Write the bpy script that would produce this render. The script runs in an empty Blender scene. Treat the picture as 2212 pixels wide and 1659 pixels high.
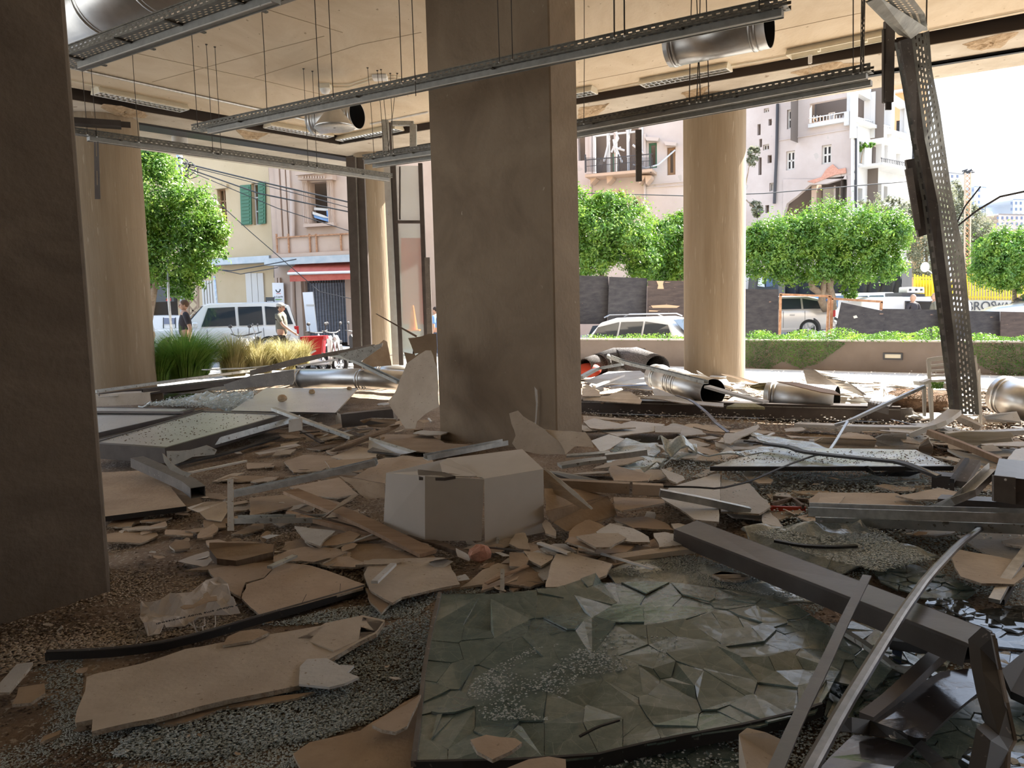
import bpy, bmesh, math, random
import numpy as np
from mathutils import Vector, Matrix, noise
random.seed(7)
R = random.Random(11)
C = bpy.context.scene.collection
SC = bpy.context.scene
PI = math.pi
# ------------------------------------------------------------------ camera
F = 1700.0; CX, CY = 1106.0, 829.5; EYE = Vector((0, 0, 1.6))
_u = Vector((-433.0, 17000.0, 1700.0)).normalized()          # world up, seen from the camera
_b = Vector((0, 0, -1)); _y = (_b - _u * _b.dot(_u)).normalized()
_x = _y.cross(_u)
ROT = Matrix((_x, _y, _u))                                    # camera -> world
cd = bpy.data.cameras.new('camera'); cam = bpy.data.objects.new('camera', cd); C.objects.link(cam)
cd.sensor_width = 36.0; cd.lens = F / 2212 * 36.0; cd.clip_start = 0.05; cd.clip_end = 600
cam.matrix_world = Matrix.Translation(EYE) @ ROT.to_4x4()
SC.camera = cam
# ------------------------------------------------------------------ world, sun, exposure
w = bpy.data.worlds.new('sky'); SC.world = w; w.use_nodes = True
nt = w.node_tree; bg = nt.nodes['Background']
tc = nt.nodes.new('ShaderNodeTexCoord'); sp = nt.nodes.new('ShaderNodeSeparateXYZ'); cr = nt.nodes.new('ShaderNodeValToRGB')
nt.links.new(tc.outputs['Generated'], sp.inputs[0]); nt.links.new(sp.outputs['Z'], cr.inputs[0]); nt.links.new(cr.outputs[0], bg.inputs[0])
cr.color_ramp.elements[0].position = 0.0; cr.color_ramp.elements[0].color = (1.0, 0.99, 0.97, 1)
cr.color_ramp.elements[1].position = 0.55; cr.color_ramp.elements[1].color = (0.46, 0.66, 1.0, 1)
bg.inputs[1].default_value = 1.45
sd = bpy.data.lights.new('sun', 'SUN'); sun = bpy.data.objects.new('sun', sd); C.objects.link(sun)
sd.energy = 15.0; sd.angle = math.radians(0.6); sd.color = (1.0, 0.94, 0.84)
AZ, EL = math.radians(58), math.radians(42)
sun_dir = Vector((math.sin(AZ) * math.cos(EL), math.cos(AZ) * math.cos(EL), math.sin(EL)))
sun.rotation_euler = sun_dir.to_track_quat('Z', 'Y').to_euler()
SC.view_settings.view_transform = 'Standard'; SC.view_settings.look = 'None'
SC.view_settings.gamma = 1.0; SC.view_settings.use_curve_mapping = False
SC.view_settings.exposure = 0.85
cy = SC.cycles
cy.max_bounces = 7; cy.diffuse_bounces = 5; cy.glossy_bounces = 3; cy.transmission_bounces = 4; cy.transparent_max_bounces = 8
cy.caustics_reflective = False; cy.caustics_refractive = False; cy.sample_clamp_indirect = 6.0
cy.use_denoising = True; cy.use_adaptive_sampling = True; cy.adaptive_threshold = 0.015

# ------------------------------------------------------------------ geometry of the picture
def ray(px, py):
    return ROT @ Vector(((px - CX) / F, -(py - CY) / F, -1.0))
def G(px, py, z=0.0):                    # the point seen at a pixel that lies at height z
    r = ray(px, py); t = (z - EYE.z) / r.z
    return EYE + r * t
def D(px, py, d):                        # the point seen at a pixel that lies at distance y = d
    r = ray(px, py); return EYE + r * (d / r.y)
def rnd(a, b): return R.uniform(a, b)

# ------------------------------------------------------------------ materials
MATS = {}
def mat(name, col, rough=0.8, metal=0.0, spec=0.5, tex=None, bump=0.0, scale=8.0, col2=None, lo=0.35, hi=0.65, detail=6.0,
        stretch=(1, 1, 1), bscale=None, coord='Object', trans=0.0, ior=1.45, alpha=1.0, speck=None, speck_scale=60, speck_at=0.62,
        vor=None, tint=0.0, emis=None, rough2=None, distort=0.0, coat=0.0, geo=False, translucent=0.0):
    if name in MATS: return MATS[name]
    m = bpy.data.materials.new(name); m.use_nodes = True; MATS[name] = m
    t = m.node_tree; N = t.nodes; L = t.links; b = N['Principled BSDF']
    b.inputs['Base Color'].default_value = (*col, 1); b.inputs['Roughness'].default_value = rough
    b.inputs['Metallic'].default_value = metal; b.inputs['Specular IOR Level'].default_value = spec
    b.inputs['IOR'].default_value = ior; b.inputs['Transmission Weight'].default_value = trans
    b.inputs['Alpha'].default_value = alpha; b.inputs['Coat Weight'].default_value = coat
    if translucent:
        b.inputs['Subsurface Weight'].default_value = 0
    tcn = N.new('ShaderNodeTexCoord'); mp = N.new('ShaderNodeMapping'); mp.inputs['Scale'].default_value = stretch
    src = tcn.outputs[coord]
    if geo:
        g = N.new('ShaderNodeNewGeometry'); src = g.outputs['Position']
    L.new(src, mp.inputs[0])
    out = None
    if col2 is not None:
        n = N.new('ShaderNodeTexNoise'); n.inputs['Scale'].default_value = scale; n.inputs['Detail'].default_value = detail
        n.inputs['Roughness'].default_value = 0.62; n.inputs['Distortion'].default_value = distort
        L.new(mp.outputs[0], n.inputs['Vector'])
        r = N.new('ShaderNodeValToRGB'); r.color_ramp.elements[0].position = lo; r.color_ramp.elements[1].position = hi
        r.color_ramp.elements[0].color = (*col, 1); r.color_ramp.elements[1].color = (*col2, 1)
        L.new(n.outputs[0], r.inputs[0]); out = r.outputs[0]
        if rough2 is not None:
            mr = N.new('ShaderNodeMapRange'); mr.inputs['From Min'].default_value = lo; mr.inputs['From Max'].default_value = hi
            mr.inputs['To Min'].default_value = rough; mr.inputs['To Max'].default_value = rough2
            L.new(n.outputs[0], mr.inputs[0]); L.new(mr.outputs[0], b.inputs['Roughness'])
    if speck is not None:
        n2 = N.new('ShaderNodeTexNoise'); n2.inputs['Scale'].default_value = speck_scale; n2.inputs['Detail'].default_value = 4
        L.new(mp.outputs[0], n2.inputs['Vector'])
        r2 = N.new('ShaderNodeValToRGB'); r2.color_ramp.elements[0].position = speck_at; r2.color_ramp.elements[1].position = speck_at + 0.035
        r2.color_ramp.elements[0].color = (0, 0, 0, 1); r2.color_ramp.elements[1].color = (1, 1, 1, 1)
        L.new(n2.outputs[0], r2.inputs[0])
        mx = N.new('ShaderNodeMix'); mx.data_type = 'RGBA'
        L.new(r2.outputs[0], mx.inputs['Factor'])
        if out: L.new(out, mx.inputs[6])
        else: mx.inputs[6].default_value = (*col, 1)
        mx.inputs[7].default_value = (*speck, 1); out = mx.outputs[2]
    if tint:                                            # a little difference between one object and the next
        oi = N.new('ShaderNodeObjectInfo'); hs = N.new('ShaderNodeHueSaturation')
        ma = N.new('ShaderNodeMapRange'); ma.inputs['To Min'].default_value = 1 - tint; ma.inputs['To Max'].default_value = 1 + tint
        L.new(oi.outputs['Random'], ma.inputs[0]); L.new(ma.outputs[0], hs.inputs['Value'])
        if out: L.new(out, hs.inputs['Color'])
        else: hs.inputs['Color'].default_value = (*col, 1)
        out = hs.outputs[0]
    if out: L.new(out, b.inputs['Base Color'])
    if bump:
        n3 = N.new('ShaderNodeTexNoise'); n3.inputs['Scale'].default_value = bscale or scale * 4; n3.inputs['Detail'].default_value = 5
        L.new(mp.outputs[0], n3.inputs['Vector'])
        bp = N.new('ShaderNodeBump'); bp.inputs['Strength'].default_value = bump; bp.inputs['Distance'].default_value = 0.02
        L.new(n3.outputs[0], bp.inputs['Height']); L.new(bp.outputs[0], b.inputs['Normal'])
    if emis:
        b.inputs['Emission Color'].default_value = (*emis[0], 1); b.inputs['Emission Strength'].default_value = emis[1]
    return m
M = MATS
mat('column_concrete', (.19, .14, .093), .85, col2=(.31, .24, .165), scale=1.3, bump=.35, bscale=22, lo=.3, hi=.72, distort=.8, stretch=(1, 1, .8), speck=(.40, .33, .25), speck_scale=12, speck_at=.72)
mat('column_dark', (.115, .088, .064), .88, col2=(.20, .158, .118), scale=1.5, bump=.35, bscale=22, lo=.3, hi=.72, distort=.8, speck=(.3, .25, .2), speck_scale=12, speck_at=.74)  # column concrete in a darker tone, for the near left column
mat('column_streaked', (.27, .205, .135), .85, col2=(.37, .30, .215), scale=2.6, stretch=(3, 3, .22), bump=.3, bscale=16, lo=.25, hi=.75, speck=(.44, .37, .28), speck_scale=9, speck_at=.66, distort=.1)
mat('ceiling_concrete', (.56, .45, .31), .8, col2=(.68, .58, .44), scale=.7, bump=.2, bscale=14, lo=.3, hi=.7, speck=(.36, .28, .18), speck_scale=9, speck_at=.69, stretch=(1.6, .8, 1), distort=1.5)
mat('soffit_concrete', (.42, .36, .28), .85, col2=(.56, .50, .41), scale=1.1, bump=.3, bscale=18, speck=(.25, .19, .13), speck_scale=6, speck_at=.66)
mat('wall_dark', (.06, .048, .04), .9)
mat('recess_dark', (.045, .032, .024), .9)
mat('rubble_patch', (.34, .24, .14), .95, col2=(.5, .38, .25), scale=14, bump=1.0, bscale=30)
mat('black_metal', (.028, .027, .028), .55, speck=(.12, .11, .10), speck_scale=30, speck_at=.68)
mat('floor_dirt', (.18, .125, .088), .92, col2=(.34, .26, .185), scale=1.8, bump=.8, bscale=45, lo=.35, hi=.62, speck=(.42, .36, .29), speck_scale=38, speck_at=.58)
mat('galv', (.42, .43, .43), .38, metal=.85, col2=(.60, .61, .60), scale=18, bump=.04, rough2=.5)
mat('galv_dull', (.36, .37, .35), .5, metal=.6, col2=(.5, .5, .47), scale=9, bump=.1, speck=(.2, .18, .15), speck_scale=30)
mat('trunk_metal', (.24, .24, .225), .5, metal=.5, col2=(.32, .32, .30), scale=9)
mat('tray_metal', (.11, .105, .09), .5, metal=.5, col2=(.20, .195, .17), scale=25, bump=.05)
mat('tray_metal_lit', (.24, .24, .22), .45, metal=.6, col2=(.34, .34, .32), scale=10)  # lighter copy of the tray metal; light on tray bottoms put into its colour
mat('tray_bent', (.20, .20, .18), .5, metal=.55, col2=(.36, .36, .32), scale=5, bump=.15, lo=.4, hi=.7)
mat('duct', (.55, .55, .54), .34, metal=.95, col2=(.68, .68, .67), scale=3, rough2=.42, bump=.05, bscale=5)
mat('duct_inside', (.02, .02, .02), .9)
mat('rod', (.06, .052, .045), .7)
mat('lamp_cream', (.68, .62, .48), .5, col2=(.74, .69, .56), scale=4)
mat('lamp_louver', (.72, .73, .74), .18, metal=1.0)
mat('lamp_white', (.8, .8, .78), .4)
mat('white_paint', (.72, .72, .70), .45, col2=(.62, .60, .56), scale=5, speck=(.35, .32, .28), speck_scale=30, speck_at=.68)
mat('dark_alu', (.075, .062, .057), .42, metal=.25, col2=(.10, .086, .078), scale=5, bump=.05, spec=.6, tint=.15)
mat('dark_alu_dusty', (.14, .125, .115), .6, metal=.15, col2=(.22, .20, .18), scale=4, speck=(.4, .38, .34), speck_scale=40, speck_at=.66, tint=.15)
mat('glossy_dark', (.05, .046, .05), .12, metal=.2, spec=.8, bump=.12, bscale=5, speck=(.3, .29, .28), speck_scale=45, speck_at=.7)
mat('steel_strip', (.20, .19, .19), .35, metal=.8, col2=(.12, .115, .115), scale=12, tint=.2)
for k, (c1, c2) in enumerate((((.46, .36, .27), (.56, .455, .355)), ((.50, .43, .35), (.62, .55, .46)), ((.56, .56, .55), (.68, .68, .67)), ((.36, .265, .18), (.46, .355, .25)))):
    mat('board_%d' % k, c1, .9, col2=c2, scale=3.0, bump=.25, bscale=30, speck=(.34, .27, .2), speck_scale=44, speck_at=.67, tint=.16, geo=True)
mat('gypsum_core', (.55, .52, .46), .95, col2=(.36, .28, .20), scale=22, bump=.6, geo=True)
mat('board_back', (.28, .22, .16), .95, col2=(.36, .30, .22), scale=6, geo=True)
mat('box_white', (.58, .545, .49), .7, col2=(.64, .60, .545), scale=2)
mat('paper_white', (.62, .58, .55), .7, bump=.2, bscale=12, tint=.1)
mat('crumb_glass', (.60, .665, .65), .12, spec=1.0, ior=1.5, trans=.1, tint=.1)
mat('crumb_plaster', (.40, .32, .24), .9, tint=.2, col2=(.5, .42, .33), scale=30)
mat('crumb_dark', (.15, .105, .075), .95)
mat('frosted_panel', (.54, .57, .58), .3, spec=.6, col2=(.62, .65, .66), scale=2, speck=(.16, .14, .11), speck_scale=26, speck_at=.66, geo=True)
mat('wood_plank', (.34, .23, .15), .7, col2=(.44, .31, .21), scale=3, stretch=(1, 12, 1), bump=.1)
mat('wood_dark', (.12, .085, .06), .75, col2=(.2, .15, .11), scale=3, stretch=(1, 12, 1), bump=.2)
mat('mineral_wool', (.46, .44, .28), .95, bump=.8, bscale=40, col2=(.36, .34, .2), scale=10)
mat('leaf', (.10, .22, .025), .5, spec=.4, col2=(.26, .42, .05), scale=1.2, tint=.0, geo=True)
mat('leaf_dark', (.05, .13, .02), .5, spec=.4, col2=(.14, .27, .04), scale=1.5, geo=True)
mat('leaf_dry', (.24, .24, .15), .7, col2=(.34, .33, .22), scale=1.5, geo=True)
mat('bark', (.24, .17, .12), .9, col2=(.36, .28, .2), scale=8, bump=.6)
mat('grass_green', (.13, .30, .03), .6, col2=(.28, .42, .07), scale=3, geo=True)
mat('grass_straw', (.52, .45, .20), .7, col2=(.66, .6, .36), scale=3, geo=True)
mat('asphalt', (.32, .31, .29), .9, col2=(.40, .39, .37), scale=3, bump=.3, bscale=60)
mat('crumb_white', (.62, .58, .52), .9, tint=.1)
mat('paving', (.60, .56, .51), .9, col2=(.68, .64, .59), scale=3, bump=.3)
mat('planter_wall', (.17, .135, .11), .85, col2=(.205, .165, .14), scale=1.5, bump=.15)
mat('coping', (.5, .47, .43), .8)
# ------------------------------------------------------------------ building helpers
class MB:
    """collects vertices and faces for ONE mesh object"""
    def __init__(s): s.v = []; s.f = []; s.mi = []
    def add(s, vs, fs, mi=0):
        o = len(s.v); s.v += [tuple(v) for v in vs]; s.f += [tuple(i + o for i in f) for f in fs]; s.mi += [mi] * len(fs); return s
    def box(s, x0, x1, y0, y1, z0, z1, mi=0, T=None):
        vs = [Vector((x, y, z)) for z in (z0, z1) for x, y in ((x0, y0), (x1, y0), (x1, y1), (x0, y1))]
        if T is not None: vs = [T @ v for v in vs]
        return s.add(vs, [(0, 3, 2, 1), (4, 5, 6, 7), (0, 1, 5, 4), (1, 2, 6, 5), (2, 3, 7, 6), (3, 0, 4, 7)], mi)
    def bevbox(s, x0, x1, y0, y1, z0, z1, b, mi=0, T=None):
        """box with chamfered vertical and horizontal edges (octagonal stack)"""
        rings = []
        for z, k in ((z0, b), (z0 + b, 0), (z1 - b, 0), (z1, b)):
            rings.append([Vector(p) for p in ((x0 + b + k*.0, y0 + k, z), (x1 - b, y0 + k, z), (x1 - k, y0 + b, z), (x1 - k, y1 - b, z), (x1 - b, y1 - k, z), (x0 + b, y1 - k, z), (x0 + k, y1 - b, z), (x0 + k, y0 + b, z))])
        vs = [v for r in rings for v in r]
        if T is not None: vs = [T @ v for v in vs]
        fs = [tuple(range(7, -1, -1)), tuple(range(24, 32))]
        for r in range(3):
            for i in range(8): fs.append((r*8+i, r*8+(i+1) % 8, r*8+8+(i+1) % 8, r*8+8+i))
        return s.add(vs, fs, mi)
    def prism(s, poly, dz, mi=0, mi2=None):
        """closed solid between a ring of 3-D points and the same ring moved by dz"""
        n = len(poly); a = [Vector(p) for p in poly]; dz = Vector(dz)
        o = len(s.v); s.v += [tuple(p) for p in a] + [tuple(p + dz) for p in a]
        from mathutils.geometry import tessellate_polygon
        tr = tessellate_polygon([a])
        nn = Vector((0, 0, 0))
        for i in range(n): nn += a[i].cross(a[(i + 1) % n])
        flip = nn.dot(dz) > 0
        for t in tr:
            e1 = a[t[1]] - a[t[0]]; e2 = a[t[2]] - a[t[0]]
            if (e1.cross(e2)).dot(dz) > 0: t = (t[2], t[1], t[0])
            s.f.append(tuple(o + i for i in t)); s.mi.append(mi)
            s.f.append(tuple(o + n + i for i in reversed(t))); s.mi.append(mi)
        for i in range(n):
            j = (i + 1) % n
            q = (o + i, o + i + n, o + j + n, o + j) if not flip else (o + i, o + j, o + j + n, o + i + n)
            s.f.append(q); s.mi.append(mi if mi2 is None else mi2)
        return s
    def sweep(s, prof, path, up=Vector((0, 0, 1)), mi=0, closed=True, cap=True, roll=0.0):
        """profile [(a, b)] (a sideways, b up) along a path of points"""
        path = [Vector(p) for p in path]; n = len(prof); o = len(s.v); m = len(path)
        ups = up if isinstance(up, list) else [up] * m
        for i, p in enumerate(path):
            t = (path[min(i + 1, m - 1)] - path[max(i - 1, 0)]).normalized()
            side = t.cross(ups[i])
            if side.length < 1e-4: side = t.cross(Vector((0, 1, 0)))
            side.normalize(); u = side.cross(t).normalized()
            if roll: 
                c_, s_ = math.cos(roll), math.sin(roll); side, u = side * c_ + u * s_, u * c_ - side * s_
            for a, b in prof: s.v.append(tuple(p + side * a + u * b))
        k = n if closed else n - 1
        for i in range(m - 1):
            for j in range(k):
                s.f.append((o + i*n + j, o + i*n + (j+1) % n, o + (i+1)*n + (j+1) % n, o + (i+1)*n + j)); s.mi.append(mi)
        if cap and closed:
            s.f.append(tuple(o + j for j in reversed(range(n)))); s.mi.append(mi)
            s.f.append(tuple(o + (m-1)*n + j for j in range(n))); s.mi.append(mi)
        return s
    def tube(s, path, r, n=8, mi=0, cap=True):
        rr = r if isinstance(r, (list, tuple)) else [r] * len(path)
        path = [Vector(p) for p in path]; o = len(s.v); m = len(path); ref = None
        for i, p in enumerate(path):
            t = (path[min(i + 1, m - 1)] - path[max(i - 1, 0)]).normalized()
            if ref is None:
                ref = t.cross(Vector((0, 0, 1)))
                if ref.length < .1: ref = t.cross(Vector((0, 1, 0)))
            ref = (ref - t * ref.dot(t)).normalized(); v = t.cross(ref)
            for k in range(n):
                a = 2 * PI * k / n; s.v.append(tuple(p + (ref * math.cos(a) + v * math.sin(a)) * rr[i]))
        for i in range(m - 1):
            for j in range(n):
                s.f.append((o + i*n + j, o + i*n + (j+1) % n, o + (i+1)*n + (j+1) % n, o + (i+1)*n + j)); s.mi.append(mi)
        if cap:
            s.f.append(tuple(o + j for j in reversed(range(n)))); s.f.append(tuple(o + (m-1)*n + j for j in range(n))); s.mi += [mi, mi]
        return s
    def lathe(s, prof, n=24, T=None, mi=0):
        """profile [(r, z)]"""
        o = len(s.v); m = len(prof)
        for r, z in prof:
            for k in range(n):
                a = 2 * PI * k / n; v = Vector((r * math.cos(a), r * math.sin(a), z)); s.v.append(tuple(T @ v if T is not None else v))
        for i in range(m - 1):
            for j in range(n):
                s.f.append((o + i*n + j, o + i*n + (j+1) % n, o + (i+1)*n + (j+1) % n, o + (i+1)*n + j)); s.mi.append(mi)
        return s
    def ball(s, c, r, n=10, mi=0, sq=(1, 1, 1), T=None):
        prof = [(math.sin(PI * i / n) * 1.0, -math.cos(PI * i / n)) for i in range(n + 1)]; prof[0] = (1e-4, -1); prof[-1] = (1e-4, 1)
        c = Vector(c)
        TT = Matrix.Translation(c) @ Matrix.Diagonal((r * sq[0], r * sq[1], r * sq[2], 1))
        if T is not None: TT = T @ TT
        return s.lathe(prof, n=max(8, n + 2), T=TT, mi=mi)

def link(name, mb, mats, parent=None, smooth=False, origin=None, solid=0, bevel=0):
    if not mb.v: return None
    if parent is not None: org = Vector(parent.get('_w', parent.location)); 
    else:
        a = np.array(mb.v); org = Vector(((a[:, 0].min() + a[:, 0].max()) / 2, (a[:, 1].min() + a[:, 1].max()) / 2, a[:, 2].min())) if origin is None else Vector(origin)
    me = bpy.data.meshes.new(name)
    me.from_pydata([(v[0] - org.x, v[1] - org.y, v[2] - org.z) for v in mb.v], [], mb.f)
    if not isinstance(mats, (list, tuple)): mats = [mats]
    for m in mats: me.materials.append(MATS[m] if isinstance(m, str) else m)
    if len(mats) > 1: me.polygons.foreach_set('material_index', [min(i, len(mats) - 1) for i in mb.mi])
    if smooth:
        me.polygons.foreach_set('use_smooth', [True] * len(me.polygons))
        if smooth != True: me.set_sharp_from_angle(angle=math.radians(smooth))
    me.validate(); me.update()
    o = bpy.data.objects.new(name, me); C.objects.link(o)
    if parent is not None:
        o.parent = parent; WP[o.name] = org
    else:
        o.location = org
    o['_w'] = tuple(org)
    if solid:
        md = o.modifiers.new('thickness', 'SOLIDIFY'); md.thickness = solid; md.offset = 0
    if bevel:
        md = o.modifiers.new('bevel', 'BEVEL'); md.width = bevel; md.segments = 2; md.limit_method = 'ANGLE'
    return o
WP = {}
def tag(o, label=None, cat=None, group=None, kind=None):
    if label: o['label'] = label
    if cat: o['category'] = cat
    if group: o['group'] = group
    if kind: o['kind'] = kind
    return o
def thing(name, label, cat, loc, group=None):
    o = bpy.data.objects.new(name, None); C.objects.link(o); o.location = loc; o['_w'] = tuple(loc); o.empty_display_size = .1
    return tag(o, label, cat, group)
def struct(name, mb, mats, parent=None, **k):
    o = link(name, mb, mats, parent, **k)
    if parent is None: o['kind'] = 'structure'
    return o
def one(name, label, cat, mb, mats, group=None, **k):
    return tag(link(name, mb, mats, **k), label, cat, group)
def dup(o, parent=None):
    c = o.copy(); C.objects.link(c)
    if parent is not None: c.parent = parent
    for ch in [x for x in bpy.data.objects if x.parent == o]: dup(ch, c)
    return c
def TR(loc, rz=0, s=1.0, rx=0, ry=0):
    return Matrix.Translation(Vector(loc)) @ Matrix.Rotation(rz, 4, 'Z') @ Matrix.Rotation(ry, 4, 'Y') @ Matrix.Rotation(rx, 4, 'X') @ Matrix.Scale(s, 4)
def rect(w, h): return [(-w/2, -h/2), (w/2, -h/2), (w/2, h/2), (-w/2, h/2)]
def chan(w, h, t):     # open channel, open side up
    return [(-w/2, h), (-w/2, 0), (w/2, 0), (w/2, h), (w/2 - t, h), (w/2 - t, t), (-w/2 + t, t), (-w/2 + t, h)]
def angle_(w, h, t): return [(0, 0), (w, 0), (w, t), (t, t), (t, h), (0, h)]
def hollow(mb, w, h, t, path, up=Vector((0, 0, 1)), mi=0):
    """open-ended hollow box"""
    o0 = len(mb.v)
    mb.sweep(rect(w, h), path, up, mi, cap=False)
    o1 = len(mb.v)
    mb.sweep(list(reversed(rect(w - 2*t, h - 2*t))), path, up, mi, cap=False)
    m = len(path)
    inner = [3, 2, 1, 0]
    for e in (0, m - 1):
        for j in range(4):
            k = (j + 1) % 4
            q = (o0 + e*4 + j, o0 + e*4 + k, o1 + e*4 + inner[k], o1 + e*4 + inner[j])
            mb.f.append(q if e else tuple(reversed(q))); mb.mi.append(mi)
    return mb
# ------------------------------------------------------------------ the setting: floor, columns, ceiling
ZC = 5.4
def line(a, b, z):                       # plan line through two pixels at height z
    p, q = G(*a, z), G(*b, z); return p.xy, (q - p).xy
def meet(l1, l2):
    (p, d), (q, e) = l1, l2; k = d.x * e.y - d.y * e.x
    t = ((q.x - p.x) * e.y - (q.y - p.y) * e.x) / k; return p + d * t
def ext(l, t): return l[0] + l[1] * t
# bands along facade A (left) and facade B (right); each is a plan line at its height
A = [line((159, 190), (560, 262), ZC), line((159, 217), (560, 284), ZC - .15), line((163, 242), (747, 337), ZC - .15), line((163, 260), (747, 348), ZC - .18), line((166, 305), (745, 384), ZC - .15)]
B = [line((1249, 215), (2008, 68), ZC), line((1249, 226), (2008, 98), ZC - .15), line((1249, 258), (2008, 137), ZC - .15), line((1249, 268), (2008, 145), ZC - .18), line((1249, 290), (2018, 171), ZC - .15)]
K = [meet(a, b) for a, b in zip(A, B)]   # the corners
def fara(i):                             # far left end of band i, far right end of band i
    a = A[i]; d = a[1].normalized(); return K[i] - d * 22
def farb(i):
    b = B[i]; d = b[1].normalized(); return K[i] + d * 26
def flat(i, z, th, y=-12):
    a, k, b = fara(i), K[i], farb(i)
    return [(a.x, a.y, z), (k.x, k.y, z), (b.x, b.y, z)], th
mb = MB()
a, k, b = fara(0), K[0], farb(0)
mb.prism([(a.x, a.y, ZC), (k.x, k.y, ZC), (b.x, b.y, ZC), (b.x, -12, ZC), (a.x, -12, ZC)], (0, 0, .5))
ceil = struct('ceiling', mb, 'ceiling_concrete')
mat('seam', (.38, .30, .20), .9)
for q in (((266, 109), (560, 172), (700, 205)), ((329, 177), (560, 114), (700, 78)), ((550, 167), (778, 96), (910, 70)), ((560, 15), (640, 40), (740, 70)), ((1250, 178), (1450, 140), (1640, 104)), ((1250, 100), (1330, 85), (1440, 70)), ((1660, 70), (1800, 40), (1860, 28)), ((600, 236), (760, 196), (910, 160))):
    mb = MB()
    for a, b in zip(q, q[1:]): p0_, p1_ = G(*a, ZC), G(*b, ZC); n_ = (p1_ - p0_).cross(Vector((0, 0, 1))).normalized() * .007; mb.prism([p0_ - n_, p1_ - n_, p1_ + n_, p0_ + n_], (0, 0, -.004))
    link('formwork_seam', mb, 'seam', ceil)
def band(name, i, j, z, h, m, **kw):
    mb = MB(); p = [fara(i), K[i], farb(i), farb(j), K[j], fara(j)]
    mb.prism([(q.x, q.y, z) for q in p], (0, 0, h)); return struct(name, mb, m, **kw)
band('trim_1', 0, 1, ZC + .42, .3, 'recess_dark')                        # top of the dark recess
b1 = band('beam', 1, 2, ZC - .15, .95, 'soffit_concrete')
band('trim_2', 2, 3, ZC - .19, .9, 'black_metal')
band('slab', 3, 4, ZC - .15, .95, 'soffit_concrete')
mb = MB(); a, k, b = fara(4), K[4], farb(4)
mb.prism([(a.x, a.y, ZC + .5), (k.x, k.y, ZC + .5), (b.x, b.y, ZC + .5), (b.x, -12, ZC + .5), (a.x, -12, ZC + .5)], (0, 0, 6))
struct('wall_upper_storey', mb, 'soffit_concrete')
# dark inner faces of the recess (thin linings)
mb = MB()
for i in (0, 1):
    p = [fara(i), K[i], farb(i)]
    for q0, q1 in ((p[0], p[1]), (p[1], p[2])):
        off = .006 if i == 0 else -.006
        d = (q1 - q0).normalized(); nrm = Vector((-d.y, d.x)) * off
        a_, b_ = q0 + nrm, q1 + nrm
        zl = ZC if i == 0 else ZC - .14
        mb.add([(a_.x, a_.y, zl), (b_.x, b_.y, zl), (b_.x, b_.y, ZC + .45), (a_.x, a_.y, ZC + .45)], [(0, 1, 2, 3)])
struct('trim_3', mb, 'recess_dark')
# rubble patches: broken concrete on the beam soffit
def patch(name, px, i0, seed, z=ZC - .153):
    rr = random.Random(seed); mb = MB(); P = [G(x, y, z) for x, y in px]
    c = sum(P, Vector()) / len(P); ring = []
    for i in range(len(P)):
        for t in (0, .25, .5, .75):
            q = P[i].lerp(P[(i + 1) % len(P)], t); q = c + (q - c) * rr.uniform(.86, 1.08); ring.append(q)
    n = len(ring); vs = [tuple(q) for q in ring]; fs = []
    prev = 0
    for kq in (.72, .42, .15):
        o = len(vs)
        for q in ring: vs.append(tuple(c + (q - c) * kq * rr.uniform(.85, 1.1) + Vector((0, 0, -rr.uniform(.01, .05)))))
        for j in range(n): fs.append((prev + j, prev + (j+1) % n, o + (j+1) % n, o + j))
        prev = o
    fs.append(tuple(prev + j for j in range(n)))
    mb.add(vs, fs); o = link(name, mb, 'rubble_patch', parent=b1); return o
patch('rubble', [(214, 224), (262, 228), (322, 245), (316, 254), (255, 252), (226, 240)], 0, 1)
patch('rubble', [(510, 280), (580, 288), (560, 300), (524, 298)], 0, 2)
patch('rubble', [(1249, 232), (1300, 226), (1320, 222), (1290, 250), (1249, 256)], 0, 3)
patch('rubble', [(1470, 200), (1540, 182), (1515, 205), (1480, 212)], 0, 4)
patch('rubble', [(1708, 156), (1800, 134), (1858, 136), (1790, 158), (1722, 166)], 0, 5)
patch('rubble', [(2080, 96), (2150, 74), (2205, 68), (2160, 104), (2100, 110)], 0, 6)
# floor, back walls
def grid(mb, x0, x1, y0, y1, nx, ny, fz, mi=0):
    o = len(mb.v)
    for j in range(ny + 1):
        for i in range(nx + 1):
            x = x0 + (x1 - x0) * i / nx; y = y0 + (y1 - y0) * j / ny; mb.v.append((x, y, fz(x, y)))
    for j in range(ny):
        for i in range(nx):
            q = o + j * (nx + 1) + i; mb.f.append((q, q + 1, q + nx + 2, q + nx + 1)); mb.mi.append(mi)
def fz(x, y):
    if y < -3 or x < -9 or x > 13: return 0.0
    v = noise.noise(Vector((x * .7, y * .7, 3))) * .03 + noise.noise(Vector((x * 2.3, y * 2.3, 0))) * .022 + noise.noise(Vector((x * 7, y * 7, 5))) * .008
    return v - .012
mb = MB(); grid(mb, -14, 16, -7, 19, 300, 260, fz)
fl = struct('floor', mb, 'floor_dirt', smooth=True)
mb = MB(); mb.box(-12.5, 17, -7.3, -7, -.1, ZC); struct('wall_back', mb, 'wall_dark')  # unseen wall behind the camera, widened to darken the foreground
mb = MB(); mb.box(12, 12.3, -7.3, .5, -.1, ZC); struct('wall_right', mb, 'wall_dark')  # unseen wall, its length set by the light it keeps out
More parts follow.
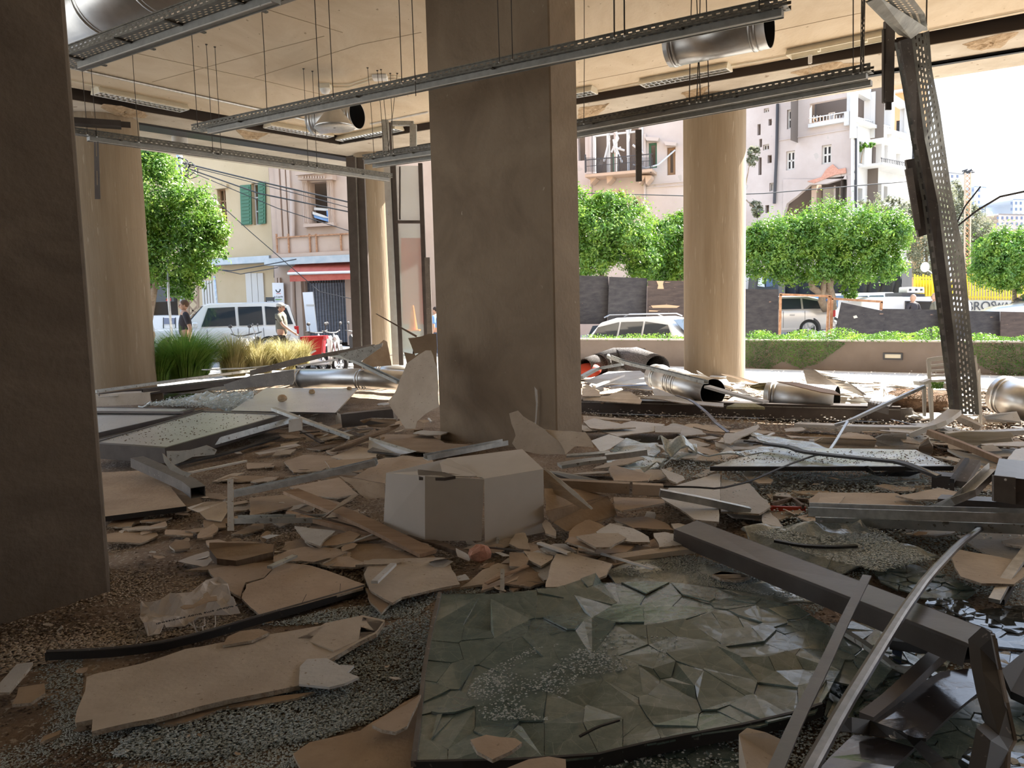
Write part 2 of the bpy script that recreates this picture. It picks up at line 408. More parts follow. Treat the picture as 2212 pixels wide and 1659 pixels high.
mb = MB(); q = [K[3] + (fara(3) - K[3]) * .9, K[3], K[3] + (farb(3) - K[3]) * .9]; mb.prism([(q[0].x, q[0].y, .006), (q[1].x, q[1].y, .006), (q[2].x, q[2].y, .006), (q[2].x + 3.2, q[2].y + 4.4, .006), (K[3].x + 1.5, K[3].y + 2.6, .006), (q[0].x - 2.5, q[0].y + 3.2, .006)], (0, 0, .03)); struct('terrace_floor', mb, 'paving')
# columns
def colquad(name, tl, tr, sd, zt=ZC + .05, m='column_concrete', base=None, depth=None, label=None):
    pass
# near left column: front face from far left to the pixel edge 238, base line (0,1345)-(238,1280)
def poly_column(name, label, base, m, zt=ZC + .02, chamfer=.015):
    mb = MB(); n = len(base); ring = []
    for i in range(n):
        p, q, r_ = Vector(base[i - 1]), Vector(base[i]), Vector(base[(i + 1) % n])
        ring.append(q + (p - q).normalized() * chamfer); ring.append(q + (r_ - q).normalized() * chamfer)
    n = len(ring); L = 14; o = 0
    for k_ in range(L + 1):
        z = -.05 + (zt + .05) * k_ / L
        for q in ring: mb.v.append((q.x, q.y, z))
    for k_ in range(L):
        for j in range(n): mb.f.append((k_*n + j, k_*n + (j+1) % n, (k_+1)*n + (j+1) % n, (k_+1)*n + j)); mb.mi.append(0)
    mb.f.append(tuple(L*n + j for j in range(n))); mb.mi.append(0)
    return one(name, label, 'column', mb, m)
p0, p1 = G(238, 1280).xy, G(0, 1347).xy
d = (p1 - p0).normalized(); nn = Vector((-d.y, d.x));  nn = nn if nn.y > 0 else -nn
e = p0 + d * 2.2
side = Vector((p0.x, p0.y)).normalized()                   # the side face is seen nearly edge-on
s2 = (side + Vector((.012, 0))).normalized()
poly_column('concrete_column', 'dark rectangular concrete column at the left edge of the photo', [p0, p0 + s2 * .55, e + s2 * .55, e], 'column_dark')
a_, b_, c_ = G(950, 947).xy, G(1204, 974).xy, G(1259, 958).xy
dd = (a_ - b_); poly_column('concrete_column', 'broad brown rectangular concrete column in the middle of the room', [b_, c_, c_ + dd, a_], 'column_concrete')
def round_column(name, label, pxl, pxr, py, d_, m, rings=()):
    l, r_ = D(pxl, py, d_), D(pxr, py, d_); rad = (r_ - l).length / 2; c = (l + r_) / 2
    mb = MB(); prof = [(rad, -.2)]
    for zr in rings: prof += [(rad, zr - .03), (rad + .012, zr), (rad, zr + .03)]
    prof.append((rad, ZC)); mb.lathe(prof, n=64, T=Matrix.Translation((c.x, c.y, 0)))
    return one(name, label, 'column', mb, m, smooth=50), c, rad
RC1 = round_column('round_column', 'round streaked concrete column behind the dark left column', 158, 313, 560, 15.2, 'column_streaked', rings=(3.22,))
RC2 = round_column('round_column', 'pale brown round concrete column standing before the planter wall', 1478, 1608, 520, 14.8, 'column_streaked')
RC3 = round_column('round_column', 'narrow streaked concrete column behind the facade mullions', 774, 846, 560, 19.2, 'column_streaked')
# exterior ground
mb = MB()
def street(x, y):
    if x < 1.5: return -.03 if y < 60 else -.03
    t = min(1, max(0, (y - 22) / 8)); return -.4 + .6 * t
k = K[4]
gx = MB(); grid(gx, -60, 90, 9, 140, 150, 140, lambda x, y: ((-.06 + .18 * min(1, max(0, (y - 17.5)) / 1.5)) if x < 0 else (-.06 - .36 * min(1, x / 4) * min(1, max(0, (y - 17.6)) / 1.0) + .55 * min(1, max(0, (y - 23) / 8)) * min(1, x / 4))))
struct('ground_street', gx, 'asphalt')
# ------------------------------------------------------------------ overhead: cable trays, rods, lamps, ducts
def perf(mb, La, Lb, rows, period=.045, frac=.6, rfrac=.45, mi=0, edge=.12):
    """perforated sheet between two polylines: real slots, staggered from row to row"""
    La = [Vector(p) for p in La]; Lb = [Vector(p) for p in Lb]
    seg = [(La[i+1] - La[i]).length for i in range(len(La) - 1)]; tot = sum(seg)
    n = max(2, int(tot / period)) * 2
    def at(Lx, t):
        d = t * tot
        for i, s_ in enumerate(seg):
            if d <= s_ or i == len(seg) - 1: return Lx[i].lerp(Lx[i+1], min(1, d / s_))
            d -= s_
    ts = [i / n for i in range(n + 1)]
    vs_ = [0.0]; pitch = (1 - 2 * edge) / rows
    for r_ in range(rows):
        vs_ += [edge + pitch * (r_ + .5 - rfrac / 2), edge + pitch * (r_ + .5 + rfrac / 2)]
    vs_.append(1.0)
    o = len(mb.v); W = len(vs_)
    for t in ts:
        a, b = at(La, t), at(Lb, t)
        for v in vs_: mb.v.append(tuple(a.lerp(b, v)))
    for i in range(n):
        for j in range(W - 1):
            hole = (j % 2 == 1) and ((i + (j // 2)) % 2 == 0)
            if hole: continue
            q = o + i * W + j; mb.f.append((q, q + 1, q + W + 1, q + W)); mb.mi.append(mi)
def tray(label, a, b, z, width=.16, h=.065, rows=2, nbox=1, group='perforated cable trays hung on rods', period=.07, below=.055, lip=True, near=-1):
    pa, pb = G(*a, z), G(*b, z); d = (pb - pa); d.z = 0; d.normalize(); n = Vector((-d.y, d.x, 0))
    if n.y < 0: n = -n
    t = thing('cable_tray', label, 'cable tray', (pa + pb) / 2, group); t['_w'] = tuple(t.location)
    up = Vector((0, 0, 1))
    mb = MB(); perf(mb, [pa + up*h, pb + up*h], [pa, pb], rows, period); link('near_side_wall', mb, 'tray_metal', t, solid=.0018)
    mb = MB(); perf(mb, [pa, pb], [pa + n*width, pb + n*width], max(2, int(width / .04)), period); link('tray_bottom', mb, 'tray_metal_lit', t, solid=.0018)
    mb = MB(); perf(mb, [pa + n*width, pb + n*width], [pa + n*width + up*h, pb + n*width + up*h], 2, period); link('far_side_wall', mb, 'tray_metal', t, solid=.0018)
    mb = MB(); mb.sweep([(-.004, 0), (.008, 0), (.008, .01), (-.004, .01)], [pa + up*h, pb + up*h]); mb.sweep([(-.008, 0), (.004, 0), (.004, .01), (-.008, .01)], [pa + up*h + n*width, pb + up*h + n*width]); link('rolled_lip', mb, 'tray_metal', t)
    for k in range(nbox):
        off = n * (width * .55 + k * .19) - up * .004
        e0 = .25 if nbox == 1 else .0
        mb = MB(); q0, q1 = pa + d * e0 + off - up*(below/2 + k*.03), pb - d * .05 + off - up*(below/2 + k*.03)
        mb.sweep([(-.045, -below/2), (-.035, -below/2), (-.035, -below/2 + .006), (.035, -below/2 + .006), (.035, -below/2), (.045, -below/2), (.045, below/2), (-.045, below/2)], [q0, q1])
        link('trunking', mb, 'trunk_metal', t)
        mb = MB(); mb.sweep(rect(.012, .006), [q0 - n*.04 - up*(below/2 + .002), q1 - n*.04 - up*(below/2 + .002)]); link('edge_strip', mb, 'white_paint', t)
    L_ = (pb - pa).length
    for s_ in (.12, .38, .62, .88):
        mb = MB(); q = pa + d * (L_ * s_) + n * (width / 2)
        mb.sweep(rect(.03, .012), [q - n*(width/2 + .02) - up*.008, q + n*(width/2 + .02) - up*.008]); link('cross_bracket', mb, 'tray_metal', t)
    return t, pa, pb, n
T1 = tray('longest perforated tray, crossing in front of the middle column', (414, 282), (1700, 10), 3.9, width=.15)
T2 = tray('perforated tray ending beside the sagging tray, right of the middle column', (1215, 277), (1880, 152), 3.9, nbox=2, width=.15)
T3 = tray('low perforated tray crossing the left round column', (150, 286), (848, 384), 3.9, width=.13)
T4 = tray('wide perforated tray in the top left corner, below the round duct', (100, 135), (560, -32), 3.9, width=.34, h=.07)
T5 = tray('short perforated tray end between mullions and middle column', (783, 345), (960, 318), 3.9, nbox=2, width=.15)
# short dark tray end, far left
t = thing('dark_tray', 'short dark metal channel end beside the left column, above the low tray', 'metal channel', G(215, 275, 4.0))
mb = MB(); mb.sweep(chan(.22, .07, .006), [G(140, 268, 4.0), G(262, 276, 4.0)]); link('channel', mb, 'dark_alu', t)
mb = MB(); p_ = G(262, 275, 4.0); mb.box(-.11, .11, -.004, .004, 0, .075, T=Matrix.Translation(p_) @ Matrix.Rotation(.5, 4, 'Z')); link('end_plate', mb, 'dark_alu', t)

ORD = 'first second third fourth fifth sixth seventh eighth ninth tenth eleventh'.split()
def rod(px, py, zb=3.9, top=None, slant=(0, 0), r=.0045, below=0, lab=None):
    b = G(px, py, zb); tp = Vector((b.x + slant[0], b.y + slant[1], ZC)) if top is None else G(*top, ZC)
    t = thing('threaded_rod', lab or 'thin threaded rod of the cluster at the short tray beside the white facade post', 'rod', b, 'threaded rods hanging from the ceiling')
    mid = b.lerp(tp, .5) + Vector((rnd(-.006, .006), rnd(-.01, .01), 0))
    mb = MB(); mb.tube([tp, mid, b - Vector((0, 0, below))], r, 6); link('shaft', mb, 'rod', t)
    mb = MB(); mb.lathe([(.0001, -.012), (.011, -.012), (.011, .0), (.0001, .0)], 6, T=Matrix.Translation(b + Vector((0, 0, -.004)))); link('nut', mb, 'galv', t)
    mb = MB(); mb.lathe([(.0001, -.012), (.014, -.012), (.018, .0), (.0001, .0)], 8, T=Matrix.Translation(tp)); link('anchor', mb, 'rod', t)
for i, a in enumerate(((427, 276), (577, 243), (690, 216), (720, 210), (868, 178), (897, 172), (1079, 133), (1107, 127), (1327, 80), (1349, 75), (1640, 20))): rod(*a, 3.9, r=.007 if i > 7 else .0045, below=.16 if i == 5 else 0, lab=ORD[i] + ' threaded rod from the left holding the longest tray')
for i, a in enumerate(((189, 290), (209, 294), (300, 306), (460, 329), (478, 332), (666, 358), (685, 361))): rod(*a, 3.9, lab=ORD[i] + ' threaded rod from the left holding the low left tray')
for a, tp in (((808, 337), (794, 146)), ((830, 335), (815, 152)), ((841, 331), (823, 150)), ((850, 330), (843, 158)), ((838, 333), (858, 158))): rod(*a, 3.9, top=tp)
rod(1261, 266, 3.9, slant=(.02, -.1), lab='curved thin rod dropping just right of the middle column')
for i, a in enumerate(((1489, 222), (1505, 219), (1513, 218), (1531, 215), (1843, 158), (1858, 156), (1866, 154))): rod(*a, 3.9, slant=(rnd(-.06, .06), rnd(-.1, .1)), r=.006, lab=(ORD[i] + ' rod of the four in front of the silver duct, counted from the left') if i < 4 else (ORD[i-4] + ' rod of the three at the right end of the double tray'))
# punched strap beside tray 2
b_ = G(1862, 156, 3.93); mb = MB()
w_ = Vector((.022, 0, 0)); perf(mb, [b_ - w_, Vector((b_.x, b_.y, ZC)) - w_], [b_ + w_, Vector((b_.x, b_.y, ZC)) + w_], 2, .05, rfrac=.5)
one('punched_strap', 'zigzag punched metal strap hanging above the right end of the tray', 'strap', mb, 'tray_metal', solid=.002)

# ---- lamps
def lamp(label, a, b, wid=.30, louver=True, hang=0.0):
    pa, pb = G(*a, ZC - .1), G(*b, ZC - .1); d = pb - pa; L_ = d.length; d.normalize(); ang = math.atan2(d.y, d.x)
    c = (pa + pb) / 2; t = thing('fluorescent_lamp', label, 'ceiling lamp', (c.x, c.y, ZC - .1), 'fluorescent lamps on the ceiling')
    T = Matrix.Translation((c.x, c.y, ZC)) @ Matrix.Rotation(ang, 4, 'Z')
    mb = MB(); h = -.1
    # tapered housing: wide at the bottom, open below
    pr = [(-wid/2 + .05, 0), (-wid/2, h + .02), (-wid/2, h), (-wid/2 + .012, h), (-wid/2 + .012, h + .02), (-wid/2 + .055, -.01), (wid/2 - .055, -.01), (wid/2 - .012, h + .02), (wid/2 - .012, h), (wid/2, h), (wid/2, h + .02), (wid/2 - .05, 0)]
    mb.sweep(pr, [T @ Vector((-L_/2, 0, 0)), T @ Vector((L_/2, 0, 0))]); link('housing', mb, 'lamp_cream', t)
    for s_ in (-1, 1):
        mb = MB(); mb.prism([T @ Vector((s_*L_/2, y, z)) for y, z in ((-wid/2 + .05, 0), (wid/2 - .05, 0), (wid/2, h + .02), (wid/2, h), (-wid/2, h), (-wid/2, h + .02))], T.to_3x3() @ Vector((s_*.012, 0, 0))); link('end_cap', mb, 'lamp_cream', t)
    if louver:
        fr = link('louver', MB().box(-L_/2, L_/2, -wid/2 + .012, -wid/2 + .024, h - .006, h + .01, T=T).box(-L_/2, L_/2, wid/2 - .024, wid/2 - .012, h - .006, h + .01, T=T).box(-L_/2, L_/2, -.006, .006, h - .004, h + .02, T=T).box(-L_/2, -L_/2+.012, -wid/2 + .012, wid/2 - .012, h - .006, h + .01, T=T).box(L_/2-.012, L_/2, -wid/2 + .012, wid/2 - .012, h - .006, h + .01, T=T), 'lamp_white', t)
        n = int(L_ / .09)
        for i in range(1, n):
            x = -L_/2 + L_ * i / n; mb = MB()
            mb.add([T @ Vector(q) for q in ((x - .004, -wid/2 + .02, h - .002), (x + .004, -wid/2 + .02, h - .002), (x + .004, wid/2 - .02, h - .002), (x - .004, wid/2 - .02, h - .002), (x - .018, -wid/2 + .03, h + .045), (x + .018, -wid/2 + .03, h + .045), (x + .018, wid/2 - .03, h + .045), (x - .018, wid/2 - .03, h + .045))], [(0, 3, 2, 1), (4, 5, 6, 7), (0, 1, 5, 4), (2, 3, 7, 6), (1, 2, 6, 5), (3, 0, 4, 7)])
            s = link('louver_blade', mb, 'lamp_louver', t)
        for y in (-.07, .07):
            mb = MB(); mb.tube([T @ Vector((-L_/2 + .03, y, -.05)), T @ Vector((L_/2 - .03, y, -.05))], .013, 8); link('fluorescent_tube', mb, 'lamp_white', t, smooth=True)
    else:
        for x in (-.2, .25):
            mb = MB(); mb.box(L_*x - .02, L_*x + .02, -.03, .03, h + .0, h + .05, T=T); link('lamp_holder', mb, 'lamp_cream', t)
        mb = MB(); mb.box(-L_/2, L_/2, -.05, .05, -.05, -.02, T=T); link('spine', mb, 'lamp_cream', t)
    return t
lamp('fluorescent lamp with silver louver beside the left column top', (207, 202), (398, 240))
lamp('fluorescent lamp left of the cone diffuser, behind the long tray', (578, 274), (712, 297))
lamp('fluorescent lamp right of the cone diffuser, near the recess corner', (736, 305), (862, 280))
lamp('fluorescent lamp end just right of the middle column', (1205, 214), (1283, 200))
lamp('fluorescent lamp under the silver duct, right of the middle column', (1388, 186), (1575, 151))
lamp('stripped fluorescent lamp housing without louver beside the sagging tray', (1705, 124), (1930, 79), louver=False)
# ---- ducts
def duct(label, path, r, seams, group='round metal ventilation ducts'):
    path = [Vector(p) for p in path]; c = path[0]
    t = thing('round_duct', label, 'duct', c, group)
    mb = MB(); mb.tube(path, r, 40, cap=False); link('pipe', mb, 'duct', t, smooth=True, solid=.004)
    mb = MB(); mb.tube(path, r * .965, 32, cap=False); link('inner_wall', mb, 'duct_inside', t, smooth=True)
    L_ = path[-1] - path[0]
    for s_ in seams:
        p = path[0] + L_ * s_; e = L_.normalized() * .012
        mb = MB(); mb.tube([p - e*1.6, p - e, p + e, p + e*1.6], [r, r + .012, r + .012, r], 40, cap=False); link('seam_ring', mb, 'duct', t, smooth=True)
        mb = MB(); p2 = p + e*4.5; mb.tube([p2 - e*1.3, p2 - e*.5, p2 + e*.5, p2 + e*1.3], [r, r + .008, r + .008, r], 40, cap=False); link('seam_ring', mb, 'duct', t, smooth=True)
    return t
duct('large silver duct in the top left corner above the wide tray', [G(80, 66, 4.85), G(420, -90, 4.85)], .36, (.2, .48, .8))
duct('silver duct with open dark end, under the ceiling right of the middle column', [G(1446, 98, 4.55), G(1662, 53, 4.55)], .24, (.05, .86))
t = duct('silver duct stub carrying a cone diffuser, left of the middle column', [G(676, 262, 4.75), G(772, 248, 4.75)], .22, (.08, .9))
c = G(722, 262, 4.5); cn = thing('cone_diffuser', 'silver cone shaped air diffuser hanging from the duct stub', 'diffuser', c)
mb = MB(); mb.lathe([(.02, .28), (.09, .2), (.29, -.06), (.30, -.09)], 32, T=Matrix.Translation(c)); link('cone', mb, 'duct', cn, smooth=50, solid=.004)
mb = MB(); mb.lathe([(.30, -.09), (.315, -.10), (.30, -.115), (.02, -.1)], 32, T=Matrix.Translation(c)); link('face_plate', mb, 'galv', cn, smooth=50)
# ---- conduits, smoke detector, junction boxes
def conduit(label, pts, z, r=.012, m='lamp_cream', grp='surface conduits on the ceiling'):
    mb = MB(); mb.tube([G(x, y, z) for x, y in pts], r, 6); return one('conduit', label, 'conduit', mb, m, grp)
conduit('metal rail on the ceiling along the left facade', [(140, 144), (560, 236), (700, 268)], ZC - .02, .02, 'galv')
conduit('thin conduit feeding the left fluorescent lamp', [(140, 172), (215, 187)], ZC - .02)
conduit('cream conduit on the ceiling from the middle column to the lamp under the duct', [(1249, 206), (1390, 178)], ZC - .02)
conduit('cream conduit on the ceiling between the two lamps right of the duct', [(1580, 142), (1720, 117)], ZC - .02)
conduit('cream conduit along the ceiling edge in the top right corner', [(2005, 66), (2140, 38), (2260, 14)], ZC - .02)
conduit('thin cream trunking strip running right of the cone diffuser', [(800, 268), (925, 242)], ZC - .015, .02, 'white_paint')
for i, (ya, yb) in enumerate(((182, 168), (188, 174))):
    conduit(('upper', 'lower')[i] + ' of two parallel conduits between detector and junction box', [(712, ya), (755, ya), (810, yb - 3), (850, yb - 4), (866, yb)], ZC - .015, .009, 'lamp_cream')
c = G(702, 183, ZC); t = thing('smoke_detector', 'round white detector on a square base above the long tray', 'detector', c)
mb = MB(); mb.box(-.1, .1, -.1, .1, -.07, 0, T=Matrix.Translation(c)); link('base_box', mb, 'lamp_cream', t)
mb = MB(); mb.lathe([(.001, -.16), (.06, -.14), (.085, -.1), (.085, -.07)], 20, T=Matrix.Translation(c)); link('dome', mb, 'lamp_white', t, smooth=True)
c = G(821, 163, ZC); mb = MB(); mb.bevbox(-.12, .12, -.09, .09, -.07, 0, .01, T=Matrix.Translation(c)); one('junction_box', 'small white junction box on the ceiling beside the middle column', 'junction box', mb, 'lamp_white')
# downpipe stub under the outer soffit, left
c = G(388, 296, ZC - .15); mb = MB(); mb.lathe([(.16, 0), (.16, -.3), (.15, -.32), (.001, -.32)], 24, T=Matrix.Translation(c)); one('pipe_stub', 'short white drain pipe stub under the left soffit', 'pipe', mb, 'white_paint', smooth=50)
# duct tee hanging: short black strap box with wires (right)
c = G(1750, 128, 5.0); t = thing('hanging_connector', 'small white connector with loose wires dangling over the right tray', 'connector', c)
mb = MB(); mb.bevbox(-.025, .025, -.02, .02, -.06, .06, .005, T=Matrix.Translation(c)); link('connector_body', mb, 'lamp_white', t)
for s_ in (-1, 1):
    mb = MB(); mb.tube([c + Vector((s_*.012, 0, -.06)), c + Vector((s_*.02, 0, -.14)), c + Vector((s_*-.01, 0, -.2)), c + Vector((s_*.02, 0, -.17))], .003, 5); link('wire', mb, 'lamp_cream', t)

# ---- the sagging bent tray on the right
t = thing('sagging_cable_tray', 'bent perforated tray hanging from the ceiling down to the floor at the right', 'cable tray', D(2020, 300, 7.6))
zt = [(1868, -14, 1960, -20, 6.2), (1905, 28, 1998, 30, 6.6), (1944, 70, 2004, 66, 7.2)]
dn = [(1975, 80, 2007, 66, 7.25), (1986, 170, 2013, 150, 7.3), (2003, 300, 2030, 236, 7.4), (2032, 440, 2056, 419, 7.7), (2050, 590, 2083, 552, 7.9), (2066, 720, 2096, 700, 8.1), (2074, 820, 2110, 819, 8.2), (2080, 894, 2115, 896, 8.3)]
dn = [(l - 6, yl, r_, yr, d_) for l, yl, r_, yr, d_ in dn]
mb = MB(); perf(mb, [D(a, b, e) for a, b, c, d, e in dn], [D(c, d, e) for a, b, c, d, e in dn], 4, .062, rfrac=.4); link('perforated_face', mb, 'tray_bent', t, solid=.002)
mb = MB(); perf(mb, [D(c, d, e) for a, b, c, d, e in dn], [D(c, d, e) + Vector((.01, .10, 0)) for a, b, c, d, e in dn], 1, .09); link('right_side_wall', mb, 'tray_metal', t, solid=.002)
# smooth channel to the left of the slots
lf = [(1944, 88, 1969, 80, 7.2), (1962, 190, 1980, 170, 7.25), (1980, 300, 1997, 300, 7.35), (2004, 430, 2026, 440, 7.65), (2022, 560, 2044, 590, 7.85), (2040, 700, 2060, 720, 8.05), (2054, 812, 2068, 820, 8.15), (2064, 894, 2074, 895, 8.25)]
mb = MB()
for i in range(len(lf) - 1):
    a, b = lf[i], lf[i+1]
    P = [D(a[0], a[1], a[4] - .05), D(a[2], a[3], a[4] - .05), D(b[2], b[3], b[4] - .05), D(b[0], b[1], b[4] - .05)]
    mb.prism(P, (0, .07, 0))
link('trunking', mb, 'dark_alu_dusty', t)
mb = MB(); perf(mb, [D(a[0] - 12, a[1] + 4, a[4]) for a in lf], [D(a[0] + 2, a[1] + 2, a[4] - .03) for a in lf], 1, .12, rfrac=.5, edge=.2); link('left_side_wall', mb, 'tray_bent', t, solid=.002)
mb = MB(); perf(mb, [D(a, b, e) for a, b, c, d, e in zt], [D(c, d, e + .2) for a, b, c, d, e in zt], 5, .05, rfrac=.35); link('upper_run', mb, 'tray_bent', t, solid=.002)
mb = MB(); mb.prism([D(1872, 6, 6.2), D(1900, -6, 6.2), D(2002, 60, 7.1), D(1968, 84, 7.1), D(1942, 76, 7.0)], (0, .03, .02)); link('upper_trunking', mb, 'tray_bent', t)
rod(2001, 52, 4.35, r=.008, lab='single rod holding the bend of the sagging tray')
# grey plates and hanging trunking beside it
mb = MB(); mb.prism([D(1957, 345, 7.5), D(1988, 340, 7.5), D(2012, 504, 7.8), D(1985, 512, 7.8)], (0, .03, 0)); mb.prism([D(1956, 366, 7.45), D(1971, 362, 7.45), D(1990, 494, 7.72), D(1979, 498, 7.72)], (0, .02, 0))
one('trunking_cover', 'loose grey metal cover hanging left of the sagging tray', 'metal cover', mb, 'dark_alu_dusty')
t = thing('hanging_trunking', 'short grey trunking hanging straight down beside the sagging tray', 'trunking', D(1915, 140, 7.4))
hollow(m_ := MB(), .085, .05, .004, [D(1921, 45, 7.4), D(1918, 222, 7.5)], up=Vector((0, 1, 0))); link('trunking', m_, 'dark_alu_dusty', t)
mb = MB(); mb.prism([D(1909, 62, 7.38), D(1914, 62, 7.38), D(1914, 222, 7.48), D(1909, 220, 7.48)], (0, .04, 0)); link('flange', mb, 'dark_alu', t)
mb = MB(); mb.prism([D(1914, 220, 7.46), D(1926, 220, 7.46), D(1926, 237, 7.48), D(1914, 237, 7.48)], (0, .02, 0)); link('tongue', mb, 'dark_alu', t)
# hanging pieces: strap on the round column, trunk in front of the balcony house
mb = MB(); perf(mb, [D(203, 306, 10.2), D(205, 430, 10.4)], [D(213, 306, 10.2), D(217, 430, 10.4)], 1, .35, rfrac=.3, edge=.2)
one('perforated_strap', 'dark perforated strap hanging in front of the left round column', 'strap', mb, 'dark_alu', solid=.006)
hollow(m_ := MB(), .065, .05, .004, [D(1379, 280, 9.2), D(1380, 392, 9.3)], up=Vector((0, 1, 0)))
one('hanging_duct_end', 'short cream trunking hanging vertically before the house with balcony', 'trunking', m_, 'dark_alu_dusty')

# ------------------------------------------------------------------ facade remains at the corner
def post(name, parent, l, r_, y0, y1, d_, dep, m, l2=None, r2=None):
    l2 = l if l2 is None else l2; r2 = r_ if r2 is None else r2
    mb = MB(); mb.prism([D(l, y0, d_), D(r_, y0, d_), D(r2, y1, d_), D(l2, y1, d_)], (0, dep, 0)); return link(name, mb, m, parent)
t = thing('corner_mullion', 'pair of dark aluminium facade posts at the far corner', 'facade post', D(770, 760, 17.4))
post('post', t, 747, 766, 338, 800, 17.4, .15, 'dark_alu', 764, 781)
post('post', t, 768, 785, 340, 800, 17.5, .15, 'dark_alu', 784, 804)
post('gasket', t, 765.5, 768.5, 340, 800, 17.45, .1, 'galv', 780, 784)
t = thing('white_facade_post', 'pale grey upright facade post right of the dark posts', 'facade post', D(840, 780, 16.6))
post('post', t, 824, 838, 262, 788, 16.6, .14, 'white_paint', 848, 862)
post('flange', t, 838, 844, 262, 788, 16.62, .1, 'dark_alu', 861, 867)
t = thing('facade_window', 'narrow facade window with one crossbar still holding glass', 'window', D(885, 780, 16.4))
post('frame_post', t, 846, 854, 352, 790, 16.4, .09, 'dark_alu', 862, 871)
post('frame_post', t, 903, 912, 352, 790, 16.4, .09, 'dark_alu', 918, 928)
post('crossbar', t, 854, 908, 476, 482, 16.38, .1, 'dark_alu')
post('frame_post', t, 862, 865, 360, 474, 16.43, .05, 'dark_alu')
mat('window_glass', (.62, .72, .70), .02, spec=1.0, alpha=.38)
post('pane', t, 855, 904, 358, 476, 16.44, .01, 'window_glass', 860, 908)
post('pane', t, 860, 908, 482, 788, 16.44, .01, 'window_glass', 870, 917)
t = thing('grey_facade_panel', 'grey metal facade panel standing beside the window', 'panel', D(922, 700, 16.2))
post('panel', t, 917, 928, 556, 792, 16.2, .05, 'dark_alu_dusty', 925, 937)
# broken beam bits beside the middle column top
t = thing('bracket_frame', 'pale steel bracket frame under the ceiling left of the middle column', 'bracket', D(880, 300, 15))
post('arm', t, 844, 893, 261, 270, 14.8, .1, 'galv_dull'); post('drop', t, 885, 899, 268, 318, 14.8, .12, 'galv_dull'); post('drop', t, 824, 838, 258, 335, 14.8, .1, 'galv_dull', 827, 841)
# ------------------------------------------------------------------ outside: foliage, buildings, cars, people
def leafmat(name, c1, c2, c3):
    m = bpy.data.materials.new(name); m.use_nodes = True; MATS[name] = m; t = m.node_tree; N = t.nodes; L = t.links
    N.remove(N['Principled BSDF']); out = N['Material Output']
    g = N.new('ShaderNodeNewGeometry'); n = N.new('ShaderNodeTexNoise'); n.inputs['Scale'].default_value = 2.2; n.inputs['Detail'].default_value = 8; n.inputs['Roughness'].default_value = .8
    L.new(g.outputs['Position'], n.inputs['Vector']); r = N.new('ShaderNodeValToRGB'); e = r.color_ramp.elements
    e[0].position = .36; e[0].color = (*c1, 1); e[1].position = .66; e[1].color = (*c3, 1); k = e.new(.5); k.color = (*c2, 1)
    L.new(n.outputs[0], r.inputs[0]); d = N.new('ShaderNodeBsdfDiffuse'); tr = N.new('ShaderNodeBsdfTranslucent'); gl = N.new('ShaderNodeBsdfGlossy'); gl.inputs['Roughness'].default_value = .45
    L.new(r.outputs[0], d.inputs[0]); L.new(r.outputs[0], tr.inputs[0]); mx = N.new('ShaderNodeMixShader'); mx.inputs[0].default_value = .42
    L.new(d.outputs[0], mx.inputs[1]); L.new(tr.outputs[0], mx.inputs[2]); m2 = N.new('ShaderNodeMixShader'); m2.inputs[0].default_value = .05
    L.new(mx.outputs[0], m2.inputs[1]); L.new(gl.outputs[0], m2.inputs[2]); L.new(m2.outputs[0], out.inputs[0])
leafmat('leaf', (.035, .11, .015), (.13, .28, .03), (.42, .56, .08)); leafmat('leaf_dark', (.03, .08, .018), (.08, .18, .03), (.17, .32, .05))
leafmat('leaf_dry', (.16, .17, .10), (.26, .27, .17), (.38, .38, .26)); leafmat('blade_green', (.10, .22, .03), (.20, .38, .06), (.36, .5, .12)); leafmat('blade_straw', (.34, .32, .12), (.55, .5, .24), (.75, .7, .45))
for n_ in ('leaf', 'leaf_dark', 'leaf_dry'): pass
RN = np.random.RandomState(5)
def leafmesh(name, cen, nrm, size, matn, parent=None, asp=.42, bend=.15):
    """many small leaf blades as one mesh; cen (N,3), nrm (N,3)"""
    N_ = len(cen); nrm = nrm / (np.linalg.norm(nrm, axis=1, keepdims=True) + 1e-9)
    r = RN.normal(size=(N_, 3)); a = np.cross(nrm, r); a /= np.linalg.norm(a, axis=1, keepdims=True) + 1e-9; b = np.cross(nrm, a)
    s = (size * .78 * RN.uniform(.6, 1.35, N_))[:, None]
    v = np.stack([cen - a*s*.5, cen - b*s*asp*.5 + nrm*s*bend*.3, cen + a*s*.5, cen + b*s*asp*.5 + nrm*s*bend*.3], 1).reshape(-1, 3)
    org = np.array(parent['_w']) if parent is not None else np.array([0, 0, 0.])
    me = bpy.data.meshes.new(name); me.vertices.add(N_*4); me.vertices.foreach_set('co', (v - org).ravel().astype(np.float32))
    me.loops.add(N_*4); me.loops.foreach_set('vertex_index', np.arange(N_*4, dtype=np.int32)); me.polygons.add(N_)
    me.polygons.foreach_set('loop_start', np.arange(0, N_*4, 4, dtype=np.int32)); me.polygons.foreach_set('loop_total', np.full(N_, 4, dtype=np.int32))
    me.update(calc_edges=True); me.validate(); me.materials.append(MATS[matn]); o = bpy.data.objects.new(name, me); C.objects.link(o)
    if parent is not None: o.parent = parent
    return o
def blobs_px(lst, d):
    """[(px, py, rx, ry)] in the photograph at distance d -> [(centre, radii)]"""
    out = []
    for b in lst:
        dd = b[4] if len(b) > 4 else d; c = D(b[0], b[1], dd); out.append((c, (b[2]*dd/F, min(b[2], b[3]*1.2)*dd/F, b[3]*dd/F)))
    return out
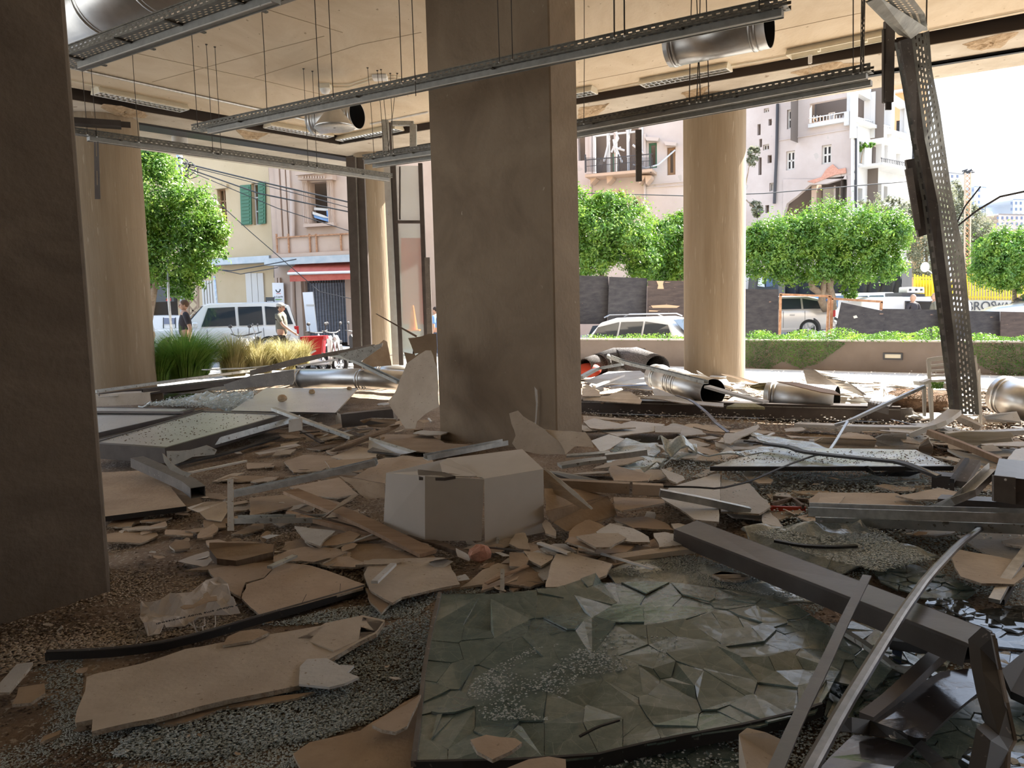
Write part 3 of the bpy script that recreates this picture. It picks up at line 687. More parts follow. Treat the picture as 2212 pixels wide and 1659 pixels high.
def crown(bl, n, clump=.22):
    n = int(n * 1.5)
    vol = np.array([r[0]*r[2] for c, r in bl]); cnt = (n * vol / vol.sum()).astype(int); P = []; Nn = []
    for (c, r), k in zip(bl, cnt):
        m = max(6, k // 60); u = RN.normal(size=(m, 3)); u /= np.linalg.norm(u, axis=1, keepdims=True)
        rad = RN.uniform(.55, 1.02, m)[:, None]; tips = u * rad * np.array(r) + np.array(c)
        w = tips[RN.randint(0, m, k)] + RN.normal(size=(k, 3)) * clump * min(r) * RN.uniform(.3, 1, (k, 1)); nn = (w - np.array(c)) / np.array(r) + RN.normal(size=(k, 3)) * .7 + np.array((0, 0, .6))
        P.append(w); Nn.append(nn)
    return np.concatenate(P), np.concatenate(Nn)
def tree(label, lst, d, n, size, matn, branches=(), bw=.12, group='street trees', name='tree', dark=None):
    bl = blobs_px(lst, d); base = branches[0][-1] if branches else (lst[0][0], lst[0][1] + lst[0][3])
    t = thing(name, label, 'tree', D(base[0], base[1], d), group)
    P, Nn = crown(bl, n); o = leafmesh('foliage', P, Nn, size, matn, t); o['kind'] = 'stuff'
    for br in branches:
        pts = [D(x, y, d + (br_i - len(br)/2) * .12) for br_i, (x, y) in enumerate(br)]; m_ = len(pts)
        mb = MB(); mb.tube(pts, [bw * (.35 + .65 * i / (m_ - 1)) for i in range(m_)], 8); link('trunk' if br is branches[0] else 'branch', mb, 'bark', t, smooth=True)
    return t
tree('leafy green tree right of the left round column, before the cream house', [(330, 420, 80, 95), (420, 470, 62, 70), (370, 560, 75, 65), (440, 545, 45, 60), (320, 350, 45, 40), (300, 520, 70, 90), (470, 500, 26, 28), (395, 610, 45, 32)], 21, 26000, .13, 'leaf',
     [[(330, 520), (322, 600), (312, 700), (308, 770)], [(345, 560), (330, 640), (318, 690)]], .14)
tree('green tree directly right of the middle column, behind the black hoarding', [(1290, 500, 80, 75), (1350, 500, 60, 70), (1270, 560, 70, 50), (1390, 560, 50, 45), (1310, 440, 40, 30), (1240, 460, 40, 60)], 27, 24000, .15, 'leaf', [[(1300, 560), (1300, 680)]], .15)
tree('lower green tree partly hidden behind the pale round column', [(1440, 520, 60, 55), (1480, 560, 60, 50), (1420, 580, 60, 35), (1475, 490, 35, 30)], 28, 15000, .15, 'leaf', [[(1470, 560), (1465, 680)]], .12)
tree('wide umbrella shaped tree with forked trunk behind the black boards', [(1700, 520, 85, 55), (1790, 500, 90, 60), (1880, 500, 75, 50), (1660, 560, 60, 50), (1750, 570, 95, 45), (1850, 565, 85, 45), (1930, 500, 45, 40), (1920, 570, 35, 35), (1640, 520, 35, 40), (1840, 620, 22, 22)], 27, 44000, .14, 'leaf',
     [[(1795, 545), (1788, 600), (1797, 640), (1797, 668)], [(1745, 590), (1755, 622), (1785, 640)], [(1780, 580), (1779, 615), (1775, 650), (1785, 668)], [(1810, 580), (1795, 605), (1788, 640)]], .16)
tree('round green tree at the right edge above the graffiti wall', [(2190, 545, 85, 50), (2150, 580, 50, 42), (2200, 600, 60, 30), (2140, 530, 30, 25)], 28, 20000, .14, 'leaf', [[(2190, 590), (2192, 660)]], .1)
tree('thin pale greyish tree behind the umbrella tree', [(1990, 500, 45, 55), (2000, 560, 40, 50), (1950, 460, 50, 28), (1900, 440, 45, 18), (2030, 440, 30, 50)], 40, 13000, .16, 'leaf_dry', [[(2000, 520), (2005, 640)]], .12)
tree('conifer like grey green tree beyond the lattice mast', [(2080, 500, 40, 80), (2130, 520, 40, 55), (2060, 430, 22, 40), (2090, 560, 50, 40)], 55, 12000, .24, 'leaf_dry', [[(2085, 500), (2085, 640)]], .18)
tree('green tree glimpsed between facade window and middle column', [(925, 480, 16, 55), (930, 560, 14, 50), (950, 500, 20, 80), (870, 470, 20, 30)], 30, 6000, .13, 'leaf_dark', [[(932, 560), (935, 700)]], .1)

# ---- facade with real openings
class Facade:
    def __init__(s, label, pl, pr, name='building', cat='building', mats='stucco'):
        (xl, dl), (xr, dr) = pl, pr; a, b = D(xl, 660, dl), D(xr, 660, dr); s.a = Vector((a.x, a.y, 0)); s.b = Vector((b.x, b.y, 0)); s.w = (s.b - s.a).length; s.d = (s.b - s.a).normalized()
        s.n = Vector((s.d.y, -s.d.x, 0))                       # towards the street
        if s.n.dot(EYE - s.a) < 0: s.n = -s.n
        s.t = None; s.label = label
    def uz(s, px, py):
        r = ray(px, py); t = (s.a - EYE).dot(s.n) / r.dot(s.n); p = EYE + r * t; return (p - s.a).dot(s.d), p.z
    def P(s, u, z, o=0.0): return s.a + s.d * u + Vector((0, 0, z)) + s.n * o
    def at(s, px, py, o=0.0): u, z = s.uz(px, py); return s.P(u, z, o)
    def rect(s, x0, x1, y0, y1):
        xm, ym = (x0 + x1)/2, (y0 + y1)/2; u0, _ = s.uz(x0, ym); u1, _ = s.uz(x1, ym); _, z1 = s.uz(xm, y0); _, z0 = s.uz(xm, y1); return u0, u1, z0, z1
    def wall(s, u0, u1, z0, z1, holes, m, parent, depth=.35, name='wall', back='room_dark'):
        us = sorted({u0, u1, *[h[0] for h in holes], *[h[1] for h in holes]}); zs = sorted({z0, z1, *[h[2] for h in holes], *[h[3] for h in holes]})
        us = [u for u in us if u0 <= u <= u1]; zs = [z for z in zs if z0 <= z <= z1]; mb = MB()
        for i in range(len(us) - 1):
            for j in range(len(zs) - 1):
                uc, zc = (us[i] + us[i+1])/2, (zs[j] + zs[j+1])/2
                if any(h[0] < uc < h[1] and h[2] < zc < h[3] for h in holes): continue
                mb.add([s.P(us[i], zs[j]), s.P(us[i+1], zs[j]), s.P(us[i+1], zs[j+1]), s.P(us[i], zs[j+1])], [(0, 1, 2, 3)])
        for h in holes:
            for (ua, za), (ub, zb) in (((h[0], h[2]), (h[1], h[2])), ((h[1], h[2]), (h[1], h[3])), ((h[1], h[3]), (h[0], h[3])), ((h[0], h[3]), (h[0], h[2]))):
                mb.add([s.P(ua, za), s.P(ub, zb), s.P(ub, zb, -depth), s.P(ua, za, -depth)], [(0, 1, 2, 3)])
        o = link(name, mb, m, parent); mb = MB()
        for h in holes:
            dd = depth + (h[4] if len(h) > 4 else .3)
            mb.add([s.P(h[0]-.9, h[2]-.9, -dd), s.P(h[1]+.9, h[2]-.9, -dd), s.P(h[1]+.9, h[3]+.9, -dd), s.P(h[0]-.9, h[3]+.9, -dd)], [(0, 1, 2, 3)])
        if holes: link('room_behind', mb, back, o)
        return o
    def slab(s, name, parent, x0, x1, y0, y1, o0, o1, m, T=None):
        u0, u1, z0, z1 = s.rect(x0, x1, y0, y1); mb = MB(); mb.prism([s.P(u0, z0, o0), s.P(u1, z0, o0), s.P(u1, z1, o0), s.P(u0, z1, o0)], s.n * (o1 - o0)); return link(name, mb, m, parent)
    def quad(s, name, parent, pts, o, th, m):
        mb = MB(); mb.prism([s.at(x, y, o) for x, y in pts], s.n * th); return link(name, mb, m, parent)
    def window(s, parent, x0, x1, y0, y1, o=-.2, m='frame_pale', bars=(1, 1), glass=None, fw=.05):
        u0, u1, z0, z1 = s.rect(x0, x1, y0, y1); mb = MB()
        def b(a0, a1, c0, c1): mb.prism([s.P(a0, c0, o), s.P(a1, c0, o), s.P(a1, c1, o), s.P(a0, c1, o)], s.n * .05)
        b(u0, u0+fw, z0, z1); b(u1-fw, u1, z0, z1); b(u0+fw, u1-fw, z0, z0+fw); b(u0+fw, u1-fw, z1-fw, z1)
        for i in range(1, bars[0] + 1): u = u0 + (u1-u0)*i/(bars[0]+1); b(u-fw/2, u+fw/2, z0+fw, z1-fw)
        for i in range(1, bars[1] + 1): z = z0 + (z1-z0)*i/(bars[1]+1); b(u0+fw, u1-fw, z-fw/2, z+fw/2)
        w_ = link('window', mb, m, parent)
        if glass:
            mb = MB(); mb.prism([s.P(u0+fw, z0+fw, o+.01), s.P(u1-fw, z0+fw, o+.01), s.P(u1-fw, z1-fw, o+.01), s.P(u0+fw, z1-fw, o+.01)], s.n * .01); link('pane', mb, glass, w_)
        return w_
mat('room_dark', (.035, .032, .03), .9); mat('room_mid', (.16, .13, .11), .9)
mat('stucco_cream', (.50, .385, .235), .9, col2=(.56, .44, .28), scale=.6, bump=.05, speck=(.5, .38, .24), speck_scale=2.5, speck_at=.68, geo=True)
mat('stucco_pink', (.46, .345, .27), .9, col2=(.53, .41, .33), scale=.7, bump=.05, speck=(.5, .38, .3), speck_scale=3, speck_at=.66, geo=True)
mat('stucco_pale', (.46, .385, .345), .9, col2=(.54, .47, .43), scale=.5, bump=.08, speck=(.45, .40, .36), speck_scale=2.0, speck_at=.665, geo=True)
mat('stucco_peach', (.46, .33, .24), .9, col2=(.52, .39, .30), scale=.6, geo=True)
mat('stucco_white', (.55, .54, .52), .9, col2=(.62, .61, .59), scale=.5, speck=(.55, .52, .48), speck_scale=2.0, speck_at=.67, geo=True)
mat('stucco_orange', (.66, .36, .17), .9, col2=(.72, .42, .22), scale=.5, geo=True)
mat('brick_red', (.50, .24, .17), .95, col2=(.62, .34, .25), scale=9, bump=.6, geo=True)
mat('frame_pale', (.6, .57, .52), .6); mat('frame_brown', (.28, .16, .08), .6); mat('shutter_green', (.045, .15, .085), .5)
mat('blue_grey_metal', (.36, .42, .46), .5, metal=.3, col2=(.46, .5, .52), scale=3); mat('rust', (.34, .16, .08), .9, col2=(.5, .3, .18), scale=12)
mat('awning_red', (.44, .095, .07), .8, col2=(.52, .14, .10), scale=4); mat('shutter_blue', (.13, .14, .17), .6, col2=(.20, .21, .24), scale=3, stretch=(1, 1, 5))
mat('blind_blue', (.18, .34, .62), .6); mat('wrought_iron', (.05, .05, .055), .6); mat('far_glass', (.10, .14, .24), .15, spec=.8)
mat('sign_white', (.82, .83, .84), .5); mat('sign_dark', (.05, .055, .055), .5); mat('text_dark', (.05, .05, .06), .6); mat('text_green', (.25, .5, .12), .6); mat('text_red', (.6, .06, .05), .6); mat('text_pale', (.7, .7, .68), .6)
def text(name, s_, size, o, ux, uy, m, parent=None, mirror=False, ext=.001):
    """flat lettering as a mesh: origin o, direction ux, up uy"""
    cu = bpy.data.curves.new(name, 'FONT'); cu.body = s_; cu.size = size; cu.extrude = ext; cu.align_x = 'CENTER'; cu.align_y = 'CENTER'
    tmp = bpy.data.objects.new(name, cu); C.objects.link(tmp); dg = bpy.context.evaluated_depsgraph_get(); me = bpy.data.meshes.new_from_object(tmp.evaluated_get(dg)); me.name = name
    bpy.data.objects.remove(tmp); ux = Vector(ux).normalized(); uy = Vector(uy).normalized(); uz = ux.cross(uy)
    Mx = Matrix((ux, uy, uz)).transposed().to_4x4(); Mx.translation = Vector(o) - (Vector(parent['_w']) if parent is not None else Vector())
    me.transform(Mx); me.materials.clear(); me.materials.append(MATS[m]); ob = bpy.data.objects.new(name, me); C.objects.link(ob)
    if parent is not None: ob.parent = parent
    return ob
# ---- cream house
f = Facade('', (300, 34), (600, 31)); t = thing('cream_house', 'cream stucco house with green shutters behind the parked white car', 'house', f.P(f.w/2, 0)); 
H = [f.rect(471, 489, 408, 484), f.rect(545, 562, 395, 486), f.rect(312, 384, 622, 700)]
f.wall(-6, f.w, -.2, 13, H, 'stucco_cream', t)
w1 = f.window(t, 471, 489, 408, 484, m='frame_brown', bars=(1, 2)); w2 = f.window(t, 545, 562, 395, 486, m='frame_pale', bars=(0, 2))
f.slab('lintel', t, 466, 494, 400, 408, 0, .12, 'stucco_cream')
for i, q in enumerate(([(521, 401), (544, 399), (546, 485), (524, 487)], [(560, 395), (575, 393), (576, 483), (561, 485)])):
    s_ = f.quad('shutter', t, q, .03, .05, 'shutter_green')
    for k in range(11):
        mb = MB(); (x0, y0), (x1, y1), (x2, y2), (x3, y3) = q; a = (k + .6)/11.5; mb.prism([f.at(x0 + 3 + (x3-x0)*a, y0 + (y3-y0)*a, .08), f.at(x1 - 3 + (x2-x1)*a, y1 + (y2-y1)*a, .08), f.at(x1 - 3 + (x2-x1)*a, y1 + (y2-y1)*a + 5, .08), f.at(x0 + 3 + (x3-x0)*a, y0 + (y3-y0)*a + 5, .08)], f.n*.02); link('slat', mb, 'shutter_green', s_)
f.slab('gutter', t, 466, 600, 557, 571, 0, .5, 'blue_grey_metal')
for x in (534, 547, 560): f.slab('door_panel', t, x, x + 12, 590, 668, -.0, .06, 'frame_pale')
for k in range(5): f.slab('metal_strip', t, 440 + k*6, 444 + k*6, 606, 690, 0, .07, 'frame_pale')
sg = f.quad('shop_sign', t, [(336, 620), (389, 618), (391, 651), (337, 653)], .25, .12, 'sign_dark')
f.quad('sign_mark', sg, [(375, 645), (385, 644), (385, 650), (375, 650)], .38, .01, 'text_red'); f.quad('sign_mark', sg, [(345, 648), (352, 648), (352, 651), (345, 651)], .38, .01, 'text_pale')
pipe = MB(); pipe.tube([f.at(596, 420, .08), f.at(597, 600, .08)], .05, 8); link('cable_pipe', pipe, 'wrought_iron', t)
# ---- pink house
f = Facade('', (596, 30.5), (860, 29)); t = thing('pink_house', 'pinkish stucco corner house with red awning left of the facade posts', 'house', f.P(f.w/2, 0))
f.wall(0, f.w + 6, -.2, 13, [f.rect(671, 709, 393, 482), f.rect(662, 752, 603, 760)], 'stucco_pink', t)
mb = MB(); mb.prism([f.P(0, -.2), f.P(0, 13), f.P(-.0, 13, -3), f.P(0, -.2, -3)], f.d*.01); link('side_wall', mb, 'stucco_pink', t)
for a, b in ((599, 608), (612, 621), (624, 631)): f.slab('pilaster', t, a, b, 330, 545, 0, .08, 'stucco_pink')
for a, b in ((658, 669), (711, 722)): 
    f.slab('window_pilaster', t, a, b, 388, 486, 0, .12, 'stucco_pink')
    for k in range(3): f.slab('flute', t, a + 1 + k*3.2, a + 2.6 + k*3.2, 395, 482, .12, .15, 'stucco_pink')
f.slab('sill', t, 661, 727, 483, 490, 0, .2, 'stucco_pink')
pd = f.quad('pediment', t, [(652, 391), (654, 378), (664, 376), (688, 369), (712, 375), (726, 376), (727, 390)], 0, .3, 'stucco_pink')
f.slab('pediment_ledge', t, 651, 728, 374, 379, .3, .42, 'stucco_pink')
for k in range(9): f.slab('dentil', t, 664 + k*5.6, 667 + k*5.6, 383, 388, .3, .36, 'stucco_pink')
bl = f.quad('fallen_blind', t, [(675, 447), (705, 450), (706, 455), (675, 453)], -.2, .1, 'frame_pale'); f.quad('fallen_blind', t, [(675, 459), (717, 472), (715, 481), (678, 470)], -.15, .12, 'blind_blue'); f.quad('fallen_blind', t, [(676, 457), (700, 465), (716, 472), (700, 470), (676, 463)], -.02, .05, 'frame_pale'); f.quad('fallen_blind', t, [(702, 454), (708, 454), (708, 468), (703, 467)], -.2, .1, 'blind_blue')
bal = thing('x', None, None, (0, 0, 0)); bpy.data.objects.remove(bal)
f.slab('balcony_parapet', t, 621, 860, 508, 547, .5, .6, 'stucco_pink'); f.slab('balcony_slab', t, 612, 860, 546, 556, 0, .8, 'stucco_pink')
for y in (508, 545): f.slab('rusty_rail', t, 618, 860, y, y + 3, .62, .68, 'rust')
for x in (618, 643, 688, 702, 754): f.slab('rusty_post', t, x, x + 2.5, 508, 548, .62, .68, 'rust')
f.slab('gutter', t, 600, 860, 555, 570, 0, .9, 'blue_grey_metal')
mb = MB(); q = [f.at(657, 566, .3), f.at(860, 566, .3), f.at(860, 588, 1.1), f.at(657, 590, 1.1)]; mb.prism(q, (0, 0, .03)); link('awning', mb, 'awning_red', t)
f.slab('awning_valance', t, 659, 860, 593, 606, 1.0, 1.05, 'awning_red'); mb = MB(); mb.tube([f.at(657, 593, 1.1), f.at(860, 588, 1.1)], .05, 8); link('awning_bar', mb, 'sign_white', t)
ro = f.slab('rolling_shutter', t, 661, 752, 611, 740, -.3, -.2, 'shutter_blue')
for k in range(15): f.slab('shutter_rib', ro, 661 + k*6.2, 664 + k*6.2, 611, 740, -.2, -.17, 'shutter_blue')
for k in range(16): f.slab('shutter_slot', t, 663 + k*5.6, 666 + k*5.6, 604, 610, -.2, -.15, 'wrought_iron')
f.slab('shop_pilaster', t, 752, 765, 603, 745, 0, .15, 'stucco_pink'); f.slab('shop_pilaster', t, 645, 657, 575, 745, 0, .15, 'stucco_pink')
for x in (580, 586, 633): f.slab('pilaster', t, x + 20, x + 24, 600, 700, 0, .1, 'stucco_pink')
mb = MB(); mb.tube([f.at(636, 410, .15), f.at(638, 660, .15), f.at(642, 720, .15)], .09, 8); link('downpipe', mb, 'stucco_pink', t, smooth=True)
sg = thing('clinic_sign', 'small white wall sign with green and dark lettering on the pink house', 'sign', f.at(606, 640, .16))
f.quad('board', sg, [(593, 611), (617, 611), (619, 656), (595, 657)], .12, .04, 'sign_white')
ct = f.at(606, 626, .165); mb = MB(); 
for a in range(9): 
    an = PI * (1.05 + a * .12)
    mb.box(-.02, .02, -.004, .004, -.02, .02, T=Matrix.Translation(ct + f.d * .09 * math.cos(an) + Vector((0, 0, .09 * math.sin(an)))))
link('emblem', mb, 'text_dark', sg)
text('lettering', 'to 5 aprile', .095, f.at(606.5, 641, .165), f.d, (0, 0, 1), 'text_dark', sg)
f.quad('green_line', sg, [(600, 646), (614, 646), (614, 648), (600, 648)], .16, .004, 'text_green'); f.quad('red_line', sg, [(602, 634), (612, 634), (612, 635), (602, 635)], .16, .004, 'text_red')
mb = MB(); mb.prism([f.at(588, 642, .4), f.at(606, 642, .4), f.at(606, 664, .4), f.at(588, 664, .4)], f.n*.03)
t2 = thing('dark_notice', 'small black notice board below the white wall sign', 'sign', f.at(597, 664, .4)); link('board', mb, 'sign_dark', t2)
for k in range(8): f.quad('dot', t2, [(592 + (k % 4)*3.4, 650 + (k//4)*6), (594 + (k % 4)*3.4, 650 + (k//4)*6), (594 + (k % 4)*3.4, 652 + (k//4)*6), (592 + (k % 4)*3.4, 652 + (k//4)*6)], .43, .004, 'text_pale')
t2 = thing('leaning_door', 'white door panel leaning against the dark rolling shutter', 'door panel', f.at(697, 720, 1.2))
f.quad('panel', t2, [(683, 632), (704, 631), (713, 715), (692, 716)], .9, .05, 'sign_white'); f.quad('lock', t2, [(691, 657), (708, 657), (708, 660), (691, 660)], .96, .01, 'frame_pale')
# mast with wires
t = thing('utility_pole', 'metal utility pole with tangled wires above the left tree', 'pole', D(393, 660, 24))
mb = MB(); mb.tube([D(386, 290, 24), D(393, 500, 24), D(398, 800, 24)], .09, 10); link('pole', mb, 'galv', t, smooth=True)
for k in range(7):
    mb = MB(); c0 = D(392 + rnd(-8, 18), 362 + rnd(-12, 12), 23.8); mb.tube([c0 + Vector((.25*math.cos(a), .1*math.sin(a*1.3 + k), .22*math.sin(a))) for a in [i*.9 + k for i in range(8)]], .015, 5); link('wire_coil', mb, 'wrought_iron', t, smooth=True)
WG = 'electric wires over the street'
def wire(label, pts, d0, d1, r=.012, sag=0, m='wrought_iron', cat='wire', group=WG):
    n = len(pts); P = [D(x, y, d0 + (d1 - d0) * i/(n-1)) for i, (x, y) in enumerate(pts)]; Q = []
    for i in range(n - 1):
        for k in range(6):
            s_ = k / 6; p = P[i].lerp(P[i+1], s_); p.z -= sag * math.sin(PI * s_); Q.append(p)
    Q.append(P[-1]); mb = MB(); mb.tube(Q, r, 5); return one('wire', label, 'wire', mb, m, group, smooth=True)
wire('thick twisted wire, uppermost over the cream house', [(395, 352), (560, 392), (790, 445)], 24, 22, .022)
wire('thin wire just below the thick twisted one', [(395, 356), (590, 405), (790, 458)], 24, 22)
wire('double wire crossing the green shutters', [(400, 362), (560, 418), (790, 465)], 24, 22, .02)
wire('wire crossing below the window with the fallen blind', [(405, 368), (600, 450), (790, 510)], 24, 22)
wire('wire passing under the balcony of the cream house', [(430, 400), (540, 500), (690, 630), (790, 652)], 24, 22)
wire('slack wire in front of the gutter', [(440, 580), (500, 585), (560, 575), (640, 560)], 27, 26, .018)
wire('second slack wire in front of the gutter', [(440, 576), (520, 592), (600, 578)], 27, 26, .014)
wire('wire crossing the pale damaged houses right of the middle column', [(1249, 417), (1478, 423), (1650, 418), (1960, 392)], 30, 30, .02)
wire('black cable sagging from the bent tray to the right edge', [(2056, 498), (2110, 455), (2160, 425), (2230, 410)], 9, 9, .012)
wire('black cable rising steeply from the bent tray', [(2062, 492), (2085, 445), (2118, 403)], 9, 9, .009)
# ---- balcony house (centre)
f = Facade('', (1225, 38), (1480, 36)); t = thing('balcony_house', 'pale damaged house with iron balcony right of the middle column', 'house', f.P(f.w/2, 0))
H = [f.rect(1249, 1264, 292, 347), f.rect(1281, 1326, 262, 377) + (2.5,), f.rect(1330, 1380, 262, 377) + (2.5,), f.rect(1401, 1419, 308, 363), f.rect(1441, 1459, 318, 378), f.rect(1323, 1352, 412, 470), f.rect(1360, 1383, 425, 470), f.rect(1290, 1312, 418, 470)]
f.wall(-4, f.w + .6, -.2, 12.5, H, 'stucco_pale', t, back='room_mid')
f.slab('peach_wall', t, 1278, 1388, 384, 470, .0, .05, 'stucco_peach') if False else None
for x0, x1, y0, y1 in ((1323, 1352, 410, 445), (1360, 1383, 424, 450), (1290, 1312, 416, 446)):       # pointed arch heads
    xm = (x0 + x1)/2
    f.quad('arch_spandrel', t, [(x0 - .5, y0 + 1), (xm, y0 + 1), (xm - 4, y0 + 6), (x0 + 3, y0 + 18), (x0 - .5, y0 + 30)], -.3, .32, 'stucco_peach'); f.quad('arch_spandrel', t, [(x1 + .5, y0 + 1), (xm, y0 + 1), (xm + 4, y0 + 6), (x1 - 3, y0 + 18), (x1 + .5, y0 + 30)], -.3, .32, 'stucco_peach')
for x in (1281, 1311, 1354, 1385): f.slab('loggia_post', t, x, x + 5, 262, 378, -.15, .05, 'stucco_white')
for x0, x1 in ((1316, 1354), (1359, 1385)):
    xm = (x0+x1)/2; f.quad('loggia_arch', t, [(x0, 262), (x1, 262), (x1, 292), (x1 - 4, 278), (xm, 266), (x0 + 4, 278), (x0, 292)], -.1, .05, 'stucco_white')
f.slab('loggia_beam', t, 1284, 1385, 286, 290, -.1, -.02, 'stucco_white')
for q in ([(1306, 350), (1318, 300)], [(1322, 330), (1337, 300), (1331, 286)], [(1330, 316), (1345, 352)], [(1325, 318), (1350, 326)], [(1368, 314), (1395, 335), (1388, 352)], [(1342, 318), (1330, 330), (1326, 302)]):
    mb = MB(); mb.tube([f.at(x, y, .1) for x, y in q], .05, 5); link('broken_batten', mb, 'stucco_white', t)
f.slab('door_leaf', t, 1318, 1325, 328, 376, -.6, -.5, 'shutter_green')
bo = f.slab('balcony_slab', t, 1277, 1419, 378, 384, 0, 1.1, 'stucco_peach')
for x in (1283, 1318, 1386, 1400):
    f.quad('bracket', t, [(x, 384), (x + 14, 384), (x + 13, 390), (x + 2, 402)], .05, .7, 'stucco_peach')
rl = f.slab('balcony_rail', t, 1279, 1419, 346, 348, 1.0, 1.04, 'wrought_iron'); f.slab('balcony_rail', t, 1279, 1419, 377, 379, 1.0, 1.04, 'wrought_iron'); f.slab('balcony_rail', t, 1279, 1419, 360, 361, 1.0, 1.03, 'wrought_iron')
for k in range(48):
    x = 1279 + k*2.95; f.slab('baluster', t, x, x + .9, 348, 378, 1.0, 1.03, 'wrought_iron')
for x in (1276, 1346, 1414): f.slab('rail_post', t, x, x + 2.2, 342, 380, .98, 1.06, 'wrought_iron')
for x0, x1, y in ((1395, 1426, 298), (1436, 1464, 308)): f.quad('window_hood', t, [(x0, y), (x1, y + 2), (x1 - 3, y + 9), (x0 + 4, y + 8)], 0, .3, 'stucco_pale')
f.window(t, 1401, 1419, 308, 363, m='shutter_green', bars=(0, 0), fw=.09); f.window(t, 1441, 1459, 318, 378, m='frame_brown', bars=(0, 0), fw=.12)
mb = MB(); mb.tube([f.at(1459, 325, .1), f.at(1425, 358, .3), f.at(1400, 367, .5), f.at(1375, 362, .8)], .04, 6); link('loose_cable', mb, 'stucco_white', t, smooth=True)
for y in (395, 402): f.slab('wall_ledge', t, 1392, 1480, y, y + 1.5, 0, .06, 'stucco_pale')
mb = MB(); mb.tube([f.at(1277, 290, .1), f.at(1277, 470, .1)], .06, 6); link('downpipe', mb, 'stucco_pale', t); mb = MB(); mb.tube([f.at(1394, 290, .1), f.at(1393, 450, .1)], .06, 6); link('downpipe', mb, 'stucco_pale', t)
# ---- right damaged house: two faces meeting at the corner, sun and shade put into their stucco tones
t = thing('damaged_white_house', 'large damaged white house with torn out arch, behind the umbrella tree', 'house', D(1838, 660, 46))
f = Facade('', (1570, 50), (1838, 45))
H = [f.rect(1650, 1661, 234, 243), f.rect(1660, 1667, 257, 271), f.rect(1648, 1661, 312, 324), f.rect(1658, 1667, 335, 352), f.rect(1700, 1717, 236, 278), f.rect(1698, 1717, 326, 367), f.rect(1775, 1796, 313, 354), f.rect(1662, 1672, 395, 413), f.rect(1653, 1661, 443, 460), f.rect(1640, 1646, 300, 318), f.rect(1636, 1643, 268, 292), f.rect(1638, 1645, 340, 378), f.rect(1763, 1782, 232, 262)]
arch = f.rect(1693, 1829, 388, 480); up_ = f.rect(1749, 1838, 216, 258)
f.wall(-3, f.w, -.2, 14.1, H[:-1] + [arch + (2.2,), up_ + (2.6,)], 'stucco_pale', t, back='room_mid')
us = f.rect(1749, 1838, 216, 258)
f.quad('torn_edge', t, [(1692, 387), (1830, 387), (1830, 400), (1829, 374), (1822, 386), (1785, 397), (1750, 399), (1720, 425), (1700, 440), (1692, 470)], -.3, .35, 'stucco_pale')
f.quad('torn_edge', t, [(1692, 387), (1740, 387), (1728, 404), (1708, 418), (1697, 440), (1692, 470)], -.3, .33, 'stucco_pale')
f.quad('exposed_brick', t, [(1745, 392), (1775, 383), (1786, 366), (1800, 355), (1812, 366), (1828, 363), (1829, 374), (1805, 378), (1780, 388), (1760, 396)], .02, .08, 'brick_red')
f.slab('inner_partition', t, 1747, 1758, 396, 480, -1.2, -.4, 'stucco_peach'); f.slab('inner_partition', t, 1790, 1794, 398, 480, -1.4, -.8, 'stucco_pale'); f.slab('inner_room_wall', t, 1753, 1792, 400, 480, -2.0, -1.8, 'frame_pale')
f.window(t, 1797, 1826, 427, 460, o=-1.6, m='frame_brown', bars=(0, 0), glass='room_dark'); f.window(t, 1722, 1733, 438, 462, o=-1.6, m='frame_brown', bars=(0, 1), glass='far_glass')
for w_ in ((1700, 1717, 236, 278), (1698, 1717, 326, 367), (1775, 1796, 313, 354)): f.window(t, *w_, m='frame_pale', bars=(1, 1), glass='room_dark', fw=.1)
for w_ in ((1650, 1661, 234, 243), (1648, 1661, 312, 324), (1662, 1672, 395, 413)): f.window(t, *w_, m='frame_pale', bars=(1, 0), fw=.06)
f.window(t, 1766, 1780, 232, 260, o=-1.8, m='frame_pale', bars=(1, 0), glass='far_glass')
for x in range(1752, 1838, 7): f.slab('parapet_baluster', t, x, x + 1, 250, 262, .1, .14, 'stucco_white')
f.slab('parapet_rail', t, 1749, 1838, 248, 250, .1, .16, 'stucco_white'); f.slab('ledge', t, 1749, 1838, 262, 270, 0, .25, 'stucco_white'); f.slab('ledge', t, 1683, 1838, 290, 292, 0, .06, 'stucco_pale'); f.slab('corner_post', t, 1827, 1838, 243, 272, 0, .3, 'stucco_white')
mb = MB(); mb.tube([f.at(1681, 225, .1), f.at(1679, 330, .1), f.at(1674, 440, .1)], .09, 6); link('downpipe', mb, 'wrought_iron', t)
g = Facade('', (1838, 45), (1962, 54))
H = [g.rect(1846, 1868, 216, 250), g.rect(1856, 1868, 307, 355), g.rect(1883, 1905, 306, 360) + (2,), g.rect(1910, 1918, 312, 362), g.rect(1935, 1945, 330, 368), g.rect(1853, 1863, 406, 440), g.rect(1881, 1889, 400, 436), g.rect(1894, 1904, 396, 436), g.rect(1909, 1917, 402, 436)]
upg = [g.rect(1843, 1880, 205, 262) + (2.8,), g.rect(1884, 1918, 215, 276) + (2.8,), g.rect(1922, 1956, 224, 293) + (2.8,)]
g.wall(0, g.w, -.2, 14.1, H[1:] + upg, 'stucco_white', t, back='room_mid')
for x in (1838, 1880, 1918, 1955): g.slab('loggia_post', t, x, x + 5, 200, 300, -.05, .25, 'stucco_white')
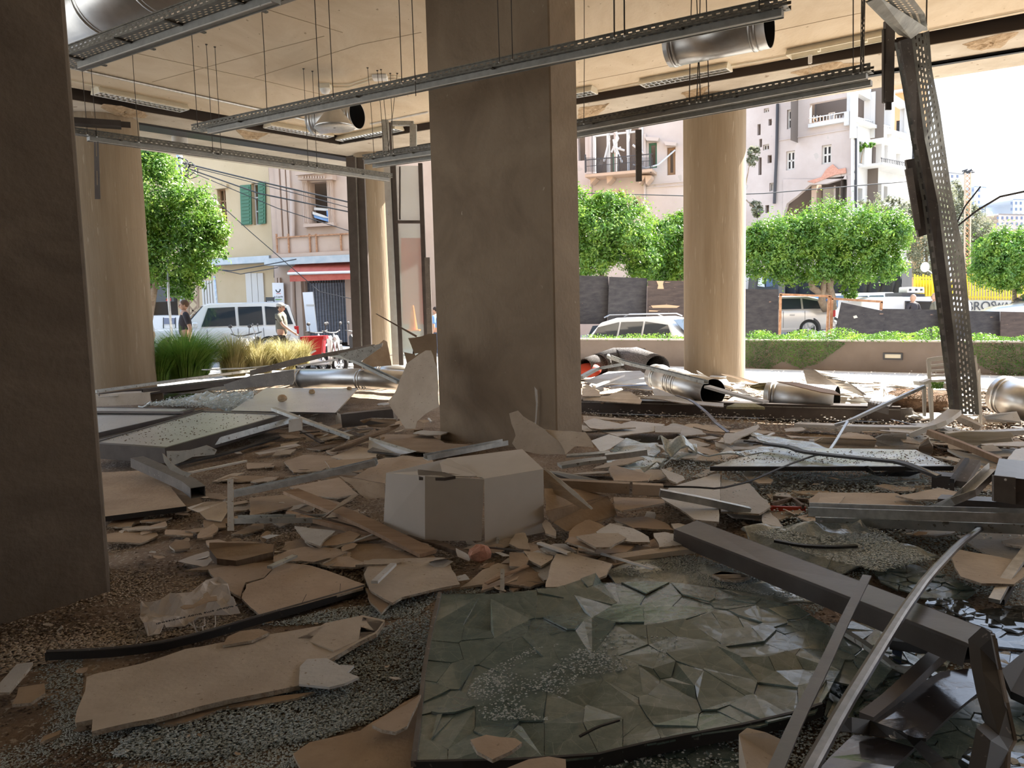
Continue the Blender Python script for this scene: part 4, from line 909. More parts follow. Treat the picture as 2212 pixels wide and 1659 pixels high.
for k in range(3):
    xs = ((1843, 1880), (1884, 1918), (1922, 1955))[k]; y = (256, 268, 284)[k]; y2 = (266, 282, 294)[k]
    g.quad('loggia_rail', t, [(xs[0], y - 3), (xs[1], y + 6), (xs[1], y + 8), (xs[0], y - 1)], .1, .06, 'stucco_white')
    for q in range(8): x = xs[0] + (xs[1]-xs[0])*q/8; g.quad('loggia_baluster', t, [(x, y - 2 + q), (x + 1.2, y - 2 + q), (x + 1.2, y2 + q), (x, y2 + q)], .1, .05, 'stucco_white')
for x, y in ((1820, 240), (1833, 236), (1846, 242), (1860, 246)): g.window(t, x + 25, x + 31, y, y + 18, o=-2.3, m='frame_brown', bars=(0, 0), glass='room_dark')
g.quad('cornice', t, [(1838, 266), (1960, 304), (1960, 298), (1838, 258)], 0, .35, 'stucco_white')
b_ = g.quad('balcony_slab', t, [(1854, 362), (1955, 380), (1955, 374), (1854, 357)], 0, 1.3, 'stucco_white')
g.quad('balcony_rail', t, [(1854, 347), (1955, 364), (1955, 366), (1854, 349)], 1.2, .06, 'wrought_iron')
for k in range(26): x = 1855 + k*4; y = 348 + k*.68; g.quad('baluster', t, [(x, y), (x + .8, y), (x + .8, y + 13), (x, y + 13)], 1.22, .03, 'wrought_iron')
g.quad('corner_quoin', t, [(1838, 262), (1843, 263), (1843, 440), (1838, 440)], 0, .12, 'stucco_white')
mb = MB(); mb.tube([g.at(1841, 275, .2), g.at(1841, 450, .2)], .07, 6); link('downpipe', mb, 'wrought_iron', t)
tree('small green shrub growing from the ruined balcony', [(1856, 318, 14, 8), (1878, 312, 13, 6)], 46, 700, .2, 'leaf', [[(1868, 318), (1862, 335), (1860, 352)]], .04, group='plants growing on the ruins', name='shrub')
tree('wilted grey green plant on the left edge of the damaged house', [(1621, 340, 10, 22), (1627, 330, 12, 18)], 44, 900, .2, 'leaf_dry', [[(1621, 340), (1616, 372), (1610, 400)]], .04, group='plants growing on the ruins', name='shrub')
tree('drooping grey green plant beside the small windows above the tree', [(1636, 455, 12, 18), (1630, 440, 10, 12)], 44, 900, .2, 'leaf_dry', [[(1632, 450), (1620, 440), (1612, 432)]], .04, group='plants growing on the ruins', name='shrub')
# ---- orange building and far ones
f = Facade('', (1915, 62), (2030, 60)); t = thing('orange_building', 'orange apartment building with blue windows behind the sagging tray', 'building', f.P(f.w/2, 0))
ow = [(1936, 1950, 260, 285), (1960, 1980, 258, 291), (1959, 1978, 312, 347), (1936, 1950, 312, 345)]
f.wall(0, f.w - 1.2, -.2, 22, [f.rect(*o_) for o_ in ow], 'stucco_orange', t)
for o_ in ow: f.window(t, *o_, m='wrought_iron', bars=(2, 3), glass='far_glass', fw=.12)
f.slab('roof_slab', t, 1925, 1975, 196, 200, .0, .6, 'stucco_white')
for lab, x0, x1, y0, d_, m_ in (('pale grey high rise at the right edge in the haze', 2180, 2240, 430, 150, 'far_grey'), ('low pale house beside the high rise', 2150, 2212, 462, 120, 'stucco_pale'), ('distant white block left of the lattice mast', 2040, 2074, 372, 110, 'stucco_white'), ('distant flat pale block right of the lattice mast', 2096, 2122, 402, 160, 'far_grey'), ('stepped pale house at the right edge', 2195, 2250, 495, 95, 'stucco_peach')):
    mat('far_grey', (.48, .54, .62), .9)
    f = Facade('', (x0, d_), (x1, d_ + 2)); t = thing('far_building', lab, 'building', f.P(f.w/2, 0)); _, zt_ = f.uz((x0+x1)/2, y0)
    f.wall(0, f.w, -.2, zt_, [], m_, t); mb = MB(); mb.prism([f.P(f.w, -.2), f.P(f.w, zt_), f.P(f.w, zt_, -12), f.P(f.w, -.2, -12)], f.d*.1); mb.prism([f.P(0, zt_), f.P(f.w, zt_), f.P(f.w, zt_, -12), f.P(0, zt_, -12)], (0, 0, -.2)); link('roof', mb, m_, t)
    nx = max(2, int((x1-x0)/9)); ny = max(2, int((620 - y0)/14))
    for i in range(nx):
        for j in range(min(ny, 6)): x = x0 + (i + .3)*(x1-x0)/nx; y = y0 + 6 + j*13; f.slab('window', t, x, x + 3.6, y, y + 6, .0, .06, 'far_glass')
# ------------------------------------------------------------------ planter wall, hoarding, cars, people
w0, w1 = G(1650, 800), G(2212, 816); wd = (w1 - w0).normalized(); wn = Vector((-wd.y, wd.x, 0)); wn = wn if wn.y > 0 else -wn
L0 = w0 - wd * 9; L1 = w1 + wd * 9; ZW = .66
t = thing('planter_wall', 'low brown planter wall with pale coping along the street', 'wall', (w0 + w1) / 2)
mb = MB(); mb.prism([L0, L1, L1 + wn*.25, L0 + wn*.25], (0, 0, ZW)); link('wall_body', mb, 'planter_wall', t)
mb = MB(); mb.prism([L0 - wn*.02 + Vector((0, 0, ZW)), L1 - wn*.02 + Vector((0, 0, ZW)), L1 + wn*.27 + Vector((0, 0, ZW)), L0 + wn*.27 + Vector((0, 0, ZW))], (0, 0, .03)); link('coping', mb, 'coping', t)
mb = MB(); mb.prism([L0 + wn*.25, L1 + wn*.25, L1 + wn*1.1, L0 + wn*1.1], (0, 0, ZW - .06)); link('planter_soil', mb, 'crumb_dark', t)
mb = MB(); mb.prism([L0 + wn*1.1 + Vector((0,0,-.5)), L1 + wn*1.1+ Vector((0,0,-.5)), L1 + wn*1.2+ Vector((0,0,-.5)), L0 + wn*1.2+ Vector((0,0,-.5))], (0, 0, ZW+.5)); link('outer_wall', mb, 'planter_wall', t)
def onwall(px, py):                                          # (u along the wall, z)
    r = ray(px, py); k = (w0 - EYE).dot(wn) / r.dot(wn); p = EYE + r * k; return p
def steplight(label, x0, x1, y0, y1, m='lamp_cream'):
    a, b = onwall(x0, (y0+y1)/2), onwall(x1, (y0+y1)/2); z1 = onwall((x0+x1)/2, y0).z; z0 = onwall((x0+x1)/2, y1).z; c = (a + b)/2; c.z = z0
    t = thing('step_light', label, 'wall lamp', c); w_ = (b - a).length/2; h = z1 - z0; T = Matrix((wd, wn, Vector((0,0,1)))).transposed().to_4x4(); T.translation = c
    mb = MB()
    for q in ((-w_, w_, h-.03, h), (-w_, w_, 0, .03), (-w_, -w_+.03, .03, h-.03), (w_-.03, w_, .03, h-.03)): mb.box(q[0], q[1], -.03, .0, q[2], q[3], T=T)
    link('frame', mb, 'wrought_iron', t); link('lens', MB().box(-w_+.03, w_-.03, -.012, 0, .03, h-.03, T=T), m, t)
steplight('rectangular step light set in the planter wall right of the pale round column', 1908, 1950, 762, 777)
steplight('rectangular step light in the planter wall above the crumpled carpet', 1362, 1394, 753, 765)
# ivy
def ivy_top(label, xa, xb, n, h, name='hedge'):
    a, b = onwall(xa, 730), onwall(xb, 730); a.z = b.z = ZW; t = thing(name, label, 'hedge', (a + b)/2, 'ivy on the planter wall'); Lh = (b - a).length
    u = RN.uniform(0, 1, n); c = np.array(a)[None] + np.outer(u, np.array(b - a)); bumps = .5 + .5 * np.sin(u * Lh * 5 + 1.3) * np.sin(u * Lh * 2.1)
    c += np.outer(RN.uniform(-.05, .75, n), np.array(wn)); c[:, 2] += RN.uniform(-.03, 1, n) ** 1.5 * h * (.45 + .8 * bumps)
    o = leafmesh('foliage', c, RN.normal(size=(n, 3)) + np.array((0, 0, .8)), .07, 'leaf', t); o['kind'] = 'stuff'
ivy_top('thin row of ivy on the wall top between the middle and pale round columns', 1258, 1478, 1500, .14)
ivy_top('fuller ivy hedge on the wall top right of the pale round column', 1608, 2030, 6500, .24)
ivy_top('ivy hedge on the wall top right of the sagging tray', 2085, 2320, 2600, .16)
def ivy_face(label, poly, n, dens):
    t = None; P = []; cx = sum(p[0] for p in poly)/len(poly); cy_ = sum(p[1] for p in poly)/len(poly)
    t = thing('hanging_ivy', label, 'ivy', onwall(cx, cy_), 'ivy on the planter wall')
    def inside(x, y):
        c = False; j = len(poly) - 1
        for i in range(len(poly)):
            (xi, yi), (xj, yj) = poly[i], poly[j]
            if (yi > y) != (yj > y) and x < (xj - xi)*(y - yi)/(yj - yi) + xi: c = not c
            j = i
        return c
    xs = [p[0] for p in poly]; ys = [p[1] for p in poly]
    while len(P) < n:
        x, y = R.uniform(min(xs), max(xs)), R.uniform(min(ys), max(ys))
        if inside(x, y) and R.random() < dens: P.append(onwall(x, y) - wn * R.uniform(.01, .07))
    o = leafmesh('foliage', np.array(P), RN.normal(size=(len(P), 3)) * .6 - np.array(wn)[None], .04, 'leaf_dark', t); o['kind'] = 'stuff'
    for k in range(5):
        x = R.choice(xs) * .5 + cx * .5; mb = MB(); q = [onwall(x + i * R.uniform(-14, 14), 736 + i * 12) - wn*.02 for i in range(5)]; mb.tube(q, .006, 4); link('stem', mb, 'bark', t)
ivy_face('patch of ivy hanging down the wall beside the pale round column', [(1608, 735), (1800, 735), (1830, 742), (1800, 762), (1770, 785), (1730, 795), (1690, 780), (1660, 798), (1608, 790)], 5200, .9)
ivy_face('patch of ivy hanging down the wall at the right edge', [(2100, 742), (2320, 745), (2320, 815), (2160, 812), (2120, 790), (2090, 770)], 4200, .9)
# ---- black hoarding boards on the street
mat('hoarding', (.028, .026, .03), .75, col2=(.06, .055, .055), scale=3, bump=.2, speck=(.35, .22, .15), speck_scale=4, speck_at=.73, stretch=(1, 1, 3)); mat('hoarding_brown', (.05, .036, .032), .8, col2=(.09, .065, .055), scale=4, speck=(.4, .26, .18), speck_scale=7, speck_at=.68, stretch=(.6, .6, 3))
mat('bare_ply', (.55, .38, .24), .85)
def upright(name, label, cat, pts, d_, th, m, group=None, marks=(), par=None):
    dd = (lambda x: d_) if not isinstance(d_, tuple) else (lambda x, a=min(p[0] for p in pts), b=max(p[0] for p in pts): d_[0] + (d_[1]-d_[0])*(x-a)/(b-a))
    P = [D(x, y, dd(x)) for x, y in pts]; 
    if par is None:
        t = thing(name, label, cat, Vector((sum(p.x for p in P)/len(P), sum(p.y for p in P)/len(P), min(p.z for p in P))), group)
    else: t = par
    mb = MB(); mb.prism(P, (0, th, 0)); o = link('board' if par is None else name, mb, m, t)
    for q, mm in marks:
        mb = MB(); mb.prism([D(x, y, dd(x) - .012) for x, y in q], (0, .01, 0)); link('bare_patch', mb, mm, t)
    return t
G1 = 'black plywood hoarding boards along the street'
upright('hoarding_board', 'black board with a tilted right edge, just right of the middle column', 'board', [(1225, 594), (1314, 597), (1316, 640), (1311, 700), (1225, 700)], (23, 23.3), .03, 'hoarding', G1)
upright('hoarding_board', 'plain black board, second right of the middle column', 'board', [(1316, 598), (1398, 601), (1396, 715), (1312, 705)], (23.1, 23.4), .03, 'hoarding', G1)
upright('hoarding_board', 'dark brown board with torn pale wood patches beside the round column', 'board', [(1399, 606), (1500, 607), (1500, 735), (1397, 720)], (23.2, 23.5), .03, 'hoarding_brown', G1,
        marks=[([(1418, 607), (1434, 607), (1432, 614), (1434, 624), (1420, 624), (1422, 616)], 'bare_ply'), ([(1406, 660), (1440, 658), (1469, 661), (1462, 665), (1410, 665)], 'bare_ply'), ([(1402, 670), (1422, 671), (1420, 673), (1402, 673)], 'bare_ply')])
upright('hoarding_board', 'tall black board just right of the pale round column', 'board', [(1590, 624), (1682, 625), (1681, 730), (1590, 730)], (23, 23), .03, 'hoarding', G1)
upright('hoarding_board', 'black board leaning to the left behind the ivy, with a small hole', 'board', [(1818, 653), (1914, 673), (1902, 735), (1800, 735)], (21.5, 21.8), .03, 'hoarding', G1, marks=[([(1843, 683), (1850, 681), (1853, 686), (1845, 688)], 'frame_pale')])
upright('hoarding_board', 'low black board behind the ivy left of the sagging tray', 'board', [(1906, 667), (2031, 669), (2030, 735), (1900, 735)], (22, 22.2), .03, 'hoarding', G1)
upright('hoarding_board', 'low black board crossed by the sagging tray', 'board', [(2033, 670), (2160, 673), (2160, 740), (2033, 735)], (22, 22.2), .03, 'hoarding', G1)
upright('hoarding_board', 'low brownish black board at the right edge', 'board', [(2162, 673), (2290, 676), (2290, 742), (2161, 742)], (22, 22.2), .03, 'hoarding_brown', G1)
t = thing('rusty_frame', 'rusty square tube frame left over from the hoarding', 'frame', D(1790, 730, 22))
for q in ([(1686, 636), (1684, 730)], [(1684, 636), (1796, 640)], [(1791, 640), (1786, 730)], [(1796, 645), (1906, 652)], [(1904, 652), (1903, 670)], [(1797, 645), (1795, 728)]):
    mb = MB(); mb.sweep(rect(.06, .06), [D(x, y, 22) for x, y in q], up=Vector((0, 1, 0))); link('tube', mb, 'rust', t)
# ---- generic car: local x forward, z up
mat('car_white', (.78, .78, .77), .25, spec=.6, coat=.5); mat('car_glass', (.03, .04, .05), .04, spec=1.0); mat('tyre', (.02, .02, .02), .85); mat('rim', (.45, .46, .48), .3, metal=.8)
mat('car_silver', (.60, .58, .57), .3, metal=.3, coat=.5); mat('car_blue', (.02, .15, .5), .3, coat=.5); mat('tail_red', (.5, .02, .02), .2); mat('car_trim', (.05, .05, .055), .5); mat('lamp_glass', (.75, .76, .78), .1, spec=.9); mat('orange_plastic', (.8, .22, .03), .5)
def car(label, loc, head, paint, L_=4.5, W=1.8, H=1.7, hood=.95, belt=1.0, kind='suv', rails=False, group='vehicles on the street', side=None):
    t = thing('car', label, 'car', loc, group); T = TR(loc, head); w = W/2
    if kind == 'suv': st = [(-L_/2, .5, .92, .92), (-L_/2+.06, .35, belt, .97), (-L_*.28, .25, belt, 1), (L_*.1, .25, belt, 1), (L_*.22, .25, belt-.02, 1), (L_*.42, .3, hood-.03, .96), (L_/2-.08, .35, hood-.12, .9), (L_/2, .45, .75, .82)]
    else: st = [(-L_/2, .5, .85, .85), (-L_/2+.1, .32, belt, .94), (-L_*.28, .22, belt, 1), (L_*.1, .22, belt-.02, 1), (L_*.25, .22, belt-.06, 1), (L_*.40, .25, hood-.08, .94), (L_/2-.12, .3, hood-.22, .86), (L_/2, .4, .6, .72)]
    mb = MB(); prof = lambda x, z0, z1, k: [(x, -w*k*.93, z0), (x, -w*k, z0+.12), (x, -w*k, z1-.16), (x, -w*k*.93, z1-.02), (x, -w*k*.7, z1+.03), (x, w*k*.7, z1+.03), (x, w*k*.93, z1-.02), (x, w*k, z1-.16), (x, w*k, z0+.12), (x, w*k*.93, z0)]
    for s_ in st: mb.v += [tuple(T @ Vector(p)) for p in prof(*s_)]
    n = 10
    for i in range(len(st)-1):
        for j in range(n): mb.f.append((i*n+j, i*n+(j+1) % n, (i+1)*n+(j+1) % n, (i+1)*n+j)); mb.mi.append(0)
    mb.f.append(tuple(range(n-1, -1, -1))); mb.f.append(tuple((len(st)-1)*n+j for j in range(n))); mb.mi += [0, 0]
    link('body', mb, paint, t, smooth=35)
    # greenhouse
    if kind == 'suv': gx = [(-L_*.485, belt, .9), (-L_*.455, H-.12, .76), (-L_*.40, H, .72), (L_*.06, H, .72), (L_*.10, H-.05, .74), (L_*.235, belt-.02, .9)]
    else: gx = [(-L_*.48, belt, .86), (-L_*.40, H-.14, .72), (-L_*.3, H-.02, .66), (L_*.0, H, .66), (L_*.06, H-.05, .68), (L_*.24, belt-.04, .86)]
    mb = MB()
    for x, z, k in gx: mb.v += [tuple(T @ Vector(p)) for p in ((x, -w*.92, belt-.02), (x, -w*k, z), (x, -w*k*.8, z+.035 if z > belt+.2 else z+.005), (x, w*k*.8, z+.035 if z > belt+.2 else z+.005), (x, w*k, z), (x, w*.92, belt-.02))]
    n = 6
    for i in range(len(gx)-1):
        for j in range(n): mb.f.append((i*n+j, i*n+(j+1) % n, (i+1)*n+(j+1) % n, (i+1)*n+j)); mb.mi.append(0)
    mb.f.append(tuple(range(n-1, -1, -1))); mb.f.append(tuple((len(gx)-1)*n+j for j in range(n))); mb.mi += [0, 0]
    link('roof', mb, paint, t, smooth=30)
    def top(x):
        for (x0, z0, k0), (x1, z1, k1) in zip(gx, gx[1:]):
            if x0 <= x <= x1: s_ = (x-x0)/(x1-x0); return z0+(z1-z0)*s_, k0+(k1-k0)*s_
        return belt, .9
    wins = [(-L_*.455, -L_*.29), (-L_*.27, -L_*.115), (-L_*.095, L_*.075)] if kind == 'suv' else [(-L_*.43, -L_*.26), (-L_*.245, -L_*.09), (-L_*.075, L_*.08)]
    for sg in (-1, 1):
        for k, (x0, x1) in enumerate(wins):
            mb = MB(); x1b = min(x1 + (.22 if k == 2 else 0), L_*.2); q = []
            za, ka = top(x0); zb, kb = top(x1)
            for x, f_ in ((x0 if k else x0-.06, .05), (x1b, .05), (x1, .86), (x0 + (.1 if k == 0 else 0), .86)):
                z, kk = top(x if f_ > .5 else max(x0 + .05, min(x, x1))); zz = belt + (z - belt) * f_; ww = w*(.92 + (kk - .92)*f_) + .012
                q.append(T @ Vector((x, sg*ww, zz)))
            mb.prism(q, (T.to_3x3() @ Vector((0, sg*.008, 0)))); link('side_window', mb, 'car_glass', t)
        for x, z_, nm in ((L_*.16, belt+.02, 'mirror'),):
            mb = MB(); mb.bevbox(x-.06, x+.1, sg*(w+.02) - .09 if sg < 0 else sg*(w-.02), sg*(w-.02) if sg < 0 else w+.11, z_-.02, z_+.15, .03, T=T); link(nm, mb, paint, t)
        for x in (-L_*.3, L_*.31):
            wl = MB(); R_ = .36 if kind == 'suv' else .33; TT = T @ Matrix.Translation((x, sg*(w-.1), R_)) @ Matrix.Rotation(PI/2 * -sg, 4, 'X')
            ac = MB(); ac.lathe([(.001, .085), (R_+.075, .085), (R_+.075, .0)], 24, T=TT); link('wheel_arch', ac, 'car_trim', t)
            wl.lathe([(R_*.66, .09), (R_*.7, .12), (R_*.95, .12), (R_, .08), (R_, -.1), (R_*.6, -.1)], 24, T=TT); wh = link('wheel', wl, 'tyre', t, smooth=40)
            sp_ = MB(); sp_.lathe([(.001, .10), (.06, .11), (.06, .09)], 12, T=TT)
            for k in range(5):
                a = k*2*PI/5; sp_.box(.03, R_*.68, -.03, .03, .085, .105, T=TT @ Matrix.Rotation(a, 4, 'Z'))
            sp_.lathe([(R_*.62, .10), (R_*.7, .115), (R_*.7, .08)], 24, T=TT); link('rim', sp_, 'rim', wh)
        mb = MB(); mb.bevbox(-L_/2-.02, -L_/2+.12, sg*w*.86-.09, sg*w*.86+.09, belt-.28, belt-.03, .02, T=T); link('tail_lamp', mb, 'tail_red', t)
        mb = MB(); mb.bevbox(L_/2-.2, L_/2-.02, sg*w*.72-.12, sg*w*.72+.1, .58, .76, .03, T=T); link('head_lamp', mb, 'lamp_glass', t)
        mb = MB(); mb.box(-L_*.2, L_*.2, sg*w-.0 if sg > 0 else -w-.03, w+.03 if sg > 0 else -w, .3, .37, T=T); link('side_moulding', mb, 'car_trim' if kind == 'suv' else paint, t)
        for x in (-L_*.04, -L_*.19): mb = MB(); mb.box(x, x+.16, sg*w-.005 if sg > 0 else -w-.025, w+.025 if sg > 0 else -w+.005, belt-.2, belt-.16, T=T); link('door_handle', mb, paint, t)
        for x in (-L_*.105, L_*.09, -L_*.27): mb = MB(); mb.box(x, x+.012, sg*w-.004 if sg > 0 else -w-.004, w+.004 if sg > 0 else -w+.004, .35, belt-.05, T=T); link('door_gap', mb, 'car_trim', t)
    # screens
    for (xa, xb, nm) in ((L_*.095, L_*.225, 'windscreen'), (-L_*.482, -L_*.45, 'rear_window')):
        z1, k1 = top(xa + (0 if nm == 'windscreen' else .03)); z0, k0 = top(xb if nm == 'windscreen' else xa+.0)
        if nm == 'windscreen': q = [(xb, -w*.8, belt+.04), (xb, w*.8, belt+.04), (xa+.02, w*.66, H-.08), (xa+.02, -w*.66, H-.08)]; o_ = Vector((.03, 0, .03))
        else: q = [(-L_*.478, w*.76, belt+.08), (-L_*.478, -w*.76, belt+.08), (-L_*.455, -w*.64, H-.2), (-L_*.455, w*.64, H-.2)]; o_ = Vector((-.04, 0, .0))
        mb = MB(); mb.prism([T @ (Vector(p) + o_) for p in q], T.to_3x3() @ (o_*.2)); link(nm, mb, 'car_glass', t)
    mb = MB(); mb.bevbox(L_/2-.1, L_/2+.06, -w*.85, w*.85, .32, .55, .04, T=T); link('front_bumper', mb, paint, t)
    mb = MB(); mb.bevbox(-L_/2-.06, -L_/2+.1, -w*.88, w*.88, .34, .56, .04, T=T); link('rear_bumper', mb, paint, t)
    mb = MB(); mb.box(L_/2-.03, L_/2+.0, -w*.5, w*.5, .58, .74, T=T); link('grille', mb, 'car_trim', t)
    mb = MB(); mb.box(-L_/2-.075, -L_/2-.06, -.25, .25, .6, .72, T=T); link('number_plate', mb, 'sign_white', t)
    if rails:
        for sg in (-1, 1): mb = MB(); mb.tube([T @ Vector(p) for p in ((-L_*.38, sg*w*.62, H+.03), (-L_*.34, sg*w*.62, H+.1), (L_*.0, sg*w*.62, H+.1), (L_*.04, sg*w*.62, H+.03))], .018, 6); link('roof_rail', mb, 'rim', t)
    return t
c = D(476, 740, 24.5); car('white four door off-road car parked before the cream house', (c.x, c.y, .14), PI + .42, 'car_white', L_=4.5, W=1.8, H=1.72, belt=1.02, hood=1.02, rails=False)
c = D(1652, 690, 28.5); car('silver white estate car with red tail lamp behind the rusty frame', (c.x, c.y, .2), PI - .12, 'car_silver', L_=4.4, W=1.8, H=1.46, kind='wagon')
c = onwall(1352, 730) + wn*2.4; car('blue and white car of which only the roof shows over the planter wall', (c.x, c.y, -.42), math.atan2(wd.y, wd.x) - .03, 'car_white', L_=4.4, W=1.8, H=1.58, kind='wagon', rails=True)
c = D(1700, 690, 31.5); car('blue car glimpsed behind the silver estate car', (c.x, c.y, .2), PI - .12, 'car_blue', L_=4.2, W=1.75, H=1.42, kind='wagon')
c = D(1893, 720, 24.4); car('white car with bright windscreen low behind the ivy hedge', (c.x, c.y, -.36), PI + .12, 'car_white', L_=4.2, W=1.75, H=1.4, kind='wagon')
c = D(2212, 690, 27); car('white car at the far right edge beyond the black boards', (c.x + .9, c.y, .22), PI - .3, 'car_white', L_=4.3, W=1.75, H=1.5, kind='wagon')
c = D(1852, 690, 30); car('white pickup roof between the blue car and the van', (c.x, c.y+1, .15), PI + .3, 'car_white', L_=4.3, W=1.75, H=1.55, kind='suv')
# parked white van far left
t = thing('white_van', 'white panel van behind the man in the dark shirt', 'van', D(350, 745, 27))
mb = MB(); mb.prism([D(x, y, 27) for x, y in ((300, 682), (402, 682), (404, 740), (300, 745))], (0, 1.9, 0)); link('cargo_box', mb, 'car_white', t)
for x in (352, 378): mb = MB(); mb.prism([D(x, 686, 26.98), D(x+1.2, 686, 26.98), D(x+1.2, 738, 26.98), D(x, 738, 26.98)], (0, .02, 0)); link('door_gap', mb, 'car_trim', t)
mb = MB(); mb.prism([D(x, y, 26.97) for x, y in ((354, 687), (377, 687), (377, 700), (354, 700))], (0, .02, 0)); link('side_window', mb, 'far_glass', t)
# satellite van
t = thing('broadcast_van', 'white broadcast van with open side window behind the low black boards', 'van', D(1960, 720, 26.5)); d_ = 26.5
mb = MB(); mb.prism([D(x, y, d_) for x, y in ((1862, 648), (1880, 641), (2085, 641), (2100, 655), (2100, 730), (1862, 730))], (0, 2, 0)); link('body', mb, 'car_white', t, bevel=.06)
mb = MB(); mb.prism([D(x, y, d_ - .03) for x, y in ((1958, 652), (2024, 653), (2022, 672), (1956, 672))], (0, .02, 0)); link('open_window', mb, 'room_dark', t)
for q in ([(1956, 650), (2026, 651), (2026, 653), (1956, 652)], [(1956, 650), (1958, 650), (1958, 674), (1956, 674)], [(2024, 651), (2028, 651), (2026, 674), (2022, 674)]): mb = MB(); mb.prism([D(x, y, d_ - .05) for x, y in q], (0, .04, 0)); link('window_trim', mb, 'car_trim', t)
mb = MB(); mb.prism([D(x, y, d_ - .03) for x, y in ((2030, 654), (2038, 654), (2038, 668), (2029, 668))], (0, .02, 0)); link('rear_window', mb, 'far_glass', t)
mb = MB(); mb.prism([D(x, y, d_ + .2) for x, y in ((1948, 632), (1998, 635), (1998, 648), (1948, 645))], (0, 1.2, 0)); link('roof_platform', mb, 'car_trim', t)
mb = MB(); mb.prism([D(x, y, d_ + .2) for x, y in ((2003, 640), (2040, 640), (2040, 648), (2003, 648))], (0, 1.2, 0)); link('roof_platform', mb, 'car_trim', t)
t2 = thing('equipment_case', 'white equipment case on the van roof', 'case', D(1978, 634, 26.8))
mb = MB(); mb.prism([D(x, y, 26.8) for x, y in ((1960, 620), (1997, 620), (1998, 633), (1959, 633))], (0, .6, 0)); link('case_body', mb, 'sign_white', t2, bevel=.03)
for x in (1965, 1978, 1989): mb = MB(); mb.prism([D(x, 624, 26.76), D(x+4, 624, 26.76), D(x+4, 628, 26.76), D(x, 628, 26.76)], (0, .03, 0)); link('latch', mb, 'wrought_iron', t2)
c = D(2036, 576, 27.3); t2 = thing('satellite_dish', 'large cream satellite dish on the van roof behind the sagging tray', 'satellite dish', D(2036, 640, 27.3))
T = Matrix.Translation(c) @ Matrix.Rotation(-1.0, 4, 'Z') @ Matrix.Rotation(PI/2 - .25, 4, 'Y')
mb = MB(); mb.lathe([(.001, -.16), (.3, -.13), (.45, -.06), (.60, .03)], 32, T=T); link('reflector', mb, 'lamp_white', t2, smooth=True, solid=.02)
mb = MB(); mb.tube([c, D(2026, 640, 27.3)], .07, 8); link('stand', mb, 'lamp_white', t2); mb = MB(); mb.ball(D(1998, 577, 27.0), .14, sq=(1, 1, 1.2)); link('feed_horn', mb, 'sign_white', t2, smooth=True); mb = MB(); mb.tube([D(2000, 580, 27.0), D(2022, 596, 27.2), D(2030, 610, 27.3)], .02, 5); link('feed_arm', mb, 'lamp_white', t2)
# black tent truck
mat('tarp', (.012, .013, .017), .5, bump=.5, bscale=1.2)
t = thing('tarpaulin_truck', 'truck covered by a black wrinkled tarpaulin behind the umbrella tree', 'truck', D(1830, 720, 33))
mb = MB(); prof = [(1700, 590), (1730, 600), (1850, 590), (1905, 588), (1938, 566), (1966, 567), (1970, 600), (1970, 646), (1945, 650), (1700, 650)]
nx_ = 40; a_, b_ = D(1700, 600, 33), D(1947, 600, 33)
for i in range(nx_ + 1):
    x = 1700 + 247*i/nx_; yt = 600 - 4*math.sin(i*.5) - max(0, (x - 1890))*.62*(1 if x > 1890 else 0) + 2*math.sin(i*1.7)
    for j in range(9): y = yt + (652 - yt)*j/8; p = D(x, y, 33); p.y += .12*math.sin(i*1.3 + j*.35) + .06*math.sin(i*2.9); mb.v.append(tuple(p))
for i in range(nx_):
    for j in range(8): q = i*9 + j; mb.f.append((q, q+1, q+10, q+9)); mb.mi.append(0)
link('tarpaulin', mb, 'tarp', t, smooth=True, solid=.03)
mb = MB(); mb.prism([D(1948, 566, 33), D(1970, 570, 34), D(1970, 650, 34), D(1948, 652, 33)], (0, .05, 0)); link('tarpaulin_end', mb, 'tarp', t)
mb = MB(); mb.prism([D(1915, 566, 33), D(1950, 562, 33), D(1970, 567, 34), D(1935, 572, 33.5)], (0, .1, .05)); link('roof_sheet', mb, 'frame_pale', t)
mb = MB(); mb.prism([D(1696, 600, 33.4), D(1945, 600, 33.4), D(1945, 660, 33.4), D(1696, 660, 33.4)], (0, 2, 0)); link('truck_body', mb, 'tarp', t)
t = thing('truck_cab', 'dark green truck cab with open window right of the pale round column', 'truck', D(1660, 700, 32))
mb = MB(); mb.prism([D(x, y, 32) for x, y in ((1632, 622), (1634, 600), (1640, 590), (1682, 588), (1684, 660), (1632, 660))], (0, 2.2, 0)); link('cab', mb, 'leaf_dark' if False else 'sign_dark', t, bevel=.05)
mb = MB(); mb.prism([D(x, y, 31.96) for x, y in ((1637, 618), (1639, 602), (1648, 597), (1652, 620))], (0, .03, 0)); link('window', mb, 'lamp_glass', t)
mb = MB(); mb.prism([D(x, y, 31.96) for x, y in ((1655, 620), (1655, 596), (1668, 596), (1669, 618))], (0, .03, 0)); link('window', mb, 'far_glass', t)
mb = MB(); mb.prism([D(x, y, 33) for x, y in ((1596, 595), (1632, 596), (1632, 650), (1596, 650))], (0, 2, 0)); one('white_truck_box', 'white truck body peeking between round column and truck cab', 'truck', mb, 'car_white')
